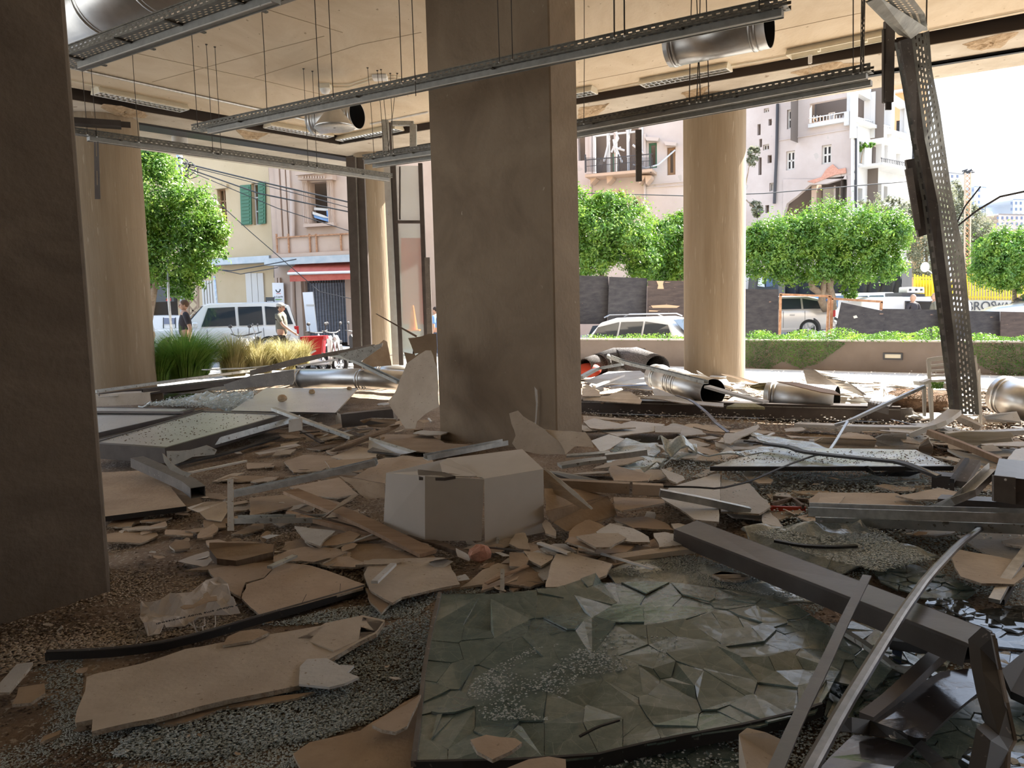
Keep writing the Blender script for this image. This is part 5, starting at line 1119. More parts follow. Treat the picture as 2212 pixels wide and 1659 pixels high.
# yellow fence, graffiti wall, lattice mast
mat('yellow_paint', (.72, .58, .04), .6, col2=(.62, .48, .05), scale=4)
t = thing('yellow_fence', 'yellow barred fence beyond the broadcast van', 'fence', D(2100, 650, 31))
for k in range(14): x = 1976 + k*6.2; mb = MB(); mb.sweep(rect(.06, .04), [D(x, 592 + (k % 3)*2, 31), D(x, 645, 31)], up=Vector((0, 1, 0))); link('picket', mb, 'yellow_paint', t)
mb = MB(); mb.prism([D(1974, 604, 31.1), D(2018, 606, 31.1), D(2018, 642, 31.1), D(1974, 642, 31.1)], (0, .03, 0)); link('yellow_panel', mb, 'yellow_paint', t)
for k in range(32): x = 2078 + k*6; mb = MB(); mb.sweep(rect(.045, .04), [D(x, 592, 31.5), D(x, 648, 31.5)], up=Vector((0, 1, 0))); link('picket', mb, 'yellow_paint', t)
for y in (600, 640): mb = MB(); mb.sweep(rect(.05, .04), [D(1976, y, 31.3), D(2270, y + 4, 31.6)], up=Vector((0, 1, 0))); link('rail', mb, 'yellow_paint', t)
mb = MB(); mb.prism([D(2060, 648, 31), D(2290, 650, 31), D(2290, 700, 31), D(2060, 700, 31)], (0, .25, 0)); gw = one('graffiti_wall', 'pale low wall with black graffiti under the yellow fence', 'wall', mb, 'coping')
g2 = thing('graffiti', 'black bubble letter graffiti on the low wall under the yellow fence', 'graffiti', D(2120, 668, 30.9))
text('lettering', 'BROS', .48, D(2120, 662, 30.97), (1, 0, 0), (0, 0, 1), 'text_dark', g2); text('lettering', 'WAGA', .34, D(2178, 660, 30.97), (1, 0, .03), (0, 0, 1), 'text_dark', g2)
t = thing('lattice_mast', 'rusty yellow lattice mast right of the sagging tray', 'mast', D(2089, 645, 34))
cs = [(2083, 2096)]
for x0 in (2083, 2095):
    for dy in (0, .3): mb = MB(); mb.sweep(rect(.05, .05), [D(x0 + 1.5, 372, 34 + dy), D(x0, 645, 34 + dy)], up=Vector((0, 1, 0))); link('mast_leg', mb, 'rust' if dy else 'board_0', t)
mb = MB()
for k in range(24):
    y = 374 + k*11.3; mb.tube([D(2084, y, 34), D(2095, y + 11.3, 34)], .018, 4); mb.tube([D(2095, y, 34), D(2084, y + 11.3, 34)], .018, 4)
link('lacing', mb, 'rust', t)
for k in range(6): mb = MB(); mb.tube([D(2078 + k*2, 370 + (k % 2)*4, 34), D(2090 + k*3, 366 + (k % 3)*3, 34)], .03, 5); link('insulator', mb, 'wrought_iron', t)
t = thing('lattice_post', 'brown crossed lattice post behind the man in the dark shirt', 'mast', D(418, 680, 27))
for x in (406, 427): mb = MB(); mb.sweep(rect(.07, .07), [D(x, 590, 27), D(x + 1, 700, 27)], up=Vector((0, 1, 0))); link('mast_leg', mb, 'wood_plank', t)
for y in (636, 660): mb = MB(); mb.sweep(rect(.05, .04), [D(407, y, 27), D(427, y + 22, 27)], up=Vector((0, 1, 0))); mb.sweep(rect(.05, .04), [D(427, y, 27), D(407, y + 22, 27)], up=Vector((0, 1, 0))); link('crossed_brace', mb, 'wood_plank', t)
mb = MB(); mb.tube([D(362, 560, 20.5), D(364, 640, 20.5), D(374, 760, 20.5)], .035, 8); one('sign_post', 'grey steel sign post left of the man in the dark shirt', 'post', mb, 'galv', smooth=True)
mb = MB(); mb.tube([D(463, 596, 25.5), D(472, 690, 25.5), D(475, 760, 25.5)], .04, 8); one('sign_post', 'grey steel post behind the white off-road car', 'post', mb, 'galv', smooth=True)
# ---- people
mat('skin', (.48, .29, .20), .6); mat('hair_dark', (.03, .02, .015), .8); mat('hair_brown', (.12, .07, .04), .8); mat('shirt_black', (.035, .03, .035), .85); mat('shirt_grey', (.17, .165, .13), .85); mat('trouser_black', (.03, .03, .033), .85); mat('jeans', (.08, .12, .2), .85); mat('shirt_white', (.75, .75, .75), .8); mat('cap_grey', (.45, .44, .42), .8)
def skin(name, pts, edges, radii, m, parent, T):
    me = bpy.data.meshes.new(name); me.from_pydata([tuple(Vector(T @ Vector(p)) - Vector(parent['_w'])) for p in pts], edges, []); o = bpy.data.objects.new(name, me); C.objects.link(o); o.parent = parent; me.materials.append(MATS[m])
    md = o.modifiers.new('skin', 'SKIN'); sv = me.skin_vertices[0].data
    for v, r in zip(sv, radii): v.radius = (r, r) if not isinstance(r, tuple) else r
    sv[0].use_root = True; md.use_smooth_shade = True; s2 = o.modifiers.new('sub', 'SUBSURF'); s2.levels = 1; s2.render_levels = 2
    return o
def person(label, loc, head, shirt, pants, hair, h=1.75, armL=(.25, .06, .82), armR=(-.25, .06, .82), step=.18, cap=None, longhair=False):
    """faces +y locally; hips, knees, shoulders, elbows as joints"""
    t = thing('person', label, 'person', loc); s = h/1.75; T = TR(loc, head, s)
    hip, ch, nk = (0, 0, .95), (0, .0, 1.28), (0, 0, 1.48)
    sh = [(-.19, 0, 1.42), (.19, 0, 1.42)]; hands = [armR, armL]; pts = [hip, ch, nk, (0, .01, 1.56)]; ed = [(0, 1), (1, 2), (2, 3)]; rad = [(.14, .10), (.15, .11), (.07, .07), (.055, .055)]
    for k, sg in enumerate((-1, 1)):
        S_ = Vector(sh[k]); Hd = Vector(hands[k]); E = (S_ + Hd)/2 + Vector((sg*.05, -.05, -.02)); b = len(pts); pts += [tuple(S_), tuple(E), tuple(Hd)]; ed += [(2, b), (b, b+1), (b+1, b+2)]; rad += [.055, .042, .027]
        # palm and fingers
        dr = (Hd - E).normalized(); pts.append(tuple(Hd + dr*.07)); ed.append((b+2, b+3)); rad.append((.035, .018))
        for q in range(4): pts.append(tuple(Hd + dr*(.13 + .01*(q in (1, 2))) + Vector((0, (q-1.5)*.02, 0)))); ed.append((b+3, len(pts)-1)); rad.append(.009)
        pts.append(tuple(Hd + dr*.06 + Vector((0, .05, 0)))); ed.append((b+2, len(pts)-1)); rad.append(.011)
        L_ = Vector((sg*.09, 0, .9)); K_ = Vector((sg*.1, .05 + sg*step*.3, .5)); A_ = Vector((sg*.1, sg*step, .08)); b2 = len(pts); pts += [tuple(L_), tuple(K_), tuple(A_), tuple(A_ + Vector((0, .16, -.04)))]; ed += [(0, b2), (b2, b2+1), (b2+1, b2+2), (b2+2, b2+3)]; rad += [.085, .06, .04, .035]
    skin('body', pts, ed, rad, 'skin', t, T)
    p2 = [(0, 0, .90), ch, (0, 0, 1.45)]; e2 = [(0, 1), (1, 2)]; r2 = [(.165, .125), (.17, .13), (.09, .09)]
    for k, sg in enumerate((-1, 1)):
        S_ = Vector(sh[k]); Hd = Vector(hands[k]); E = (S_ + Hd)/2 + Vector((sg*.05, -.05, -.02)); b = len(p2); p2 += [tuple(S_), tuple(S_.lerp(E, .75))]; e2 += [(2, b), (b, b+1)]; r2 += [.075, .068]
    skin('shirt', p2, e2, r2, shirt, t, T)
    p3 = [(0, 0, .93)]; e3 = []; r3 = [(.16, .12)]
    for sg in (-1, 1): b = len(p3); p3 += [(sg*.095, 0, .84), (sg*.1, .05 + sg*step*.3, .5), (sg*.1, sg*step, .12)]; e3 += [(0, b), (b, b+1), (b+1, b+2)]; r3 += [.105, .075, .06]
    skin('trousers', p3, e3, r3, pants, t, T)
    for sg in (-1, 1): mb = MB(); mb.ball((sg*.1, sg*step + .07, .045), .13, 8, sq=(.42, 1, .38), T=T); link('shoe', mb, 'trouser_black', t, smooth=True)
    hd = MB(); hd.ball((0, .01, 1.64), .1, 12, sq=(.8, .95, 1.15), T=T); hd.ball((0, .105, 1.63), .018, 6, sq=(.8, 1.2, 1.5), T=T)
    for sg in (-1, 1): hd.ball((sg*.082, .005, 1.635), .024, 6, sq=(.4, .8, 1.2), T=T)
    H_ = link('head', hd, 'skin', t, smooth=True)
    for sg in (-1, 1): mb = MB(); mb.ball((sg*.032, .098, 1.655), .011, 6, T=T); link('eye', mb, 'text_dark', H_)
    mb = MB(); mb.box(-.025, .025, .095, .106, 1.583, 1.59, T=T); link('mouth', mb, 'text_red', H_)
    mb = MB(); mb.ball((0, -.012, 1.675), .103, 10, sq=(.88, .98, 1.02), T=T)
    if longhair: mb.ball((0, -.07, 1.55), .1, 8, sq=(.8, .5, 1.6), T=T)
    link('hair', mb, hair, t, smooth=True)
    if cap:
        mb = MB(); mb.ball((0, -.005, 1.70), .112, 10, sq=(.88, 1, .7), T=T); mb.bevbox(-.07, .07, .07, .19, 1.685, 1.70, .005, T=T); link('cap', mb, cap, t, smooth=40)
    return t
c = D(400, 700, 18.6); person('man in a black t-shirt seen from behind, standing in front of the white car', (c.x, c.y, .12), 2.7 + PI - .6 + PI, 'shirt_black', 'trouser_black', 'hair_brown', 1.78, armL=(.27, .08, .80), armR=(-.30, -.02, .82))
c = D(608, 700, 20.5); person('man in grey t-shirt and cap walking past the scooters', (c.x, c.y, .08), -PI/2 - .15, 'shirt_grey', 'trouser_black', 'hair_dark', 1.72, armL=(.22, .42, .98), armR=(-.27, -.05, .85), cap='cap_grey', step=.22)
c = D(322, 720, 22); person('long haired person in white top and jeans at the edge of the left round column', (c.x - .08, c.y, .0), PI*.9, 'shirt_white', 'jeans', 'hair_dark', 1.62, longhair=True)
c = D(533, 700, 27.5); person('dark haired man whose head shows over the white car roof, on the left', (c.x, c.y, .16), PI*.6, 'shirt_grey', 'jeans', 'hair_dark', 1.74)
c = D(560, 700, 27.5); person('dark haired man whose head shows over the white car roof, on the right', (c.x, c.y, .16), PI*.6, 'shirt_black', 'jeans', 'hair_dark', 1.70)
c = D(1971, 690, 25.9); person('balding person whose head shows before the van window, on the left', (c.x, c.y, -.12), .2, 'shirt_black', 'jeans', 'skin', 1.72)
c = D(2018, 690, 25.9); person('person whose head shows before the van window, beside the sagging tray', (c.x, c.y, -.12), 1.3, 'shirt_grey', 'jeans', 'skin', 1.75)
c = D(938, 700, 24); person('person in a blue top glimpsed left of the middle column', (c.x + .05, c.y, .0), 1.3, 'blind_blue', 'jeans', 'hair_dark', 1.6)
# ---- scooters
def scooter(label, loc, head, body, bag=False, basket=None, s=1.0, seat_z=.78):
    t = thing('scooter', label, 'scooter', loc, 'scooters parked at the kerb'); T = TR(loc, head, s)
    for x in (-.62, .62):
        mb = MB(); TT = T @ Matrix.Translation((x, 0, .26)) @ Matrix.Rotation(PI/2, 4, 'X'); mb.lathe([(.17, -.04), (.2, -.055), (.25, -.045), (.262, 0), (.25, .045), (.2, .055), (.17, .04), (.17, -.04)], 20, T=TT); wh = link('wheel', mb, 'tyre', t, smooth=True)
        mb = MB(); mb.lathe([(.001, .02), (.05, .03), (.05, -.03), (.001, -.02)], 10, T=TT); mb.lathe([(.15, .03), (.18, .03), (.18, -.03), (.15, -.03), (.15, .03)], 20, T=TT)
        for k in range(5): mb.box(.03, .16, -.012, .012, -.01, .01, T=TT @ Matrix.Rotation(k*2*PI/5, 4, 'Z'))
        link('rim', mb, 'rim', wh)
    mb = MB(); mb.prism([T @ Vector((x, -.14, z)) for x, z in ((-.75, .55), (-.5, .72), (-.05, .70), (.05, .38), (.3, .3), (.45, .36), (.42, .22), (-.2, .2), (-.6, .36))], T.to_3x3() @ Vector((0, .28, 0))); link('body', mb, body, t, bevel=.03)
    mb = MB(); mb.prism([T @ Vector((x, -.17, z)) for x, z in ((.38, .34), (.48, .36), (.52, .85), (.42, .98), (.36, .9))], T.to_3x3() @ Vector((0, .34, 0))); link('leg_shield', mb, body, t, bevel=.03)
    mb = MB(); mb.bevbox(-.72, -.02, -.13, .13, seat_z - .07, seat_z + .03, .03, T=T); link('seat', mb, 'trouser_black', t)
    mb = MB(); mb.tube([T @ Vector((.62, .07, .26)), T @ Vector((.5, .06, .8)), T @ Vector((.45, 0, 1.02))], .022, 6); mb.tube([T @ Vector((.62, -.07, .26)), T @ Vector((.5, -.06, .8)), T @ Vector((.45, 0, 1.02))], .022, 6); link('fork', mb, 'rim', t)
    mb = MB(); mb.tube([T @ Vector((.38, -.33, 1.08)), T @ Vector((.46, -.1, 1.03)), T @ Vector((.46, .1, 1.03)), T @ Vector((.38, .33, 1.08))], .018, 6); link('handlebar', mb, 'car_trim', t)
    for sg in (-1, 1): mb = MB(); mb.tube([T @ Vector((.42, sg*.22, 1.05)), T @ Vector((.46, sg*.27, 1.22))], .008, 5); mb.ball((.46, sg*.28, 1.26), .06, 8, sq=(.3, 1, .7), T=T); link('mirror', mb, 'car_trim', t)
    mb = MB(); mb.ball((.53, 0, .9), .075, 8, sq=(.6, 1, .8), T=T); link('head_lamp', mb, 'lamp_glass', t, smooth=True)
    mb = MB(); mb.bevbox(-.80, -.72, -.06, .06, .55, .65, .01, T=T); link('tail_lamp', mb, 'tail_red', t)
    if bag: mb = MB(); mb.bevbox(-.95, -.55, -.2, .2, .82, 1.15, .05, T=T); link('top_box', mb, body, t)
    return t
for lab, px, d_, hd, bd, bg_ in (('white scooter facing the grass, nearest to the white car', 545, 19.5, -1.9, 'car_white', False), ('dark scooter behind the walking man', 590, 21, -2.6, 'car_trim', False), ('dark grey scooter right of the walking man', 664, 20.3, -.7, 'car_trim', False), ('white and grey scooter behind the red crate', 690, 20.0, -.5, 'car_silver', False), ('dark scooter at the corner posts', 735, 20.6, -.4, 'car_trim', False)):
    c = D(px, 720, d_); scooter(lab, (c.x, c.y, .0), hd, bd, bg_)
t = thing('red_crate', 'bright red plastic crate in front of the scooters', 'crate', D(674, 765, 18.6)); mat('red_plastic', (.62, .02, .03), .4)
mb = MB(); P_ = [D(650, 731, 18.6), D(697, 729, 18.8), D(694, 768, 18.8), D(655, 768, 18.6)]; mb.prism(P_, (0, .4, 0)); link('crate_wall', mb, 'red_plastic', t, bevel=.01)
mb = MB(); mb.prism([D(648, 728, 18.55), D(699, 726, 18.75), D(699, 733, 18.75), D(648, 735, 18.55)], (0, .5, 0)); link('rim', mb, 'red_plastic', t)
t = thing('traffic_cone', 'orange traffic cone seen through the facade window', 'traffic cone', D(893, 715, 17.8)); c = D(893, 715, 17.8)
mb = MB(); mb.lathe([(.001, .58), (.03, .58), (.1, .03), (.001, .03)], 16, T=Matrix.Translation(c)); link('cone', mb, 'orange_plastic', t, smooth=40); mb = MB(); mb.box(-.15, .15, -.15, .15, 0, .03, T=Matrix.Translation(c)); link('base', mb, 'orange_plastic', t)
mb = MB(); mb.prism([D(866, 514, 20), D(915, 514, 20), D(915, 700, 20), D(870, 700, 20)], (0, .1, 0)); mat('red_wall', (.36, .12, .11), .8); one('red_hoarding', 'dull red hoarding panel seen through the facade window', 'panel', mb, 'red_wall')
# ---- grasses
def grass(label, px, base, d_, wpx, hpx, n, m, drp=.5):
    c = D(px, base, d_); t = thing('ornamental_grass', label, 'grass', c, 'grass clumps in the planter'); rx = wpx*d_/F/2; hz = hpx*d_/F; P = []; fs = []
    for k in range(n):
        a = R.uniform(0, 2*PI); rr = R.random()**.5; b = c + Vector((rx*.38*rr*math.cos(a), rx*.35*rr*math.sin(a), 0)); h = hz*R.uniform(.6, 1.1)*(1 - .25*rr); o_ = Vector((math.cos(a), math.sin(a)*.7, 0)) * rx*.95*R.uniform(.05, 1)**.8; sd_ = Vector((-o_.y, o_.x, 0)); sd_ = sd_.normalized() if sd_.length > 1e-4 else Vector((1, 0, 0)); w = .008
        q = len(P)
        for s_ in (0, .4, .75, 1): p = b + o_*(s_**1.8) + Vector((0, 0, h*1.45*(s_ - drp*.45*s_**3))); ww = w*(1 - s_*.85); P += [tuple(p - sd_*ww), tuple(p + sd_*ww)]
        for i in range(3): fs.append((q + i*2, q + i*2 + 1, q + i*2 + 3, q + i*2 + 2))
    mb = MB(); mb.add(P, fs); o = link('blades', mb, m, t); o['kind'] = 'stuff'
grass('big bright green grass clump beside the left round column', 404, 818, 16.2, 230, 100, 3000, 'blade_green')
grass('smaller green grass clump half hidden by the left round column', 345, 825, 15.6, 100, 66, 900, 'blade_green')
for i, (x, b_, w_, h_) in enumerate(((505, 812, 130, 98), (560, 806, 140, 84), (615, 798, 125, 72), (655, 788, 70, 62))): grass(('first', 'second', 'third', 'last and lowest')[i] + ' straw coloured grass clump from the green one towards the red crate', x, b_, 16.8 + i*.25, w_, h_, (900, 1100, 850, 400)[i], 'blade_straw', .7)
# ------------------------------------------------------------------ debris: every traced piece has its own height above the floor
CR = {'a': (0, 820, 3.95), 'b': (550, 820, 3.95), 'c': (1100, 820, 3.95), 'd': (1650, 820, 3.936), 'e': (0, 1239, 3.95), 'f': (550, 1239, 3.95), 'g': (1100, 1239, 3.95), 'h': (1650, 1239, 3.936),
      'j': (550, 400, 3.95), 'm': (540, 700, 5.267), 'n': (1250, 740, 5.267), 'o': (1640, 780, 5.267), 'p': (1900, 740, 7.09), 'q': (280, 1230, 8.508), '0': (0, 0, 1)}
def pts(cr, s, z=None):
    x0, y0, k = CR[cr]; out = []
    for w_ in s.split():
        v = [float(q) for q in w_.split(',')]; out.append((x0 + v[0]/k, y0 + v[1]/k, v[2] if len(v) > 2 else z))
    return out
def S(label, cr, s, z=.05, m='board_0', th=.013, jag=.5, name='plasterboard_piece', cat='plasterboard', group=None, core='gypsum_core', back='board_back', kids=(), warp=0.0):
    """a broken sheet traced by its outline; every corner lies at its own height"""
    P = [G(x, y, zz) for x, y, zz in pts(cr, s, z)]; ring = []; rr = random.Random(len(label) * 7 + int(P[0].x * 100))
    n = len(P); c = sum(P, Vector()) / n
    for i in range(n):
        a, b = P[i], P[(i + 1) % n]; L_ = (b - a).length; k = max(1, min(9, int(L_ / .07))) if jag else 1; d = (b - a); nn = Vector((-d.y, d.x, 0)); nn = nn.normalized() if nn.length > 1e-5 else nn
        for q in range(k):
            p = a.lerp(b, q / k)
            if q: p = p + nn * rr.uniform(-1, 1) * .012 * jag
            p.z = max(p.z, .014); ring.append(p)
    t = None; mb = MB(); mb.prism(ring, (0, 0, -th), mi=0, mi2=1)
    o = one(name, label, cat, mb, [m, core], group)
    for kn, ks, km, dz in kids:
        P2 = [G(x, y, (zz if zz is not None else z) ) + Vector((0, 0, dz)) for x, y, zz in pts(cr, ks, z)]; mb = MB(); mb.prism(P2, (0, 0, -abs(dz) * .9)); link(kn, mb, km, o)
    return o
def U(label, cr, s, d_, m='board_0', th=.013, name='plasterboard_piece', cat='plasterboard', group=None, lean=0.0, core='gypsum_core', jag=.5):
    """an upright or leaning sheet: corners at distance d_, tops pushed back by lean"""
    q = pts(cr, s); ys = [p[1] for p in q]; y1 = max(ys); y0 = min(ys); xs = [p[0] for p in q]
    def dep(x, y):
        base = d_ if not isinstance(d_, tuple) else d_[0] + (d_[1] - d_[0]) * (x - min(xs)) / (max(xs) - min(xs)); return base + lean * (y1 - y) / (y1 - y0)
    P = [D(x, y, dep(x, y)) for x, y, _ in q]; ring = []; rr = random.Random(len(label)); n = len(P)
    for i in range(n):
        a, b = P[i], P[(i+1) % n]; k = max(1, min(7, int((b-a).length/.07))) if jag else 1
        for j in range(k):
            p = a.lerp(b, j/k)
            if j: p = p + Vector((rr.uniform(-1, 1), 0, rr.uniform(-1, 1))) * .010 * jag
            ring.append(p)
    mb = MB(); mb.prism(ring, (0, th, 0), mi=0, mi2=1); return one(name, label, cat, mb, [m, core], group)
def B(label, cr, s, w_=.06, h=.04, m='galv', z=.08, prof=None, name='metal_bar', cat='metal bar', group=None, smooth=False, roll=0.0, holl=False, cap=True):
    P = [G(x, y, zz) for x, y, zz in pts(cr, s, z)]
    if len(P) > 2:                                       # round the bends a little
        Q = [P[0]]
        for i in range(1, len(P) - 1): Q += [P[i].lerp(P[i-1], .18), P[i].lerp(P[i+1], .18)]
        P = Q + [P[-1]]
    mb = MB()
    if holl: hollow(mb, w_, h, .005, P)
    else: mb.sweep(prof or rect(w_, h), P, cap=cap, roll=roll)
    return one(name, label, cat, mb, m, group, smooth=smooth)
# ---- far left pile
B('long pale aluminium profile running from the left round column over the pile', '0', '205,846,.30 350,826,.33 500,806,.36 660,786,.40', .09, .05, 'galv_dull')
B('second thin dark profile under the long pale one at the left', '0', '212,853,.26 480,822,.3 600,812,.32', .06, .05, 'dark_alu')
B('white thin strip on the left pile', '0', '212,858,.24 300,850,.26 420,838,.26', .05, .02, 'white_paint')
B('short black box profile on the left pile', 'a', '1215,105,.30 1640,60,.32 2000,20,.34', .10, .10, 'dark_alu', holl=True)
B('wide beige hollow beam lying beside the left round column', 'a', '820,170,.16 1340,150,.2', .34, .20, 'board_1', holl=True, name='hollow_beam', cat='beam')
S('black board under the icy glass heap at the left', 'a', '1360,112,.2 1820,125,.2 1500,200,.12 1400,185,.12', m='glossy_dark', th=.02, jag=0, core='black_metal', name='board_piece', cat='board')
U('long dark panel standing on edge behind the silver floor duct', 'm', '-300,690 0,590 500,520 505,640 480,690 0,720 -250,760', (12.6, 12.2), 'dark_alu_dusty', .05, 'sheet_metal', 'panel', jag=0)
B('pale edge strip along the dark panel at left', 'm', '-520,520,.55 0,500,.5 480,450,.55 860,345,.62', .16, .02, 'galv_dull')
U('wide dark metal sheet rising towards the facade posts', 'm', '0,530 480,400 850,330 1330,240 1420,230 1410,300 870,370 500,470 0,590', (13.2, 14.2), 'dark_alu_dusty', .03, 'metal_sheet', 'metal sheet', jag=0)
U('pale grey panel below the facade window', 'm', '1000,340 1420,240 1510,215 1500,260 1300,400 1260,430 1100,400', 13.6, 'galv_dull', .03, 'metal_sheet', 'metal sheet', jag=.3)
U('olive green board behind the pale batten', 'm', '1270,430 1520,180 1560,200 1610,470 1400,490', 14.0, 'board_3', .02, jag=.4)
S('white sunlit sheet in front of the red crate', 'm', '780,220,.5 1170,260,.5 900,330,.5 770,320,.5', m='white_paint', th=.01)
S('white sunlit flat piece beside the straw grass', 'm', '255,405,.5 330,400,.5 400,450,.45 250,490,.45', m='white_paint', th=.01)
B('pale batten sloping in front of the red crate', 'm', '350,510,.42 650,350,.6 930,205,.75', .05, .03, 'board_2')
B('thin pale wooden strip from the sheet metal to the facade post', 'm', '1250,420,.5 1450,375,.55 1750,335,.62', .035, .03, 'board_2')
B('bent pale batten making a tent under the facade window', 'm', '1300,400,.5 1510,250,.8', .035, .03, 'board_2')
B('long bent galvanised channel crossing the silver floor duct', 'm', '840,350,.70 1090,400,.66 1250,460,.60 1450,560,.5 1700,680,.42', .085, .05, 'galv_dull', prof=chan(.085, .05, .006))
U('thin dark stick leaning in front of the facade window', '0', '811,678 813,677 901,725 899,729', 13.0, 'wood_dark', .015, 'stick', 'stick', jag=0)
B('dark profile behind the straw coloured grass', '0', '640,792,.4 720,778,.45 800,762,.5', .06, .04, 'black_metal')
duct('silver duct lying on the floor left of the middle column', [G(634, 818, .32), G(770, 816, .34), G(880, 822, .32)], .175, (.05, .60), group='round metal ventilation ducts')
duct('second silver duct piece behind the lying one, touching the leaning board', [G(800, 803, .38), G(905, 806, .36)], .14, (.2,))
# icy glass heap
def heap(label, cr, s, z0, amp, m, n=26, name='glass_sheet', cat='broken glass', th=.012, freq=3.0, edge='crumb_glass', group=None, kind=None, tilt=None, seed=0, smooth=False):
    """crumpled sheet: the traced outline as a grid that buckles up and down"""
    q = pts(cr, s, z0); P = [G(x, y, zz) for x, y, zz in q]; xs = [p.x for p in P]; ys = [p.y for p in P]; poly = [(p.x, p.y) for p in P]
    from mathutils.geometry import delaunay_2d_cdt
    ring = []
    for i in range(len(P)):
        a, b = P[i], P[(i+1) % len(P)]; k = max(1, int((b - a).length / .08))
        for j in range(k): ring.append(a.lerp(b, j / k))
    def ins(x, y):
        c = False; j = len(poly) - 1
        for i in range(len(poly)):
            (xi, yi), (xj, yj) = poly[i], poly[j]
            if (yi > y) != (yj > y) and x < (xj - xi)*(y - yi)/(yj - yi) + xi: c = not c
            j = i
        return c
    def zb(x, y):                                        # height of the sheet's mean plane by inverse distance
        sw = sz = 0
        for p in P: w_ = 1 / ((p.x-x)**2 + (p.y-y)**2 + 1e-4); sw += w_; sz += w_*p.z
        return sz / sw
    st = max((max(xs)-min(xs)), (max(ys)-min(ys))) / n; inner = []; rr = random.Random(seed + 3); y = min(ys) + st/2
    while y < max(ys):
        x = min(xs) + st/2
        while x < max(xs):
            xx, yy = x + rr.uniform(-.3, .3)*st, y + rr.uniform(-.3, .3)*st
            if ins(xx, yy): inner.append((xx, yy))
            x += st
        y += st
    vs = [Vector((p.x, p.y)) for p in ring] + [Vector(p) for p in inner]; nr = len(ring)
    ov, oe, of_, _, _, _ = delaunay_2d_cdt(vs, [(i, (i+1) % nr) for i in range(nr)], [], 1, 1e-5)
    V = []
    for v in ov: 
        b_ = zb(v.x, v.y); V.append((v.x, v.y, max(.012, b_ + amp * (noise.noise(Vector((v.x*freq, v.y*freq, seed))) + .5 * noise.noise(Vector((v.x*freq*2.7, v.y*freq*2.7, seed + 9)))))))
    mb = MB(); mb.v = V; mb.f = [tuple(f) for f in of_]; mb.mi = [0]*len(of_)
    o = one(name, label, cat, mb, m, group, solid=0, smooth=smooth); md = o.modifiers.new('thickness', 'SOLIDIFY'); md.thickness = th; md.offset = -1
    if kind: o['kind'] = kind
    return o
def glassmat(name, base, tr, rough, bumps=.5, fr=(.78, .84, .82), vs=16, cr_=.04, crack=.3):
    """cracked safety glass: fine cracks as relief and whitish fracture lines on clear greenish glass"""
    m = bpy.data.materials.new(name); m.use_nodes = True; MATS[name] = m; t = m.node_tree; N = t.nodes; L = t.links; b = N['Principled BSDF']; out = N['Material Output']
    g = N.new('ShaderNodeNewGeometry'); v = N.new('ShaderNodeTexVoronoi'); v.feature = 'DISTANCE_TO_EDGE'; v.inputs['Scale'].default_value = vs; L.new(g.outputs['Position'], v.inputs['Vector'])
    r = N.new('ShaderNodeValToRGB'); r.color_ramp.elements[0].position = 0; r.color_ramp.elements[0].color = (1, 1, 1, 1); r.color_ramp.elements[1].position = cr_; r.color_ramp.elements[1].color = (0, 0, 0, 1); L.new(v.outputs[0], r.inputs[0])
    n = N.new('ShaderNodeTexNoise'); n.inputs['Scale'].default_value = 5; n.inputs['Detail'].default_value = 8; n.inputs['Roughness'].default_value = .75; L.new(g.outputs['Position'], n.inputs['Vector'])
    r2 = N.new('ShaderNodeValToRGB'); r2.color_ramp.elements[0].position = .46; r2.color_ramp.elements[0].color = (0, 0, 0, 1); r2.color_ramp.elements[1].position = .7; r2.color_ramp.elements[1].color = (1, 1, 1, 1); L.new(n.outputs[0], r2.inputs[0])
    mu = N.new('ShaderNodeMath'); mu.operation = 'MULTIPLY'; L.new(r.outputs[0], mu.inputs[0]); mu.inputs[1].default_value = crack
    ad = N.new('ShaderNodeMath'); ad.operation = 'MULTIPLY_ADD'; L.new(r2.outputs[0], ad.inputs[0]); ad.inputs[1].default_value = bumps; L.new(mu.outputs[0], ad.inputs[2]); ad.use_clamp = True
    mx = N.new('ShaderNodeMix'); mx.data_type = 'RGBA'; L.new(ad.outputs[0], mx.inputs['Factor']); mx.inputs[6].default_value = (*base, 1); mx.inputs[7].default_value = (*fr, 1); L.new(mx.outputs[2], b.inputs['Base Color'])
    b.inputs['Roughness'].default_value = rough; b.inputs['Specular IOR Level'].default_value = .9
    al = N.new('ShaderNodeMapRange'); al.inputs['To Min'].default_value = 1 - tr; al.inputs['To Max'].default_value = 1; L.new(ad.outputs[0], al.inputs[0]); L.new(al.outputs[0], b.inputs['Alpha'])
    bp = N.new('ShaderNodeBump'); bp.inputs['Strength'].default_value = .45; bp.inputs['Distance'].default_value = .006; L.new(v.outputs[0], bp.inputs['Height']); L.new(bp.outputs[0], b.inputs['Normal'])
glassmat('glass_green', (.14, .205, .19), .2, .24, .42, vs=13, cr_=.016, crack=.3, fr=(.46, .52, .49))
glassmat('glass_crushed', (.40, .46, .455), .05, .26, .6, fr=(.66, .72, .71), vs=34, cr_=.12, crack=.35)
glassmat('glass_icy', (.50, .60, .64), .04, .25, .6, fr=(.78, .84, .85), vs=22, cr_=.1)
glassmat('glass_sky', (.05, .06, .06), .3, .03, .05, fr=(.10, .10, .10), vs=9, cr_=.03, crack=.9)
heap('heap of icy blue crushed glass behind the framed panels', 'a', '1180,235,.14 1450,180,.22 1760,120,.3 2160,105,.3 2160,180,.22 2000,258,.14', .2, .07, 'glass_icy', 46, freq=7, th=.02)
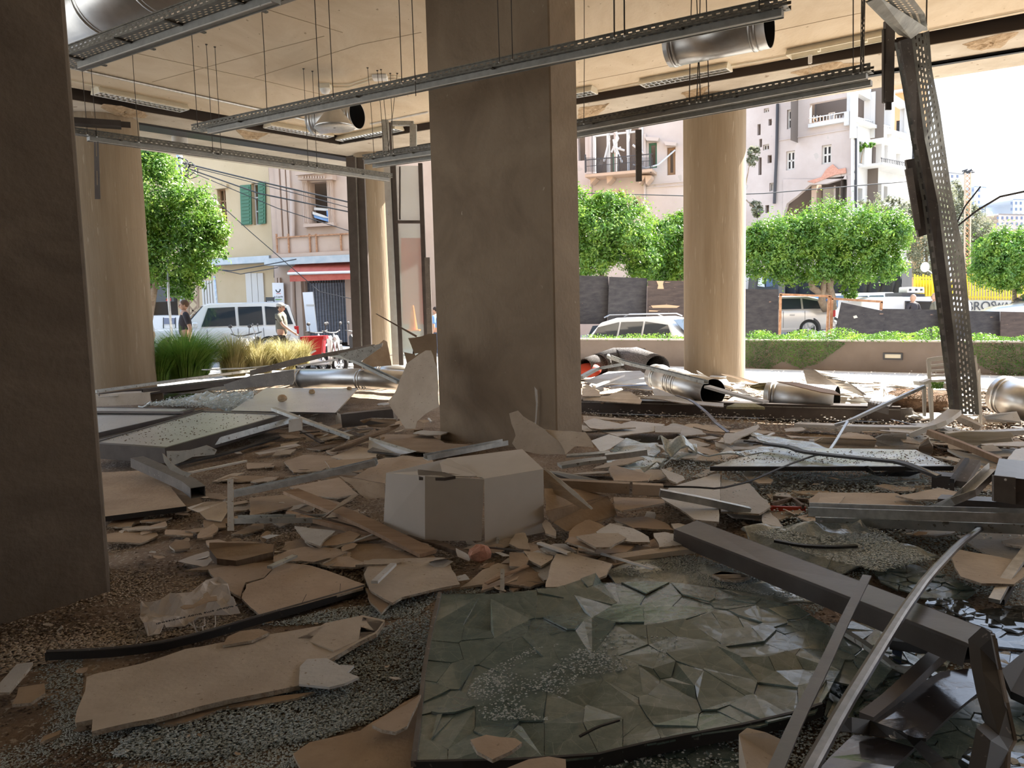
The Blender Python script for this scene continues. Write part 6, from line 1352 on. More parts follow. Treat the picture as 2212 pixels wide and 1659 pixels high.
# framed panels
def framed(label, corners, z, th, m, fw=.05, legs=True):
    P = [G(x, y, z[i] if isinstance(z, (list, tuple)) else z) for i, (x, y) in enumerate(corners)]; c = sum(P, Vector())/len(P); t = thing('framed_panel', label, 'framed panel', Vector((c.x, c.y, 0)), 'fallen framed facade panels')
    Q = [p + (c - p).normalized() * fw * 1.6 for p in P]; n = len(P)
    mb = MB(); mb.prism([p - Vector((0, 0, .012)) for p in Q], (0, 0, -.008)); link('panel', mb, m, t)
    for i in range(n):
        j = (i+1) % n; mb = MB(); mb.prism([P[i], P[j], Q[j], Q[i]], (0, 0, -th)); link('frame_side', mb, 'dark_alu', t)
    return t
framed('large framed frosted panel on the floor right of the left column', [(190, 957), (437, 887), (622, 893), (356, 968)], [.26, .24, .24, .24], .16, 'frosted_panel')
framed('framed frosted panel behind the large one, beside the left column', [(180, 890), (395, 891), (440, 884), (190, 940)], .2, .06, 'frosted_panel')
framed('grey framed pane far left below the beige beam', [(180, 878), (420, 882), (396, 889), (180, 888)], .24, .03, 'frosted_panel')
S('big pale board with stones on it in front of the floor duct', 'b', '-200,265,.22 100,70,.24 880,75,.24 690,282,.22', m='frosted_panel', th=.02, jag=0, core='dark_alu', name='table_board', cat='board')
B('grey frame side lying along the large framed panel', '0', '360,985,.1 500,945,.14 640,905,.2', .16, .07, 'galv_dull', roll=.3)
B('black strip put in for the shaded gap under the framed panel corner', '0', '380,1003,.04 480,982,.04 600,945,.06', .08, .02, 'black_metal')  # shade in the gap below the frame side, drawn as a black strip
U('crumpled grey sheet metal at the framed panel corner', 'a', '1420,610 1620,600 1760,560 1850,600 1830,640 1640,660 1480,730 1430,700', 6.6, 'galv_dull', .01, 'metal_sheet', 'metal sheet')
U('curved pale strip of sheet metal below the framed panel corner', 'a', '1385,630 1400,700 1450,770 1600,835 1640,800 1560,780 1470,720 1400,640', 6.2, 'galv_dull', .008, 'metal_strip', 'metal strip', jag=.1)
B('hollow box profile with open end below the framed panel', 'a', '1170,700,.22 1600,890,.14 1690,960,.12', .12, .09, 'dark_alu_dusty', holl=True, name='hollow_profile')
S('greenish board on the floor beside the left column', 'a', '700,800,.1 1210,775,.1 1400,850,.1 1590,1080,.1 920,1165,.1 700,1190,.1', m='board_3', th=.04, jag=.2, name='board_piece', cat='board', core='black_metal')  # black edge put in for the dark shadow below the board
S('brown grey thick chunk of board lying among chips at left', '0', '452,1172,.14 520,1168,.12 592,1176,.10 590,1192,.08 510,1211,.07 468,1206,.07 452,1186,.1', m='board_3', th=.05, core='wood_dark')
S('lavender sheet of paper under the brown chunk', '0', '384,1212,.03 410,1202,.03 450,1190,.04 462,1206,.03 445,1226,.03 408,1218,.03', m='paper_white', th=.003, name='paper_sheet', cat='paper', core='paper_white')
S('lavender sheet of paper left of the alu channel', '0', '550,978,.04 590,968,.06 640,958,.05 650,962,.04 600,975,.03 560,982,.03', m='paper_white', th=.003, name='paper_sheet', cat='paper', core='paper_white')
S('curled torn paper facing near the greenish board', 'a', '1600,1090,.1 1760,1040,.14 1930,1040,.12 1940,1130,.06 1890,1210,.04 1760,1190,.05 1700,1130,.1', m='board_1', th=.005, name='paper_facing', cat='paper')
U('pale thin lath standing among chips at left', 'a', '1940,850 1988,850 1995,1290 1940,1290', 5.35, 'board_2', .01, 'lath', 'lath', lean=.5, jag=0)
# stones on the table board
def rock(label, px, py, z, r, m='rubble_patch', group=None):
    c = G(px, py, z); mb = MB(); rr = random.Random(int(px)); n = 8; prof = []
    mb.ball((0, 0, 0), r, 6, sq=(1, .8, .75)); mb.v = [tuple(Vector(v) * (1 + .28 * noise.noise(Vector(v) * (2.2 / r) + Vector((px, py, 0)))) + c + Vector((0, 0, r*.5))) for v in mb.v]
    return one('rock', label, 'rock', mb, m, group)
rock('brown stone, largest on the pale board', 610, 866, .24, .075); rock('upright brown stone on the far edge of the pale board', 674, 850, .24, .055); rock('small grey stone at the right corner of the pale board', 755, 842, .24, .045)
rock('orange brown brick lump in front of the white box', 1038, 1208, .05, .075, 'brick_red' if 'brick_red' in MATS else 'rubble_patch')
B('dark alloy beam stub behind the leaning board', 'b', '760,345,.2 1200,300,.26', .18, .17, 'dark_alu')
S('grey end block with zigzag cracks beside the dark stub', 'b', '690,275,.22 790,325,.2 785,400,.06 690,362,.06', m='board_1', th=.04)
U('white square plate standing at the framed panel end', 'b', '290,345 400,330 402,432 290,450', 7.4, 'white_paint', .03, 'metal_plate', 'plate', jag=0)
B('grey strip falling from the framed panel towards the middle column', 'b', '160,250,.3 320,310,.28 830,495,.1', .07, .04, 'galv_dull')
B('thin dark strip below the falling grey strip', 'b', '390,430,.12 580,540,.05', .05, .02, 'dark_alu')
S('sharp brown board wedge pointing to the leaning board', 'b', '640,600,.12 700,570,.14 1190,380,.2 1240,380,.2 1200,410,.16 800,580,.06 680,605,.05', m='board_0', th=.016, jag=.2)
S('dark wedge under the sharp brown board', 'b', '440,585,.03 640,540,.06 800,500,.08 780,530,.05 560,600,.03', m='wood_dark', jag=.3)
U('large grey board fragment leaning on the middle column', 'm', '1570,880 1640,800 1700,650 1780,450 2000,300 2060,300 2130,500 2150,940 2000,1020 1900,1110 1880,1190 1770,1190 1700,1080 1640,1010', (8.7, 8.45), 'board_1', .016, lean=.3)
U('olive board fragment behind the grey leaning one', 'm', '1750,320 1850,340 1920,330 1880,360 1800,160 1950,140 2030,110 2120,110 2130,520 1960,560 1790,470 1770,380', 9.1, 'board_3', .016)
S('brown low board behind the sharp wedge', 'b', '900,345,.22 1000,325,.24 1210,330,.24 1210,350,.2 1120,400,.12 980,395,.12', m='board_3')
t = thing('open_channel', 'open grey metal channel with bright white inside', 'metal channel', G(835, 965, .05))
mb = MB(); P_ = [G(x, y, z) for x, y, z in ((797, 950, .12), (888, 977, .10), (862, 982, .05), (795, 972, .05))]; mb.prism(P_, (0, 0, -.006)); link('bright_inside', mb, 'white_paint', t)
mb = MB(); mb.prism([G(x, y, z) for x, y, z in ((797, 950, .14), (797, 944, .16), (900, 975, .14), (888, 978, .12))], (0, .01, 0)); link('far_wall', mb, 'galv_dull', t)
mb = MB(); mb.prism([G(x, y, z) for x, y, z in ((794, 973, .08), (805, 966, .1), (864, 981, .1), (862, 984, .05))], (0, 0, -.02)); link('near_wall', mb, 'dark_alu_dusty', t)
B('long galvanised channel left of the white box', '0', '500,1074,.10 640,1045,.20 815,1004,.34', .10, .06, 'galv', prof=chan(.10, .05, .005))
B('galvanised channel resting on the white box rim', '0', '920,993,.42 1000,978,.44 1092,960,.46', .09, .05, 'galv', prof=chan(.09, .04, .005))
B('long dusty wooden plank running down to the white box corner', '0', '628,1061,.16 770,1120,.12 925,1196,.05', .13, .025, 'wood_plank', name='wooden_plank', cat='plank')
B('thin split wooden lath beside the long plank', '0', '622,1108,.10 700,1130,.08 812,1156,.05', .04, .03, 'wood_plank', name='wooden_lath', cat='plank')
B('second split lath touching the thin one', '0', '638,1103,.08 720,1128,.08 830,1160,.03', .035, .02, 'wood_dark', name='wooden_lath', cat='plank')
B('dark flat strip beside the plank foot', '0', '880,1160,.05 960,1180,.04 1010,1200,.03', .06, .03, 'wood_dark', name='wooden_lath', cat='plank')
B('grey channel lying left of the plank crossing', '0', '508,1128,.06 600,1126,.07 700,1126,.07', .10, .04, 'galv_dull', prof=chan(.1, .04, .005))
B('bent pale strip over the plank', 'b', '600,1170,.12 700,1090,.2 870,980,.22', .05, .006, 'board_1', name='paper_strip', cat='strip')
for lab, cr, s, z, m_ in (
 ('broad dusty board left of the galvanised channel foot', 'b', '-40,1010 310,975 470,1050 200,1110 -40,1160', .05, 'board_3'),
 ('dusty brown board in front of the galvanised channel', 'b', '300,915 720,835 880,975 700,1010 540,995', .06, 'board_0'),
 ('light triangular sheet beside the plank foot', 'b', '340,1250 690,1290 590,1370 560,1420 450,1380', .09, 'board_2'),
 ('brown sheet between triangular sheet and plank', 'b', '560,1420 640,1340 810,1290 905,1320 840,1380 700,1410', .07, 'board_3'),
 ('long curled tan board at left of centre', 'b', '160,1510 300,1450 430,1425 700,1440 790,1470 720,1500 580,1562 400,1545 160,1555', .06, 'board_0'),
 ('tan fragment in front of the white box, pointing left', 'b', '560,1575 700,1500 790,1490 760,1540 620,1590', .05, 'board_0'),
 ('wide tan floor board left of the white box', 'b', '780,1400 1100,1400 1500,1470 1600,1560 1300,1610 900,1570 740,1480', .03, 'board_3'),
 ('arrow shaped tan fragment before the white box', 'b', '860,1580 1010,1530 1240,1530 1250,1560 1080,1575', .07, 'board_1'),
 ('rumpled brown board at the centre left floor', 'b', '250,700 420,640 660,650 720,700 560,780 330,790', .05, 'board_0'),
 ('torn tan sheet beside the open channel', 'b', '650,660 880,570 1050,600 1040,660 800,690', .06, 'board_1'),
 ('dark red brown board under the galvanised channel', 'b', '600,690 1010,670 980,710 720,750 640,750', .14, 'board_3'),
 ('dusty floor board at the foot of the middle column', 'b', '1055,465 1500,470 1620,540 1900,560 1700,640 1300,600 1080,520', .05, 'board_0'),
 ('big tan board bordered by the curved black strip', '0', '608,1214 668,1221 728,1240 788,1262 784,1270 562,1330 522,1292 532,1262 570,1250', .05, 'board_0'),
 ('large dusty board right of the curved black strip end', '0', '786,1240 800,1216 868,1206 960,1204 984,1240 994,1262 950,1270 868,1290 848,1302 800,1275', .06, 'board_1'),
 ('brown torn flap hanging under the large dusty board', '0', '788,1270 800,1300 824,1324 842,1304 866,1292 856,1276', .04, 'board_3'),
 ('tan board between black strip board and chips', '0', '450,1230 530,1215 600,1216 570,1248 530,1258 520,1290 470,1262', .035, 'board_0'),
 ('long fragment left of centre pointing right', '0', '400,1232 520,1206 620,1200 700,1210 640,1222 520,1228', .03, 'board_3'),
 ('foreground board cut by the lower edge, left of the glass', '0', '633,1628 670,1603 720,1592 778,1578 800,1562 905,1500 902,1700 640,1720 650,1660', .05, 'board_3'),
 ('curled pale shard on the foreground board', 'f', '1000,1290 1150,1190 1290,1120 1420,1030 1390,1110 1300,1300 1200,1350 1080,1330', .10, 'board_0'),
 ('pale lath like board piece at the left edge', '0', '-20,1497 36,1434 44,1433 71,1430 66,1440 20,1495', .05, 'board_2'),
 ('dark square board piece near the left edge', '0', '26,1521 40,1485 96,1476 98,1496 66,1518', .05, 'board_3'),
 ('small pointed board shard lower left', '0', '86,1604 94,1590 134,1576 128,1586', .04, 'board_3'),
 ('olive board scrap beside the black strip', 'e', '1900,610 1940,540 2050,490 2212,470 2300,500 2150,570', .08, 'board_3'),
 ('upper piece of the white boards right of the column', 'n', '50,900 170,860 420,910 650,965 250,985 140,975', .16, 'board_2'),
 ('broad white board right of the column foot', 'n', '230,1000 600,890 980,930 860,1010 600,1040 440,1065', .12, 'board_2'),
 ('square cut white piece right of the broad white board', 'n', '865,945 1165,955 1160,1025 870,1020', .13, 'board_2'),
 ('round ended white piece touched by the bent bar', 'n', '1645,1070 1670,1030 1770,1030 2040,930 2055,960 2000,1010 1840,1080 1720,1150 1660,1140', .16, 'board_2'),
 ('long thin white plate left of the round ended piece', 'n', '1550,1130 1700,1170 1900,1190 2160,1150 2150,1180 1960,1215 1700,1220 1560,1180', .1, 'board_2'),
 ('tan piece beside the beige box beam', 'n', '340,1440 370,1400 430,1400 820,1510 790,1570 660,1580 400,1570', .12, 'board_0'),
 ('white sliver between tan piece and big white board', 'n', '930,1430 1000,1450 1190,1520 1210,1560 1120,1600 1030,1560', .12, 'board_2'),
 ('largest white board with straight saw cut edge', '0', '1428,1075 1447,1052 1551,1022 1556,1024 1553,1127 1500,1122 1470,1100', .14, 'board_2'),
 ('white cracked board right of the saw cut edge', '0', '1557,1035 1620,1045 1645,1073 1665,1093 1640,1110 1557,1105', .12, 'board_2'),
 ('round brown shard under the black cable', 'n', '1865,1490 1930,1455 2050,1480 2212,1560 2180,1600 2050,1600 1920,1540', .12, 'board_1'),
 ('tan dusty board below the beige box beam', 'c', '890,1000 1310,1020 1330,1050 1150,1085 950,1120 900,1095', .16, 'board_0'),
 ('curled upright white flap right of the white box', 'c', '280,1230 310,1190 350,1220 400,1290 400,1340 310,1310', .12, 'board_1'),
 ('thick tan board block in front of the white box', 'c', '490,1385 520,1338 745,1398 730,1460', .14, 'board_0'),
 ('round edged plate stacked right of the white box', 'c', '740,1300 860,1225 1060,1270 1190,1340 1200,1385 1050,1385 800,1350', .12, 'board_2'),
 ('flat dusty plate in the stack before the white box', 'c', '570,1335 740,1310 930,1310 1000,1350 860,1430 740,1430', .17, 'board_1'),
 ('lower plate of the stack before the white box', 'c', '590,1460 760,1430 1000,1390 1080,1410 1000,1470 760,1490', .09, 'board_0'),
 ('white torn piece pointing left of the stack', 'c', '260,1440 380,1400 480,1400 580,1470 440,1490 330,1470', .1, 'board_2'),
 ('small upright tan scrap at the white box foot', 'c', '0,1400 60,1290 140,1310 180,1450 80,1440', .06, 'board_1'),
 ('mossy dark chunk left of the upright board', 'c', '0,1470 120,1480 170,1530 130,1600 0,1590', .08, 'board_3'),
 ('white crumbly plate beside the mossy chunk', 'c', '120,1460 380,1490 370,1530 270,1590 170,1540', .08, 'board_1'),
 ('tan fan shaped board in front of the white plates', '0', '1178,1268 1190,1216 1209,1177 1242,1196 1323,1218 1310,1242 1244,1268', .1, 'board_1'),
 ('small white board bits between beam and plates', 'c', '1230,1310 1330,1300 1420,1320 1530,1400 1280,1430', .12, 'board_2'),
 ('pale scrap near the dark beam tip', 'c', '1380,1230 1450,1225 1590,1260 1540,1310 1410,1280', .1, 'board_2'),
 ('big grey cracked floor board at the right', 'd', '390,1010 470,960 830,960 1130,965 1240,1020 1450,1110 1380,1165 400,1140', .12, 'board_1'),
 ('pale leaf shaped board right of the cracked one', 'd', '1120,985 1300,960 1490,918 1710,970 1660,1015 1280,1020', .16, 'board_1'),
 ('dusty beige board at the lower right edge', '0', '2052,1200 2069,1186 2204,1212 2240,1225 2190,1262 2120,1260 2075,1245', .14, 'board_1'),
 ('small fan shaped scrap at the right edge', 'd', '2020,1370 2212,1330 2260,1400 2150,1420 2060,1400', .1, 'board_1'),
 ('white scrap pile at the right below the slatted pallet', 'd', '430,1070 480,1000 690,990 640,1050', .13, 'board_1'),
 ('small oval board scrap above the foreground glass', 'g', '1730,10 1800,-20 1990,0 2060,30 1980,55 1830,50', .1, 'board_1'),
 ('pale board scrap on the lower edge of the foreground glass', '0', '1016,1598 1050,1587 1080,1592 1112,1594 1128,1604 1104,1622 1064,1640 1030,1622', .16, 'board_0'),
 ('brown torn paper at the bottom centre edge', '0', '1092,1660 1142,1640 1185,1634 1222,1640 1224,1680 1090,1690', .19, 'board_0'),
 ('oval tan scrap right of the foreground glass top edge', '0', '1540,1240 1560,1234 1604,1240 1618,1248 1590,1254 1556,1250', .1, 'board_1'),
 ('white scrap beside the red bar', 'd', '-20,1015 30,1020 60,1110 -20,1105', .1, 'board_2'),
 ('white cracked plate left of the red bar', 'd', '-20,1120 60,1130 170,1250 0,1280', .08, 'board_2'),
 ('tan arrow shaped board under the brown beam end', 'n', '50,830 600,870 590,890 200,870 60,890', .1, 'board_1')):
    S(lab, cr, s, z, m_)
# foreground board in three layers
S('long thick broken board in the foreground at left', '0', '162,1556,.07 186,1474,.08 187,1462,.08 204,1456,.08 310,1432,.07 400,1402,.07 550,1376,.06 702,1350,.06 784,1333,.06 831,1343,.06 813,1368,.06 773,1388,.06 706,1427,.05 664,1430,.05 648,1480,.05 550,1500,.06 430,1526,.06 330,1552,.07 240,1570,.07 198,1580,.07 200,1554,.07 164,1561,.07', m='board_1', th=.02,
  kids=(('peeled_paper', '646,1483 648,1445 664,1429 706,1427 733,1442 765,1443 750,1458 776,1468 745,1482 712,1490', 'board_2', .012), ('peeled_paper', '643,1383 660,1376 702,1350 784,1333 831,1343 813,1368 773,1388 722,1410 668,1390', 'board_1', .010)))
S('torn lower layer under the long foreground board', '0', '330,1560,.03 430,1532,.03 550,1508,.03 680,1494,.03 640,1508,.025 560,1522,.025 480,1530,.025 400,1560,.025 350,1568,.025', m='board_3', th=.01)
# crumpled paper bag
BG = heap('crumpled white paper bag with upside down lettering near the left column', 'q', '200,680,.05 380,600,.08 640,590,.08 760,500,.1 1130,380,.14 1400,190,.16 1640,110,.17 1800,200,.16 1900,450,.14 2030,660,.09 2045,830,.04 1850,850,.04 1500,830,.05 1280,910,.04 1000,990,.03 670,1060,.03 640,1050,.03 540,1150,.03 330,1165,.03 190,950,.03', .1, .05, 'paper_white', 22, name='paper_bag', cat='paper bag', th=.002, freq=11, smooth=False)
def onq(x, y, z): return G(280 + x/8.508, 1230 + y/8.508, z)
mb = MB(); mb.prism([onq(930, 690, .15), onq(1000, 730, .15), onq(1180, 700, .15), onq(1450, 590, .15), onq(1610, 570, .15), onq(1600, 490, .15), onq(1490, 500, .15), onq(1430, 410, .15), onq(1360, 450, .15), onq(1350, 520, .15), onq(1160, 650, .15), onq(1000, 650, .15)], (0, 0, -.003)); mb.v = [(v[0], v[1], v[2]) for v in mb.v]; link('torn_hole', mb, 'board_3', BG)
ux = (onq(950, 890, .12) - onq(1720, 715, .12)).normalized(); uy = Vector((0, 0, 1)).cross(ux)
text('lettering', 'we tufour sms buoy sonsissodi', .033, onq(1310, 815, .125), ux, uy, 'text_dark', BG)
for k, s_ in enumerate(((1160, 940, 1190, 1060, 1240, 1150, 1310, 1185), (1090, 980, 1190, 1060, 1300, 1065, 1380, 1030, 1375, 890), (1340, 1060, 1355, 1220), (1575, 860, 1580, 1000, 1545, 1110))):
    mb = MB(); mb.tube([onq(s_[i], s_[i+1], .035) for i in range(0, len(s_), 2)], .0035, 5); link('handle_string', mb, 'paper_white', BG, smooth=True)
t = thing('curved_black_strip', 'long curved black rubber edged metal strip in the left foreground', 'metal strip', G(450, 1365, .02))
cv = [(100, 1407), (235, 1402), (350, 1388), (450, 1363), (560, 1330), (680, 1297), (786, 1266)]
P_ = [G(x, y, .05) for x, y in cv]; Q_ = []
for i in range(len(P_) - 1):
    for k in range(4): Q_.append(P_[i].lerp(P_[i+1], k/4))
Q_.append(P_[-1])
for _ in range(3): Q_ = [Q_[0]] + [(Q_[i-1] + Q_[i]*2 + Q_[i+1])/4 for i in range(1, len(Q_)-1)] + [Q_[-1]]
mb = MB(); mb.sweep(rect(.03, .035), [p - Vector((0, 0, .02)) for p in Q_]); link('rubber_core', mb, 'black_metal', t)
mb = MB(); mb.sweep(rect(.006, .010), [p + Vector((0, 0, .002)) for p in Q_]); link('metal_rib', mb, 'dark_alu_dusty', t)
for s_ in (.06, .27, .47, .8, .92):
    q = Q_[int(s_ * (len(Q_)-1))]; mb = MB(); mb.tube([q, q + Vector((rnd(-.03, .03), .01, .05))], .0015, 4); link('wire_tie', mb, 'dark_alu_dusty', t)
# ---- the white box
t = thing('white_box', 'large open white cardboard box in the middle of the floor', 'box', G(1000, 1170, 0)); d0 = 5.15
def face(nm, q, m='box_white', th=.01, off=None):
    mb = MB(); mb.prism([D(x, y, d) for x, y, d in q], off or (0, th, 0)); return link(nm, mb, m, t)
face('left_face', [(828, 1137, 5.42), (918, 1169, 5.12), (918, 1028, 5.12), (834, 1022, 5.42)])
face('front_face', [(918, 1169, 5.12), (1040, 1168, 5.10), (1045, 1035, 5.10), (918, 1028, 5.12)])
face('right_face', [(1047, 1174, 5.08), (1175, 1150, 5.32), (1174, 1013, 5.32), (1046, 1034, 5.10)])
face('back_face', [(834, 1120, 5.45), (970, 1090, 5.9), (970, 990, 5.9), (834, 1022, 5.45)])
face('top_face', [(1046, 1034, 5.10), (1174, 1013, 5.32), (1128, 970, 6.0), (965, 990, 5.95)], 'box_white', off=(0, 0, -.01))
face('inner_flap', [(950, 1000, 5.6), (968, 990, 5.7), (1040, 1031, 5.14), (955, 1020, 5.3)], 'box_white')
face('inner_flap', [(834, 1022, 5.44), (900, 1018, 5.5), (1030, 1028, 5.14), (918, 1028, 5.13)], 'box_white', off=(0, 0, -.006))
S('flat dark folder lying on the rim of the white box', '0', '902,1014,.50 960,1020,.5 984,1028,.49 960,1032,.48 905,1031,.48', m='dark_alu_dusty', th=.02, jag=0, core='dark_alu', name='folder', cat='folder')
U('crumpled dark board left of the white box', 'b', '720,820 830,840 1110,890 1112,1008 960,1020 900,980 830,900', (6.0, 5.6), 'board_3', .012, core='wood_dark')
U('bent brown sheet arching over the dark board beside the box', 'b', '830,838 920,790 990,745 1050,685 1260,650 1500,665 1560,770 1390,795 1125,800 1112,890', (6.3, 5.9), 'board_0', .01, lean=.5)
U('pair of thin boards leaning against the right side of the white box', 'c', '290,765 320,775 520,920 710,1095 640,1110 480,1020 300,925', (5.4, 5.2), 'board_3', .014, lean=.3)
U('narrow pale batten leaning beside the thin boards', 'c', '300,770 330,770 560,950 715,1100 700,1110 540,985', (5.32, 5.1), 'board_2', .014, lean=.3, jag=.1)
S('large olive board sloping down right of the white box', 'c', '300,930,.3 560,930,.26 840,990,.2 920,1150,.1 760,1230,.06 590,1305,.05 480,1290,.05 370,1215,.1 310,1120,.2', m='board_3')
S('greenish strip of board behind the beige box beam', 'c', '300,775,.26 420,780,.26 770,855,.22 560,860,.2', m='frosted_panel', th=.02, jag=0, core='dark_alu_dusty')
t = thing('box_beam', 'beige hollow box beam cracked across, right of the white box', 'beam', G(1320, 1055, .2))
for k, (a, b) in enumerate((((1205, 1046, .28), (1360, 1054, .26)), ((1366, 1055, .26), (1432, 1058, .25)))):
    mb = MB(); hollow(mb, .07, .075, .004, [G(*a), G(*b)]); link('beam_half', mb, 'board_0', t)
B('grey square tube pointing right from the beige beam', '0', '1425,1064,.26 1520,1082,.2 1619,1104,.12', .055, .05, 'galv', name='square_tube', cat='tube')
B('flat beige bar at the top edge of the crushed glass', 'c', '890,1530,.08 1250,1480,.09 1600,1440,.1', .09, .03, 'board_1')
B('grey weathered double plank right of the middle column', 'c', '430,735,.2 640,700,.22 830,680,.24', .14, .03, 'galv_dull', name='grey_plank', cat='plank')
B('short grey channel end beyond the double plank', 'c', '820,660,.24 1000,640,.26 1170,615,.28', .08, .05, 'galv', holl=True)
B('fanned grey strip on the double plank', 'c', '490,650,.24 640,640,.25 860,620,.26', .1, .015, 'galv_dull')
U('cream torn board leaning at the right foot of the middle column', 'c', '0,290 75,265 120,315 300,425 460,560 490,640 270,640 70,605 25,545 55,480 20,380', (7.4, 7.2), 'board_1', .014, lean=.35)
U('cream board with angled end beside the leaning one', 'c', '300,425 470,440 650,450 690,500 725,580 560,570 480,640 440,545', (7.25, 7.0), 'board_1', .014, lean=.3)
U('thin pale splinter standing against the middle column', 'c', '215,60 240,90 245,200 228,400 218,400 228,200', 8.6, 'board_2', .01, 'splinter', 'splinter', jag=.2)
S('silvery blue reflecting sheet right of the cream boards', 'c', '700,520,.16 850,465,.18 985,505,.16 860,590,.14 780,620,.14', m='glossy_sheet' if 'glossy_sheet' in MATS else 'white_paint', th=.006, jag=.2, name='metal_sheet', cat='metal sheet')
# ---- middle right: laminated glass sheets
heap('flat crushed glass sheet beside the silvery sheet', 'c', '860,595,.08 1000,500,.12 1270,545,.12 1290,600,.1 1230,640,.08 960,625,.06', .1, .03, 'glass_crushed', 24)
heap('arched crushed glass sheet right of the silvery sheet', 'n', '890,1120,.14 940,1040,.26 1150,1040,.28 1340,1140,.16 1350,1260,.1 1050,1300,.08 990,1250,.12 1010,1130,.24', .16, .06, 'glass_crushed', 26, freq=4, seed=3)
heap('long wavy laminated glass sheet at the right centre', 'n', '740,1490,.05 950,1440,.08 1100,1340,.2 1250,1270,.24 1500,1290,.2 1900,1300,.16 2212,1250,.16 2400,1150,.2 2100,1180,.2 1700,1230,.22 1350,1240,.26 1130,1280,.24 900,1370,.14 700,1440,.08', .15, .03, 'glass_crushed', 44, freq=2.5, seed=5)
heap('crushed glass lying left of the long wavy sheet', 'n', '300,1350,.06 700,1300,.06 1000,1310,.08 900,1400,.05 700,1470,.04 380,1410,.05', .06, .03, 'glass_icy', 24, seed=6)
heap('broad dusty glass table top sheet with black front edge', 'o', '-600,1210,.20 -200,1100,.2 300,990,.2 1000,1000,.2 1780,1010,.2 2200,1200,.20', .2, .012, 'glass_icy', 50, freq=2, seed=8, th=.008)
B('black front edge of the glass table top', 'o', '-560,1222,.2 1000,1222,.2 2205,1218,.2', .03, .035, 'black_metal')
heap('bluish glass sheet under the table top at right', 'o', '600,1260,.1 1300,1290,.1 1900,1330,.1 1930,1390,.05 1500,1400,.04 1000,1360,.04', .08, .03, 'glass_icy', 24, seed=12)
heap('crushed glass sheet left of the bent bar crossing', 'o', '-150,810,.14 200,850,.16 620,940,.14 820,1010,.12 400,980,.14 0,900,.14', .14, .03, 'glass_crushed', 30, seed=13)
heap('large crushed glass sheet below the galvanised channels at right', 'd', '-200,1310,.06 0,1290,.08 420,1240,.14 820,1205,.16 930,1310,.12 1220,1420,.08 1480,1545,.05 1100,1560,.04 600,1650,.04 260,1560,.04 0,1480,.05', .08, .06, 'glass_crushed', 40, freq=3.5, seed=15)
heap('grey shard area beyond the dark beam tip', 'd', '-150,1420,.05 200,1350,.05 600,1500,.05 500,1659,.04 300,1640,.04', .05, .03, 'glass_crushed', 22, seed=16)
heap('crushed greenish glass left of the dark beam tip', '0', '1310,1238,.05 1420,1205,.06 1480,1200,.08 1560,1228,.08 1690,1262,.07 1760,1298,.06 1640,1296,.05 1480,1262,.04 1330,1260,.04', .06, .04, 'glass_crushed', 36, seed=17)
B('black thin strip lying on the crushed glass', 'd', '95,1370,.12 300,1410,.12 560,1425,.12 790,1415,.12', .03, .015, 'black_metal')
B('small black stub on the shards beyond the dark beam', 'd', '915,1525,.08 1020,1570,.08', .05, .03, 'black_metal')
# channels and beams at right
t = thing('fallen_beam', 'long brown fallen facade beam lying across the view right of the middle column', 'beam', G(1600, 910, 0))
P0, P1 = G(1225, 893, .0), G(1945, 915, .0); mb = MB(); nn = (P1 - P0).normalized(); nb = Vector((-nn.y, nn.x, 0))
for nm, a, b, mm in (('web', (0, .012), (.02, .20), 'dark_alu'), ('top_flange', (-.01, .22), (.20, .212), 'dark_alu'), ('bottom_flange', (-.01, .16), (.0, .012), 'dark_alu')):
    mb = MB(); mb.prism([P0 + nb*a[0] + Vector((0, 0, b[0])), P1 + nb*a[0] + Vector((0, 0, b[0])), P1 + nb*a[1] + Vector((0, 0, b[0])), P0 + nb*a[1] + Vector((0, 0, b[0]))], (0, 0, b[1] - b[0])); link(nm, mb, mm, t)
mb = MB(); mb.prism([P0 - nb*.006 + Vector((0, 0, .17)), P1 - nb*.006 + Vector((0, 0, .17)), P1 - nb*.006 + Vector((0, 0, .18)), P0 - nb*.006 + Vector((0, 0, .18))], nb * -.004); link('groove_strip', mb, 'galv_dull', t)
mb = MB(); mb.prism([P1 + Vector((0, 0, .01)), P1 + nn*.16 + Vector((0, 0, .03)), P1 + nn*.12 + Vector((0, 0, .2)), P1 + Vector((0, 0, .19))], nb*.02); mb.prism([P1 + nn*.02 + Vector((0, 0, .19)), P1 + nn*.13 + Vector((0, 0, .2)), P1 + nn*.2 + nb*.1 + Vector((0, 0, .05)), P1 + nn*.1 + nb*.1 + Vector((0, 0, .03))], nb*.01); link('torn_end', mb, 'dark_alu_dusty', t)
B('long galvanised channel nearest the viewer at the right edge', '0', '1748,1110,.20 1900,1116,.22 2240,1126,.26', .13, .07, 'galv', prof=chan(.13, .06, .006))
B('second galvanised channel just in front of the long one', '0', '1762,1124,.12 1900,1128,.14 2240,1142,.18', .07, .06, 'galv_dull')
B('kinked galvanised channel rising right of the cracked board', '0', '1950,1150,.05 2000,1115,.14 2082,1082,.3 2150,1016,.42', .08, .05, 'galv', prof=chan(.08, .05, .006))
B('dark beam behind the kinked channel at the right edge', '0', '2030,1088,.16 2240,1100,.2', .14, .10, 'dark_alu')
B('long bright aluminium bar reaching to the white chair', 'o', '860,730,.22 1010,690,.26 1350,530,.40 1880,285,.62', .05, .03, 'galv', name='aluminium_bar')
B('thin bent bar dropping from the bright aluminium bar', 'o', '1010,680,.27 950,780,.22 880,900,.2 770,1060,.18', .025, .012, 'galv', name='aluminium_bar')
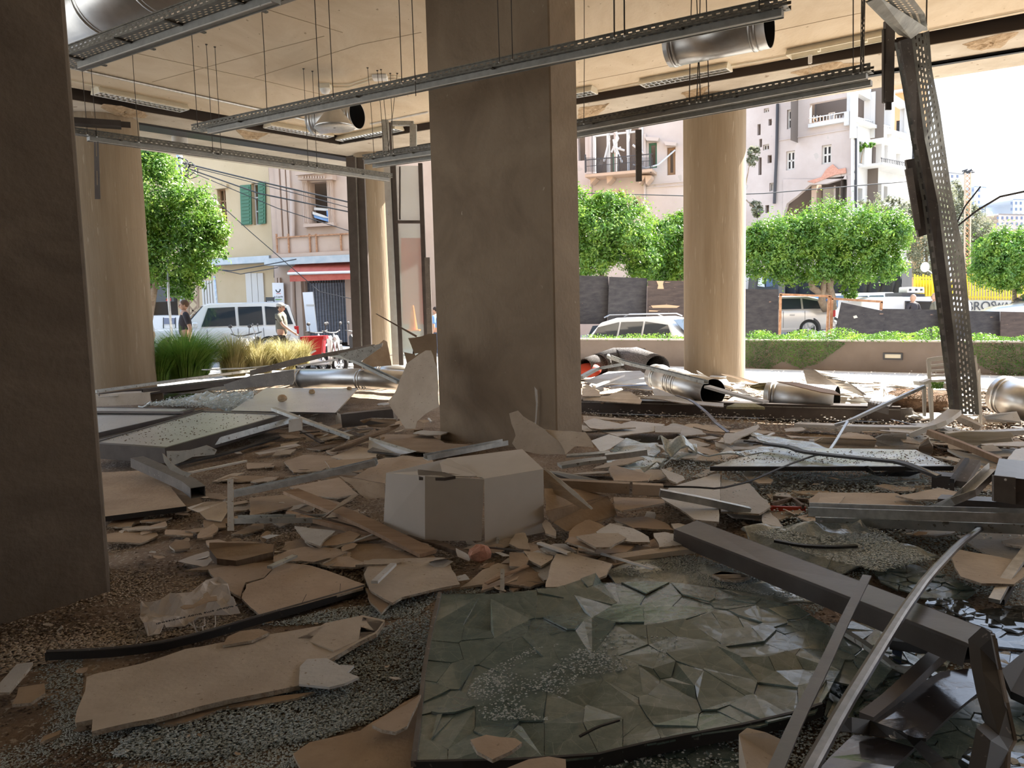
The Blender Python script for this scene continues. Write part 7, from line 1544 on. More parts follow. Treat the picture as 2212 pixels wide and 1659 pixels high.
B('black cable sweeping from the beige beam to the bar crossing', '0', '1432,1051,.24 1500,1052,.22 1552,1056,.2 1620,1040,.2 1700,1005,.22 1755,985,.24 1790,980,.22', .014, .014, 'black_metal', prof=[(.008*math.cos(a), .008*math.sin(a)) for a in [i*PI/3 for i in range(6)]], name='cable', cat='cable', smooth=True)
B('black bent strip with white top crossing the glass table top', 'o', '60,940,.26 360,980,.26 480,1030,.26 800,1070,.26 1300,1120,.28 1620,1150,.30 2040,1310,.24', .075, .02, 'black_metal')
S('bright bent end of the black strip', 'o', '1400,1112,.30 1620,1120,.31 2060,1290,.26 2020,1305,.25 1600,1150,.29', m='white_paint', th=.004, jag=0, core='black_metal', name='metal_strip', cat='metal strip')
B('narrow curved metal strip hanging over the fallen beam', 'n', '1110,600,.46 1280,655,.42 1450,790,.3 1570,920,.2 1700,1020,.12', .05, .008, 'steel_strip')
B('long galvanised strut crossing the corrugated duct', 'n', '345,175,.74 520,240,.68 1000,355,.58 1450,470,.5', .085, .05, 'galv_dull', prof=chan(.085, .045, .006))
B('pale dusty board end of the strut', 'n', '1460,500,.48 1700,570,.42 2130,680,.34', .13, .03, 'board_2')
B('arched galvanised rail left of the strut', 'n', '20,400,.4 200,300,.46 500,245,.56', .08, .05, 'galv_dull')
B('thin pale batten in the sunlit pile left of the duct', 'n', '180,500,.3 510,375,.36', .05, .03, 'board_2')
B('blue edged glass strip in the sunlit pile', 'n', '200,500,.24 850,480,.26 1000,520,.26', .05, .015, 'far_glass')
S('tan board lying on the brown fallen beam', 'n', '50,620,.26 340,605,.28 400,570,.3 620,578,.3 720,655,.26 700,695,.23 50,650,.23', m='board_1', jag=.15)
S('rounded tan board behind the beam beside the column', 'n', '40,470,.34 110,480,.36 240,560,.3 250,610,.28 40,610,.28', m='board_1')
S('white pointed board over the fallen beam', 'n', '830,500,.36 860,510,.36 1120,610,.3 1290,660,.26 1650,690,.24 1650,730,.23 1200,690,.24 900,640,.26 700,630,.26 860,600,.3', m='board_2', jag=.2)
B('white channel lying right of the fallen beam', 'o', '420,735,.06 1200,770,.08 1900,775,.1', .16, .07, 'white_paint', holl=True)
B('white rail continuing to the right edge', 'd', '1560,470,.12 1900,455,.14 2260,440,.16', .14, .05, 'white_paint')
t = duct('corrugated silver duct with oval open mouth in the sun', [G(1415, 812, .42), G(1450, 824, .38), G(1540, 848, .34)], .19, (.1, .35, .42, .5))
duct('reflective duct piece with brown stains behind the fallen beam', [G(1658, 856, .26), G(1808, 866, .24)], .20, (.08,))
duct('silver duct at the right edge of the pile', [G(2160, 850, .34), G(2270, 884, .22)], .23, (.1,))
for lab, cr, s, z, m_, th_ in (
 ('long brown veneer board on the stained duct', 'o', '200,230,.5 420,240,.5 850,330,.44 930,385,.42 700,350,.46', .45, 'wood_plank', .012),
 ('olive insulation flap left of the stained duct', 'n', '1950,490,.4 2050,460,.44 2300,450,.44 2300,520,.36 2050,520,.36', .4, 'mineral_wool', .03),
 ('olive insulation piece on the fallen beam', 'n', '1680,730,.25 1780,690,.27 2000,690,.27 2120,735,.24', .25, 'mineral_wool', .03),
 ('torn grey carpet sheet standing in the sun', 'o', '500,85,.62 620,90,.62 940,300,.3 700,240,.34 540,250,.32', .4, 'dark_alu_dusty', .01),
 ('white slanted panel left of the slatted pallet', 'o', '620,95,.6 900,150,.5 1200,400,.3 940,300,.32', .4, 'white_paint', .012),
 ('dark slanted panel behind the slatted pallet', 'o', '920,190,.46 960,200,.46 1220,380,.28 1090,360,.28', .4, 'dark_alu', .012),
 ('brown sheet of cardboard beyond the aluminium bar', 'p', '0,700,.3 350,700,.3 540,700,.3 530,760,.22 0,730,.22', .3, 'wood_plank', .01),
 ('white flat board sunlit beyond the fallen beam', 'o', '900,400,.24 1180,430,.22 1240,480,.16 1200,520,.14 890,500,.14', .2, 'white_paint', .012),
 ('olive broken board pieces in front of the white rail', 'd', '430,500,.16 500,490,.2 920,480,.2 960,510,.18 940,560,.1 560,600,.08 430,560,.12', .15, 'board_1', .02),
 ('grey green curved board beside the olive pieces', 'd', '920,500,.18 1010,460,.24 1210,450,.24 1215,520,.14 1160,555,.1 970,560,.1', .2, 'board_2', .014),
 ('long thin greenish edge board lying before the olive pieces', 'd', '600,602,.08 1200,545,.1 1380,530,.12 1300,575,.08 640,612,.06', .08, 'board_1', .02),
 ('cream bent panel at the right, brightest in the sun', 'd', '1400,480,.24 1700,440,.3 2100,445,.3 2130,480,.26 1900,510,.2 1500,510,.2', .25, 'lamp_cream', .01),
 ('second cream panel under the brightest one', 'd', '1500,520,.16 2100,480,.2 2120,520,.14 1700,560,.1', .16, 'lamp_cream', .01),
 ('pointed grey board standing by the glass table corner', 'd', '1310,590,.1 1330,540,.26 1400,490,.3 1440,560,.2 1430,620,.08 1370,635,.05', .2, 'board_1', .014),
 ('white louvred flat panel at the glass table corner', 'd', '1560,590,.22 1720,620,.2 2060,710,.14 1940,735,.12 1650,640,.18', .2, 'white_paint', .02),
 ('grey board below the louvred panel', 'd', '1850,750,.12 2050,720,.12 2020,800,.08 1900,800,.08', .1, 'board_1', .014),
 ('sunlit white board at the right edge', 'd', '1870,300,.3 2150,270,.3 2190,360,.2 1900,350,.2', .3, 'white_paint', .012),
 ('tilted white board under the white chair', 'p', '500,1040,.2 660,1130,.12 700,1150,.1 520,1080,.14', .2, 'white_paint', .014),
 ('sunlit pale plank in front of the brown wall base', 'n', '1340,315,.44 1380,340,.42 1560,430,.3 1480,420,.3 1390,390,.34', .4, 'board_2', .012),
 ('thin sunlit plank right of the round column foot', 'n', '1620,355,.3 1700,360,.32 2050,450,.26 2000,460,.22', .3, 'board_0', .012),
 ('white sheet in the sun beside the corrugated duct', 'n', '1460,440,.34 1680,410,.4 1760,520,.34 1860,560,.3 1600,500,.3', .34, 'white_paint', .006),
 ('sunlit rubble plate left of the duct mouth', 'n', '60,440,.3 340,330,.34 700,320,.34 790,380,.3 300,480,.26', .3, 'board_2', .014),
 ('second sunlit plate left of the duct', 'n', '220,470,.26 500,400,.28 840,420,.28 840,470,.24', .26, 'white_paint', .01),
 ('grey machine lid with glittering dust at the right edge', '0', '2148,1025,.40 2194,970,.44 2260,960,.44 2260,1036,.40', .42, 'white_paint', .02)):
    S(lab, cr, s, z, m_, th_, name='board_piece' if 'wool' not in m_ else 'insulation_piece', cat='board' if 'wool' not in m_ else 'insulation', jag=.35, core=m_)
t = thing('grey_machine_case', 'grey metal case with round hole at the right edge', 'case', G(2170, 1085, 0))
mb = MB(); mb.prism([D(x, y, d - .03) for x, y, d in ((2147, 1027, 4.62), (2194, 1032, 4.6), (2194, 1090, 4.6), (2147, 1083, 4.62))], (0, .02, 0)); link('front_plate', mb, 'dark_alu_dusty', t)
mb = MB(); mb.prism([D(2147, 1028, 4.62), D(2194, 1033, 4.6), D(2260, 1040, 4.6), D(2260, 1095, 4.6), D(2194, 1090, 4.6), D(2147, 1083, 4.62)], (.34, .5, 0)); link('case_body', mb, 'dark_alu', t)
mb = MB(); mb.ball(D(2172, 1036, 4.58), .008, 6); link('hole', mb, 'white_paint', t)
# red edged frame, slatted pallet, round bar
t = thing('red_edged_frame', 'small triangular wooden frame with a bright red edge', 'frame', G(1700, 1095, .02)); mat('red_edge', (.5, .06, .03), .5)
mb = MB(); mb.sweep(rect(.02, .035), [G(1663, 1098, .08), G(1740, 1100, .08)]); link('red_edge', mb, 'red_edge', t)
for a, b in (((1666, 1090), (1712, 1078)), ((1712, 1078), (1735, 1095)), ((1670, 1075), (1745, 1082))): mb = MB(); mb.sweep(rect(.02, .03), [G(*a, .1), G(*b, .1)]); link('slat', mb, 'wood_dark', t)
t = thing('slatted_pallet', 'white slatted panel lying in the sun behind the fallen beam', 'slatted panel', G(1920, 860, .2))
qa, qb, qc, qd = G(1876, 868, .3), G(1905, 836, .36), G(1953, 845, .34), G(1920, 878, .28)
for k in range(7):
    a0, a1 = qa.lerp(qd, k/7), qb.lerp(qc, k/7); b0, b1 = qa.lerp(qd, (k+.7)/7), qb.lerp(qc, (k+.7)/7); mb = MB(); mb.prism([a0, a1, b1, b0], (0, 0, -.02)); link('slat', mb, 'white_paint', t)
mb = MB(); mb.prism([qa, qd, qd + Vector((0, 0, -.1)), qa + Vector((0, 0, -.1))], (0, .02, 0)); link('front_edge', mb, 'dark_alu_dusty', t)
B('round edged brown bar pointing down to the right', 'd', '1400,445,.34 1700,560,.26 2010,690,.16', .06, .05, 'wood_plank', name='wooden_bar', cat='plank')
B('crooked pale rail bending under the white chair', 'p', '480,1420,.2 800,1290,.3 980,1190,.36 1150,1060,.42', .13, .05, 'white_paint')
B('broken timber below the sagging tray end', 'p', '1160,1110,.26 1350,1210,.22 1550,1310,.16', .09, .06, 'board_1', name='timber', cat='timber')
B('black profile end leaning on the glass table corner', 'd', '1430,860,.14 1620,875,.14', .16, .12, 'dark_alu', holl=True)
B('grey frame bar rising right of the black profile end', 'd', '1640,885,.14 1760,700,.24', .14, .05, 'dark_alu_dusty')
B('thin black bar rising right of the glass table', 'd', '1600,860,.2 1730,680,.28', .03, .03, 'black_metal')
S('black crumpled foil on the glass table edge', 'o', '1190,1200,.22 1240,1190,.26 1330,1290,.14 1500,1240,.16 1850,1260,.14 1700,1310,.1 1350,1305,.1 1220,1260,.16', m='glossy_dark', th=.004, core='black_metal', name='foil_piece', cat='foil')
# carpet and red seat in the sun
mat('carpet', (.09, .085, .085), .95, col2=(.32, .30, .29), scale=60, lo=.45, hi=.6, bump=.6, bscale=80)
def roll(label, path, r, m, name, cat, sq=.8):
    P = [G(x, y, z) for x, y, z in path]; n = len(P); mb = MB(); mb.tube(P, [r * (1 - .25 * abs(i/(n-1) - .5)) for i in range(n)], 16, cap=False); return one(name, label, cat, mb, m, smooth=True, solid=.015)
roll('crumpled grey carpet heap left of the corrugated duct', [(1292, 790, .36), (1330, 778, .42), (1372, 778, .44), (1420, 795, .38)], .27, 'carpet', 'carpet_roll', 'carpet')
roll('white backed carpet fold beside the middle column', [(1262, 792, .38), (1290, 785, .4), (1318, 782, .42)], .18, 'carpet', 'carpet_roll', 'carpet')
c = G(1270, 800, .3); mb = MB(); mb.ball(c, .24, 12, sq=(1.1, .7, .6)); one('red_cushion', 'dark red rounded seat beside the middle column in the sun', 'seat', mb, 'red_edge', smooth=True)
mb = MB(); mb.ball((0, 0, 0), .34, 14, sq=(1.5, .9, .5)); c = G(1985, 868, .22); mb.v = [tuple(Vector(v)*(1 + .2*noise.noise(Vector(v)*9)) + c) for v in mb.v]; mat('soil', (.10, .055, .03), .95, col2=(.2, .12, .07), scale=20, bump=1.0, bscale=60); o = one('root_ball', 'brown root ball of soil under the white chair', 'soil clump', mb, 'soil')
for k in range(26):
    a = rnd(0, 6.28); p = c + Vector((.45*math.cos(a), -.25*abs(math.sin(a)), .1)); mb = MB(); mb.tube([p, p + Vector((rnd(-.12, .12), rnd(-.1, 0), rnd(-.02, .1))), p + Vector((rnd(-.25, .25), rnd(-.15, 0), rnd(-.1, .1)))], .005, 4); link('root', mb, 'bark', o)
t = thing('potted_sprig', 'yellow green sprig lying on the white chair', 'plant', G(2020, 835, .6)); cen = np.array([list(G(2012 + rnd(0, 26), 826 + rnd(0, 12), .62)) for _ in range(160)]); o = leafmesh('foliage', cen, RN.normal(size=(160, 3)), .05, 'leaf', t)
# ---- white plastic chair
t = thing('plastic_chair', 'white plastic garden chair with slatted back behind the sagging tray', 'chair', G(2058, 905, .05), None); dch = 8.9; mat('plastic_cream', (.80, .77, .68), .4)
def cf(nm, q, th=.025, dd=0.0): mb = MB(); mb.prism([D(1900 + x/7.09, 740 + y/7.09, dch + dd) for x, y in q], (0, th, 0)); return link(nm, mb, 'plastic_cream', t, bevel=.004)
cf('back_frame', [(725, 1240) if False else (728, 270), (790, 290), (800, 700), (825, 1240), (790, 1240), (760, 700)])
cf('back_frame', [(1420, 200), (1485, 205), (1580, 1100), (1545, 1290), (1530, 1180), (1500, 600)])
cf('top_rail', [(728, 275), (740, 240), (900, 212), (1200, 195), (1420, 198), (1485, 208), (1450, 250), (1100, 258), (790, 292)])
for k, y in enumerate((340, 420, 495, 575)): cf('back_slat', [(785, y), (1470, y - 62 + k*12), (1472, y - 30 + k*12), (785, y + 34)])
cf('seat', [(780, 640), (1500, 600), (1530, 690), (800, 700)], .4)
cf('leg', [(665, 700), (722, 690), (715, 1130), (680, 1130)], .03, -.35); cf('armrest', [(672, 610), (800, 560), (805, 600), (690, 650)], .1, -.3)
cf('leg', [(750, 700), (820, 700), (835, 1235), (790, 1240)], .03, .02)
cf('leg', [(1480, 560), (1545, 400), (1580, 1290), (1540, 1290)], .03, .05)
# ------------------------------------------------------------------ foreground: laminated glass sheet in shards
def clip(poly, a, b, c):
    out = []; n = len(poly)
    for i in range(n):
        p, q = poly[i], poly[(i+1) % n]; dp = a*p[0] + b*p[1] - c; dq = a*q[0] + b*q[1] - c
        if dp <= 0: out.append(p)
        if dp * dq < 0: k = dp / (dp - dq); out.append((p[0] + (q[0]-p[0])*k, p[1] + (q[1]-p[1])*k))
    return out
def shards(label, outline, zf, n, m, seed, th=.008, thick_edge=None, gap=.003, tilt=.03, name='broken_glass_sheet', sub=1, asp=1.0):
    """a broken sheet: Voronoi shards, every shard its own piece with its own slight tilt"""
    rr = random.Random(seed); O = [G(x, y, zf(x, y)) for x, y in outline]; ol = [(p.x, p.y) for p in O]; xs = [p[0] for p in ol]; ys = [p[1] for p in ol]
    c = Vector((sum(xs)/len(xs), sum(ys)/len(ys), 0)); t = thing(name, label, 'broken glass', c)
    def ins(x, y):
        k = False; j = len(ol) - 1
        for i in range(len(ol)):
            (xi, yi), (xj, yj) = ol[i], ol[j]
            if (yi > y) != (yj > y) and x < (xj - xi)*(y - yi)/(yj - yi) + xi: k = not k
            j = i
        return k
    sd_ = []
    while len(sd_) < n:
        p = (rr.uniform(min(xs), max(xs)), rr.uniform(min(ys), max(ys)))
        if ins(*p): sd_.append(p)
    # height on the plane as a function of x, y: project back to the picture
    RT = ROT.transposed()
    def px(x, y, z):
        v = RT @ (Vector((x, y, z)) - EYE); return CX + F * v.x / -v.z, CY - F * v.y / -v.z
    def zz(x, y):
        z = .08
        for _ in range(3): u, v = px(x, y, z); z = zf(u, v)
        return z
    for i, s_ in enumerate(sd_):
        poly = list(ol)
        for j, q in enumerate(sd_):
            if i == j: continue
            a, b = q[0]-s_[0], (q[1]-s_[1]) / asp; mid = ((q[0]+s_[0])/2, (q[1]+s_[1])/2); poly = clip(poly, a, b, a*mid[0] + b*mid[1])
            if len(poly) < 3: break
        if len(poly) < 3: continue
        cx = sum(p[0] for p in poly)/len(poly); cy_ = sum(p[1] for p in poly)/len(poly); tx, ty = rr.uniform(-tilt, tilt), rr.uniform(-tilt, tilt); dz = rr.uniform(-.006, .006); R3 = []
        for p in poly:
            dx, dy = cx - p[0], cy_ - p[1]; l = math.hypot(dx, dy) + 1e-6; x, y = p[0] + dx/l*gap, p[1] + dy/l*gap
            R3.append(Vector((x, y, max(.012, zz(x, y) + dz - tx*dx - ty*dy))))
        try: mb = MB(); mb.prism(R3, (0, 0, -th))
        except Exception: continue
        if mb.f: link('glass_shard', mb, m, t)
    return t, O, zz
FG = [(950, 1283), (1020, 1280), (1100, 1276), (1200, 1268), (1300, 1258), (1400, 1256), (1480, 1262), (1560, 1274), (1650, 1292), (1760, 1332), (1812, 1362), (1836, 1400), (1815, 1450), (1790, 1495), (1760, 1540), (1640, 1568), (1480, 1592), (1380, 1612), (1290, 1634), (1100, 1645), (895, 1648), (905, 1560), (915, 1460), (930, 1370)]
def fgz(x, y):
    z = .09 + .018*math.sin(x*.010 + y*.018) + .028*math.exp(-((y - 1365 + (x-1250)*.14)/26)**2) * max(0, min(1, (x-950)/300))
    z += .075*math.exp(-(((x - 1700)*.35 + (y - 1410)*1.0)/48)**2) * math.exp(-((x-1680)/190)**2) - .035*math.exp(-(((y - 1530) + (x-1200)*.28)/26)**2) * math.exp(-((x-1260)/300)**2)
    z += .02*math.sin((x*.4 + y)*.035)*max(0, min(1, (x-1300)/300)) + (.03 if x < 1300 and y < 1330 else 0) * max(0, (1330-y)/50)
    return z
GT, GO, gzz = shards('large greenish laminated glass sheet, shattered and buckled, in the foreground', FG, fgz, 110, 'glass_green', 4, th=.007, tilt=.028, gap=.0014, asp=2.2)
mb = MB(); P_ = [G(x, y, fgz(x, y) - .004) for x, y in [(893, 1650), (1000, 1648), (1100, 1646), (1200, 1640), (1290, 1634), (1340, 1622), (1400, 1608), (1480, 1592), (1600, 1570), (1730, 1540), (1775, 1524)]]; mb.sweep(rect(.012, .05), [p - Vector((0, 0, .015)) for p in P_]); link('black_edge_seal', mb, 'black_metal', GT)
mb = MB(); P_ = [G(x, y, fgz(x, y) - .0) for x, y in [(950, 1283), (930, 1370), (915, 1460), (905, 1560), (893, 1650)]]; mb.sweep(rect(.018, .02), P_); link('side_seal', mb, 'dark_alu_dusty', GT)
# lower laminate layer, seen through the broken upper one
def fgz2(x, y): return .028
FG2 = [(960, 1300), (1300, 1280), (1600, 1300), (1780, 1360), (1780, 1480), (1500, 1570), (1300, 1610), (920, 1630), (930, 1450)]
shards('lower layer of laminated glass under the large foreground sheet', FG2, fgz2, 34, 'glass_crushed', 9, th=.006, tilt=.04, gap=.004)
shards('bright mirror like broken pane at the right edge of the foreground', [(2077, 1334), (2128, 1312), (2200, 1308), (2290, 1312), (2290, 1412), (2156, 1398), (2150, 1370)], lambda x, y: .06 + (y - 1310)*.0001, 26, 'glass_sky', 21, gap=.003, tilt=.015)
shards('narrow bright broken pane below the mirror like one', [(2150, 1404), (2290, 1414), (2290, 1430), (2210, 1420), (2165, 1444)], lambda x, y: .06 + (y - 1404)*.0001, 8, 'glass_sky', 22, gap=.003, tilt=.015)
shards('bright broken glass patch at the bottom right corner', [(2068, 1646), (2092, 1614), (2128, 1628), (2130, 1650), (2180, 1620), (2290, 1640), (2290, 1720), (2120, 1720)], lambda x, y: .04 + (y - 1614)*.0002, 20, 'glass_sky', 23, gap=.003, tilt=.015)
shards('pale broken glass patch under the long dark beam', [(2005, 1290), (2090, 1296), (2110, 1320), (2075, 1330), (1990, 1318)], lambda x, y: .07, 10, 'glass_sky', 24, gap=.003, tilt=.02)
shards('shattered glass between beam and glossy plate', [(1780, 1360), (1840, 1345), (1960, 1380), (2060, 1420), (2040, 1450), (1930, 1520), (1860, 1560), (1780, 1545), (1800, 1450)], lambda x, y: .05 + .03*math.sin(x*.03), 44, 'glass_green', 25, gap=.004, tilt=.12)
shards('flat grey glass pane right of the leaning flat bar', [(1790, 1400), (1850, 1395), (1935, 1440), (1890, 1490), (1800, 1470)], lambda x, y: .10, 6, 'glass_green', 26, gap=.003, tilt=.02)
shards('shattered glass beyond the long dark beam', [(1880, 1222), (1960, 1215), (2050, 1245), (2110, 1275), (2080, 1300), (1990, 1290), (1900, 1255)], lambda x, y: .05, 26, 'glass_green', 27, gap=.004, tilt=.08)
shards('dark broken glass filling the bottom right corner under the bars', [(1790, 1650), (1900, 1600), (2000, 1560), (2120, 1500), (2290, 1440), (2290, 1720), (1760, 1720)], lambda x, y: .022, 60, 'glass_green', 31, gap=.003, tilt=.05)
shards('dark broken glass below the black edge of the large sheet', [(1310, 1650), (1420, 1615), (1560, 1590), (1600, 1640), (1590, 1720), (1300, 1720)], lambda x, y: .02, 26, 'glass_green', 32, gap=.003, tilt=.05)
# ---- dark beams
t = thing('long_dark_beam', 'long dark brown aluminium beam lying diagonally at lower right', 'beam', G(1800, 1280, 0))
near = [(1457, 1143, .20), (1660, 1222, .24), (1841, 1292, .28), (2092, 1391, .36)]; far = [(1505, 1124, .20), (1660, 1182, .24), (1875, 1262, .28), (2144, 1364, .36)]
mb = MB()
for i in range(3): mb.prism([G(*near[i]), G(*near[i+1]), G(*far[i+1]), G(*far[i])], (0, 0, -.012))
link('top_face', mb, 'dark_alu', t)
mb = MB()
for i in range(3): mb.prism([G(*near[i]), G(*near[i+1]), G(*near[i+1]) - Vector((0, -.03, .10)), G(*near[i]) - Vector((0, -.03, .10))], (0, .012, 0))
link('side_face', mb, 'dark_alu', t)
mb = MB()
for i in range(3): mb.prism([G(*far[i]), G(*far[i+1]), G(*far[i+1]) - Vector((0, 0, .10)), G(*far[i]) - Vector((0, 0, .10))], (0, .012, 0))
mb.prism([G(*near[i_]) - Vector((0, -.04, .08)) for i_ in (0, 1, 2, 3)] + [G(*far[i_]) - Vector((0, 0, .1)) for i_ in (3, 2, 1, 0)], (0, 0, -.01)); link('far_side', mb, 'black_metal', t)
mb = MB(); A0 = G(*near[0]); B0 = G(*far[0])
for k in range(4): mb.sweep(rect(.012, .010), [A0 - Vector((0, 0, .02 + k*.022)), B0 - Vector((0, 0, .02 + k*.022))])
link('ribbed_end', mb, 'dark_alu_dusty', t)
t = thing('bent_dark_leg', 'black bent beam end dropping from the long dark beam at the right', 'beam', G(2150, 1500, 0))
lp = [(2092, 1390, 2144, 1364, 2.62), (2117, 1400, 2148, 1372, 2.55), (2123, 1452, 2163, 1447, 2.45), (2140, 1530, 2178, 1518, 2.3), (2158, 1588, 2196, 1600, 2.2), (2140, 1600, 2182, 1625, 2.15), (2118, 1720, 2178, 1720, 2.0)]
mb = MB()
for (a, b, c_, d, e), (a2, b2, c2, d2, e2) in zip(lp[1:], lp[2:]): mb.prism([D(a, b, e), D(c_, d, e), D(c2, d2, e2), D(a2, b2, e2)], (0, .07, 0))
link('outer_flange', mb, 'black_metal', t)
mb = MB()
for (a, b, c_, d, e), (a2, b2, c2, d2, e2) in zip(lp[1:], lp[2:]): mb.prism([D(c_ - 5, d, e - .004), D(c_ + 2, d, e - .004), D(c2 + 2, d2, e2 - .004), D(c2 - 5, d2, e2 - .004)], (0, .01, 0))
link('edge_lip', mb, 'dark_alu', t)
S('large glossy dark metal plate mirroring the sky, lower right', 'h', '860,1255,.145 1200,1010,.13 1500,835,.123 1720,808,.12 1865,815,.12 1885,960,.124 1600,1190,.135 1380,1400,.147 1240,1390,.147 1180,1340,.144', m='glossy_dark', th=.012, jag=0, core='black_metal', name='metal_plate', cat='metal plate')
S('glossy dark plate at the very bottom, below the crumpled black strip', 'h', '420,1720,.14 560,1560,.12 760,1370,.09 1000,1395,.09 1280,1480,.10 1110,1640,.13 1050,1760,.14', m='glossy_dark', th=.012, jag=0, core='black_metal', name='metal_plate', cat='metal plate')
B('dark rail along the left edge of the glossy plate', 'h', '870,1245,.14 1100,1060,.14 1430,740,.15 1540,650,.16', .05, .04, 'dark_alu')
S('thick plain plate edge running right behind the bent leg', 'h', '2020,820,.14 2212,660,.14 2320,600,.14 2320,1100,.1 2100,1000,.1', m='black_metal', th=.03, jag=0, core='black_metal', name='metal_plate', cat='metal plate')
B('dark bent sheet curling under the long dark beam', 'h', '940,290,.2 1060,400,.2 1180,480,.18 1400,560,.16 1760,590,.16', .05, .02, 'black_metal')
B('black strut under the beam end', 'h', '1080,590,.12 1400,630,.14 1740,640,.16', .05, .04, 'black_metal')
t = thing('crumpled_black_strip', 'crumpled black metal ribbon crossing the leaning bars at bottom right', 'metal strip', G(1980, 1600, 0))
rb = [(1812, 1552, 1816, 1580), (1840, 1549, 1840, 1582), (1880, 1556, 1878, 1588), (1925, 1572, 1920, 1592), (1962, 1588, 1962, 1597), (1990, 1598, 1975, 1612), (2040, 1640, 2010, 1650), (2100, 1690, 2050, 1710)]
mb = MB()
for i in range(len(rb) - 1):
    a, b = rb[i], rb[i+1]; z0, z1 = .20 + .02*math.sin(i*2), .20 + .02*math.sin(i*2+2); mb.prism([G(a[0], a[1], z0 + .03), G(b[0], b[1], z1 + .03), G(b[2], b[3], z1), G(a[2], a[3], z0)], (0, .004, -.004))
link('ribbon', mb, 'black_metal', t)
mb = MB(); mb.prism([G(1920, 1590, .20), G(1962, 1592, .205), G(1966, 1598, .2), G(1925, 1595, .2)], (0, 0, .004)); link('bright_scratch', mb, 'white_paint', t)
B('dull flat brown bar leaning across the beam, nearest the glass', '0', '1873,1244,.36 1830,1330,.36 1775,1450,.38 1720,1560,.42 1660,1700,.5', .036, .008, 'dark_alu', name='flat_bar')
B('long curved aluminium profile crossing the beam in the right foreground', '0', '2118,1140,.16 2070,1175,.26 2004,1245,.36 1950,1320,.38 1900,1400,.40 1820,1530,.44 1720,1710,.5', .035, .030, 'steel_strip', prof=[(-.018, -.012), (.018, -.012), (.018, .004), (.006, .012), (-.012, .012), (-.018, .004)], name='aluminium_profile')
B('two tone bar entering from the right edge', '0', '2148,1298,.10 2180,1240,.14 2240,1160,.2', .05, .02, 'galv')
B('black bar beside the two tone bar', '0', '2160,1300,.08 2195,1240,.12 2255,1170,.16', .04, .03, 'black_metal')
B('thin grey rod lying along the shattered glass to the beam end', '0', '1800,1350,.12 1880,1400,.12 1940,1450,.10 2040,1440,.12', .03, .02, 'galv_dull')
B('thin black rod on the foreground glass', 'g', '600,1390,.13 750,1310,.14 940,1250,.14', .008, .006, 'black_metal')
S('grey scrap lying on the shattered glass', 'h', '1090,590,.1 1160,580,.12 1180,640,.1 1160,840,.05 1120,830,.05', m='far_glass', th=.005)
# brown block at the bottom
t = thing('plaster_block', 'thick brown plaster block at the bottom edge right of the glass', 'plaster block', G(1640, 1640, 0))
mb = MB(); mb.prism([G(1596, 1586, .16), G(1614, 1572, .17), G(1655, 1582, .17), G(1698, 1602, .15), G(1676, 1640, .12), G(1664, 1700, .12), G(1620, 1690, .13)], (0, 0, -.11)); link('block', mb, ['board_1', 'board_0'], t)
# ------------------------------------------------------------------ small loose fragments, each one its own object
FR_MESH = []
for k in range(16):
    rr = random.Random(k + 40); n = rr.choice((4, 5, 6, 7)); e_ = rr.uniform(.35, 1); ang = sorted(rr.uniform(0, 2*PI) for _ in range(n)); ang = [a + i*2*PI/n*.6 for i, a in enumerate([x*.4 for x in ang])]
    ring = [Vector((math.cos(a)*rr.uniform(.6, 1.1), math.sin(a)*e_*rr.uniform(.6, 1.1), 0)) for a in ang]; mb = MB(); mb.prism(ring, (0, 0, .09), 0, 1)
    me = bpy.data.meshes.new('fragment'); me.from_pydata(mb.v, [], mb.f)
    for m_ in ('board_%d' % (k % 4), 'gypsum_core'): me.materials.append(MATS[m_])
    me.polygons.foreach_set('material_index', mb.mi); me.update(); FR_MESH.append(me)
zones = [  # label, group, outline, number, size range, heights
 ('small broken plaster piece scattered on the dusty floor left of the white box', 'plaster pieces left of the white box', [(240, 1110), (400, 1040), (480, 970), (640, 930), (940, 950), (940, 990), (820, 1180), (620, 1210), (400, 1210), (250, 1260)], 95, (.03, .13), .05),
 ('small broken plaster piece lying around the white box and the plates', 'plaster pieces around the white box', [(640, 1180), (930, 1170), (1180, 1160), (1500, 1100), (1640, 1130), (1400, 1200), (1190, 1290), (860, 1240), (600, 1220)], 85, (.03, .12), .08),
 ('small plaster piece among the glass at the right centre', 'plaster pieces at the right centre', [(1260, 925), (1640, 930), (2212, 950), (2212, 1180), (1700, 1120), (1300, 1050)], 80, (.03, .13), .12),
 ('small sunlit plaster piece in the pile behind the fallen beam', 'sunlit plaster pieces', [(1262, 815), (1420, 800), (1640, 815), (2212, 830), (2212, 975), (1960, 965), (1940, 880), (1270, 866)], 105, (.05, .22), .20),
 ('small plaster piece on the pile left of the middle column', 'plaster pieces on the left pile', [(440, 835), (640, 850), (830, 850), (940, 900), (940, 950), (640, 950), (640, 905)], 60, (.04, .13), .12),
 ('small plaster scrap on the foreground floor', 'plaster scraps in the foreground', [(0, 1380), (240, 1300), (500, 1310), (840, 1340), (905, 1480), (880, 1600), (600, 1659), (60, 1659)], 70, (.012, .045), .02)]
def inpoly(x, y, poly):
    c = False; j = len(poly) - 1
    for i in range(len(poly)):
        (xi, yi), (xj, yj) = poly[i], poly[j]
        if (yi > y) != (yj > y) and x < (xj - xi)*(y - yi)/(yj - yi) + xi: c = not c
        j = i
    return c
RF = random.Random(77)
def rpt(poly):
    xs = [p[0] for p in poly]; ys = [p[1] for p in poly]
    while True:
        x, y = RF.uniform(min(xs), max(xs)), RF.uniform(min(ys), max(ys))
        if inpoly(x, y, poly): return x, y
tot = 0
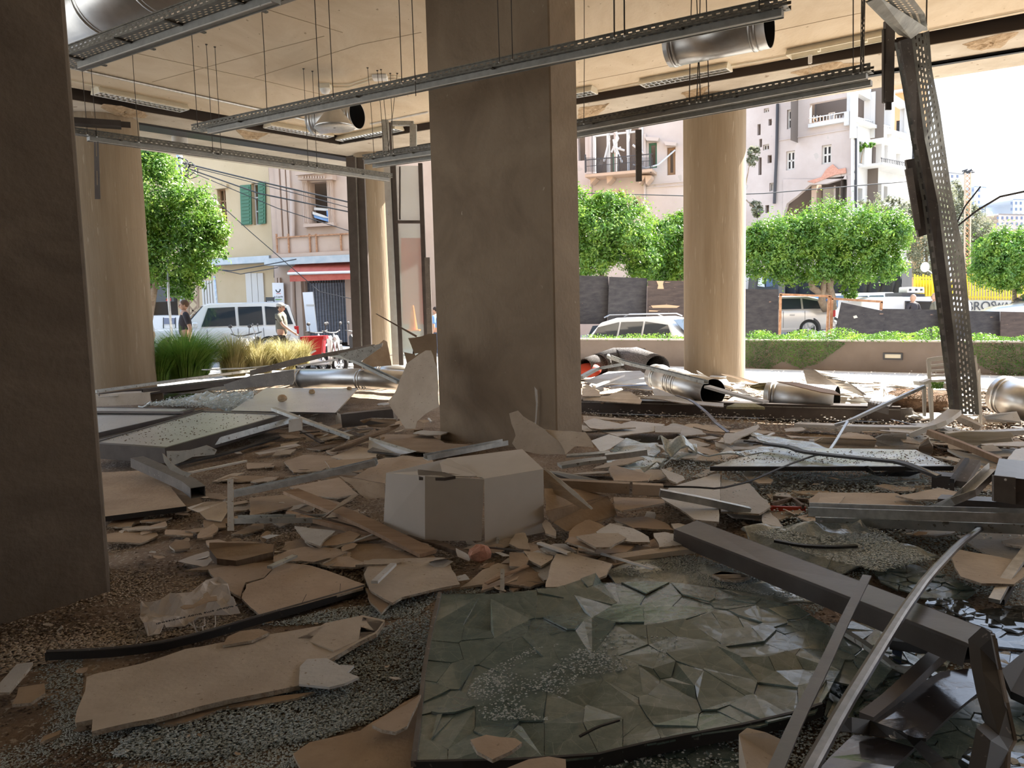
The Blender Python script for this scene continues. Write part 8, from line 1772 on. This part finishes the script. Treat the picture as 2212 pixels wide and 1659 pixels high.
for lab, grp, poly, n, (s0, s1), zt_ in zones:
    n = int(n * .62)
    for k in range(n):
        x, y = rpt(poly); z = RF.uniform(.012, zt_)
        o = bpy.data.objects.new('plaster_fragment', RF.choice(FR_MESH)); C.objects.link(o); p = G(x, y, z); o.location = p; s_ = RF.uniform(s0, s1) * RF.uniform(.6, 1)
        o.scale = (s_, s_, min(.16, .013 / .09 / s_ * 1.0) * s_); o.rotation_euler = (RF.uniform(-.25, .25) if z < .05 else RF.uniform(-.45, .45), RF.uniform(-.25, .25), RF.uniform(0, 6.28)); tag(o, lab, 'plaster fragment', grp); tot += 1
# larger torn sheets between the traced ones
zones.append(('', '', [(1262, 910), (1720, 920), (2212, 945), (2212, 985), (1700, 975), (1262, 962)], 0, 0, .1)); zones.append(('', '', [(1262, 812), (1640, 808), (2212, 822), (2212, 872), (1640, 858), (1262, 850)], 0, 0, .3))
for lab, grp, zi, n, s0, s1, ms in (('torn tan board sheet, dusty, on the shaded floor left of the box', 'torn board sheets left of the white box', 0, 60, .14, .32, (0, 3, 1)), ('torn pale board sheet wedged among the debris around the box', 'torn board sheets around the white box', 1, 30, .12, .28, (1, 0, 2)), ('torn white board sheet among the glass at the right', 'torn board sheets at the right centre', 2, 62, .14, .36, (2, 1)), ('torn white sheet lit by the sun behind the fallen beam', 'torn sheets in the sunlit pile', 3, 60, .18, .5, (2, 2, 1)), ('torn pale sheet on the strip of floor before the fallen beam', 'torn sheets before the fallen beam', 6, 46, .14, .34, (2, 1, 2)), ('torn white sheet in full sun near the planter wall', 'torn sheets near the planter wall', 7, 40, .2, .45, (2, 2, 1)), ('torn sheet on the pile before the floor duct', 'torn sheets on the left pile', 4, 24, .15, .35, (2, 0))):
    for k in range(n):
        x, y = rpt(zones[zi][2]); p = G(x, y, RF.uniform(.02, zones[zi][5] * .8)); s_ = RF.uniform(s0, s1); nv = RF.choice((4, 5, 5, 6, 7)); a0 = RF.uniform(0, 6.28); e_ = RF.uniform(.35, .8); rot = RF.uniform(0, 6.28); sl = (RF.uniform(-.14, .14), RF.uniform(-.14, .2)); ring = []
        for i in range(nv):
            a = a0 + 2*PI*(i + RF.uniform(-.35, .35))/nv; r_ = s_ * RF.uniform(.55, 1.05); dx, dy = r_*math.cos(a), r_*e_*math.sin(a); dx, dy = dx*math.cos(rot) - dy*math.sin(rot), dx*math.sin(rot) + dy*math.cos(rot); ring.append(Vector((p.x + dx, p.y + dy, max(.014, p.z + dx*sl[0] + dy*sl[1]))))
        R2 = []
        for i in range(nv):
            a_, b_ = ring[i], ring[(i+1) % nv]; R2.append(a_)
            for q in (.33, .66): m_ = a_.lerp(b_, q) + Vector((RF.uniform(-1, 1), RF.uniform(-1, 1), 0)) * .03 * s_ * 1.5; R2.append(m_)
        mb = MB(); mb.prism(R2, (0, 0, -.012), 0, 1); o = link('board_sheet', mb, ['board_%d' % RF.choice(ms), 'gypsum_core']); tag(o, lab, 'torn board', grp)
# splinters and strips scattered
for k in range(46):
    zn = zones[RF.choice((0, 1, 2, 3, 3, 3, 4))]; x, y = rpt(zn[2]); p = G(x, y, RF.uniform(.03, zn[5] + .06)); a = RF.uniform(0, PI); L_ = RF.uniform(.15, .6); d = Vector((math.cos(a), math.sin(a), RF.uniform(-.06, .1)))
    mb = MB(); mb.sweep(rect(RF.uniform(.012, .04), RF.uniform(.004, .02)), [p - d*L_/2, p + d*L_/2]); o = link('splinter', mb, RF.choice(('board_2', 'galv_dull', 'wood_plank', 'white_paint', 'dark_alu')), None); tag(o, 'thin strip lying loose among the ' + ('sunlit pile' if zn is zones[3] else 'debris in the shade'), 'strip', 'loose strips in the sunlit pile' if zn is zones[3] else 'loose strips in the shaded debris')
# ------------------------------------------------------------------ crumbs: glass granules and dirt nobody could count
def crumbs(name, label, cat, poly, n, size, m, hz=.0, clump=0, seed=1, flat=.6, zb=.0):
    rs = np.random.RandomState(seed); P = []; xs = [p[0] for p in poly]; ys = [p[1] for p in poly]; tries = 0
    while len(P) < n and tries < n * 30:
        tries += 1; x, y = rs.uniform(min(xs), max(xs)), rs.uniform(min(ys), max(ys))
        if not inpoly(x, y, poly): continue
        p = G(x, y, zb)
        if clump:
            v = noise.noise(Vector((p.x*clump, p.y*clump, seed)))
            if v < rs.uniform(-.25, .3): continue
            h = max(0, v) * hz
        else: h = hz * rs.uniform(0, 1)
        P.append((p.x, p.y, fz(p.x, p.y) * (zb == 0) + zb + h * rs.uniform(.3, 1) + .003))
    P = np.array(P); N_ = len(P); base = np.array([(1, 0, 0), (-.9, .2, 0), (.1, 1, .1), (-.1, -.9, 0), (0, .1, .8), (.1, 0, -.7)]) * np.array((1, 1, flat))
    s = size * rs.uniform(.45, 1.4, N_); a = rs.uniform(0, 2*PI, N_); ca, sa = np.cos(a), np.sin(a); B_ = base[None] * s[:, None, None] * rs.uniform(.7, 1.2, (N_, 6, 1)); X = B_[..., 0]*ca[:, None] - B_[..., 1]*sa[:, None]; Y = B_[..., 0]*sa[:, None] + B_[..., 1]*ca[:, None]
    V = np.stack([X, Y, B_[..., 2]], -1) + P[:, None, :]; f = np.array([(0, 2, 4), (2, 1, 4), (1, 3, 4), (3, 0, 4), (2, 0, 5), (1, 2, 5), (3, 1, 5), (0, 3, 5)], dtype=np.int32); Fx = (f[None] + (np.arange(N_) * 6)[:, None, None]).reshape(-1)
    me = bpy.data.meshes.new(name); me.vertices.add(N_*6); me.vertices.foreach_set('co', V.reshape(-1).astype(np.float32)); me.loops.add(len(Fx)); me.loops.foreach_set('vertex_index', Fx.astype(np.int32)); k = len(Fx)//3; me.polygons.add(k)
    me.polygons.foreach_set('loop_start', np.arange(0, k*3, 3, dtype=np.int32)); me.polygons.foreach_set('loop_total', np.full(k, 3, dtype=np.int32)); me.update(calc_edges=True); me.materials.append(MATS[m]); o = bpy.data.objects.new(name, me); C.objects.link(o); tag(o, label, cat, None, 'stuff'); return o
crumbs('glass_crumbs', 'pale glass granules heaped between the long board and the glass sheet', 'glass crumbs', [(600, 1500), (700, 1440), (780, 1400), (840, 1350), (930, 1320), (915, 1480), (800, 1560), (700, 1600), (420, 1640), (240, 1640), (300, 1580), (480, 1530)], 15000, .0065, 'crumb_glass', .03, 0, 1)
crumbs('glass_crumbs', 'glass granules strewn over the lower left floor', 'glass crumbs', [(0, 1400), (180, 1420), (170, 1580), (560, 1530), (860, 1500), (900, 1659), (0, 1659)], 9000, .0055, 'crumb_glass', .004, 2.5, 2)
crumbs('glass_crumbs', 'glass granules in the gap behind the curved strip', 'glass crumbs', [(560, 1350), (700, 1320), (860, 1300), (950, 1280), (1100, 1250), (1300, 1250), (1180, 1275), (950, 1285), (900, 1330), (700, 1345)], 5000, .006, 'crumb_glass', .02, 0, 3)
crumbs('glass_crumbs', 'glass granules around and beyond the long dark beam', 'glass crumbs', [(1300, 1230), (1480, 1190), (1700, 1180), (2212, 1180), (2212, 1320), (1900, 1240), (1760, 1330), (1500, 1260)], 15000, .006, 'crumb_glass', .05, 0, 4)
crumbs('glass_crumbs', 'glass granules under the bars in the lower right', 'glass crumbs', [(1300, 1620), (1750, 1540), (1850, 1400), (2100, 1420), (2212, 1440), (2212, 1700), (1300, 1700)], 11000, .006, 'crumb_glass', .04, 0, 5)
crumbs('glass_crumbs', 'glass granules lying on the big foreground sheet', 'glass crumbs', [(1150, 1400), (1330, 1370), (1480, 1380), (1440, 1430), (1250, 1470), (1180, 1560), (1050, 1560), (1000, 1480)], 1500, .005, 'crumb_glass', .02, 5, 6, zb=.105)
crumbs('glass_crumbs', 'glittering granules across the right centre debris', 'glass crumbs', [(1300, 980), (1700, 990), (2212, 1020), (2212, 1200), (1700, 1160), (1450, 1040)], 20000, .010, 'crumb_glass', .14, 0, 7)
crumbs('glass_crumbs', 'icy glass granules on the heap behind the framed panels', 'glass crumbs', [(310, 878), (400, 862), (500, 848), (560, 848), (505, 884)], 3500, .014, 'crumb_glass', .08, 0, 14, zb=.2)
crumbs('glass_crumbs', 'broken glass grains lying on the crushed sheet below the channels', 'glass crumbs', [(1620, 1150), (1860, 1130), (1960, 1185), (2020, 1212), (1900, 1240), (1720, 1190)], 7000, .008, 'crumb_glass', .05, 2, 15, zb=.10)
crumbs('glass_crumbs', 'broken glass grains on the greenish sheet left of the dark beam', 'glass crumbs', [(1310, 1238), (1480, 1200), (1690, 1262), (1740, 1298), (1480, 1260)], 5000, .006, 'crumb_glass', .03, 3, 16, zb=.06)
crumbs('plaster_dust', 'dark chips sprinkled over the glass table top', 'grit', [(1530, 1000), (1600, 975), (1980, 975), (2050, 1005)], 520, .008, 'crumb_dark', .004, 0, 17, zb=.206)
crumbs('plaster_dust', 'dark chips sprinkled over the framed panels and pale board', 'grit', [(230, 950), (440, 890), (610, 896), (350, 962)], 260, .010, 'crumb_dark', .004, 0, 18, zb=.245)
crumbs('plaster_dust', 'brown grit and chips over the left floor', 'grit', [(220, 1100), (500, 950), (930, 930), (830, 1200), (560, 1340), (0, 1450), (0, 1350), (240, 1280)], 16000, .009, 'crumb_plaster', .02, 1.5, 8, flat=.4)
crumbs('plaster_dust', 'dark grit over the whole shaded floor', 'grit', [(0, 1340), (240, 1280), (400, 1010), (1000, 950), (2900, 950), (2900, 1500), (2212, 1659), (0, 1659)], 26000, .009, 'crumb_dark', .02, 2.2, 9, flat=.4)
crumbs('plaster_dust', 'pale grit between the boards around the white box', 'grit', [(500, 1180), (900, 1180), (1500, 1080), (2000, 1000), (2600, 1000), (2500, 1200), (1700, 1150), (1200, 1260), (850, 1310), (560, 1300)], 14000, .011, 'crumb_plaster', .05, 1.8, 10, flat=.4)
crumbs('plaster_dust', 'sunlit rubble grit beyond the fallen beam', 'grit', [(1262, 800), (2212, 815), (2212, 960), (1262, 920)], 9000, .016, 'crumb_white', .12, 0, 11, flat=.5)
crumbs('plaster_dust', 'brown leaves and grit under the far right chair', 'grit', [(1900, 930), (1960, 890), (2212, 880), (2212, 1000), (1900, 1010)], 2600, .02, 'soil', .10, 0, 12, flat=.4)
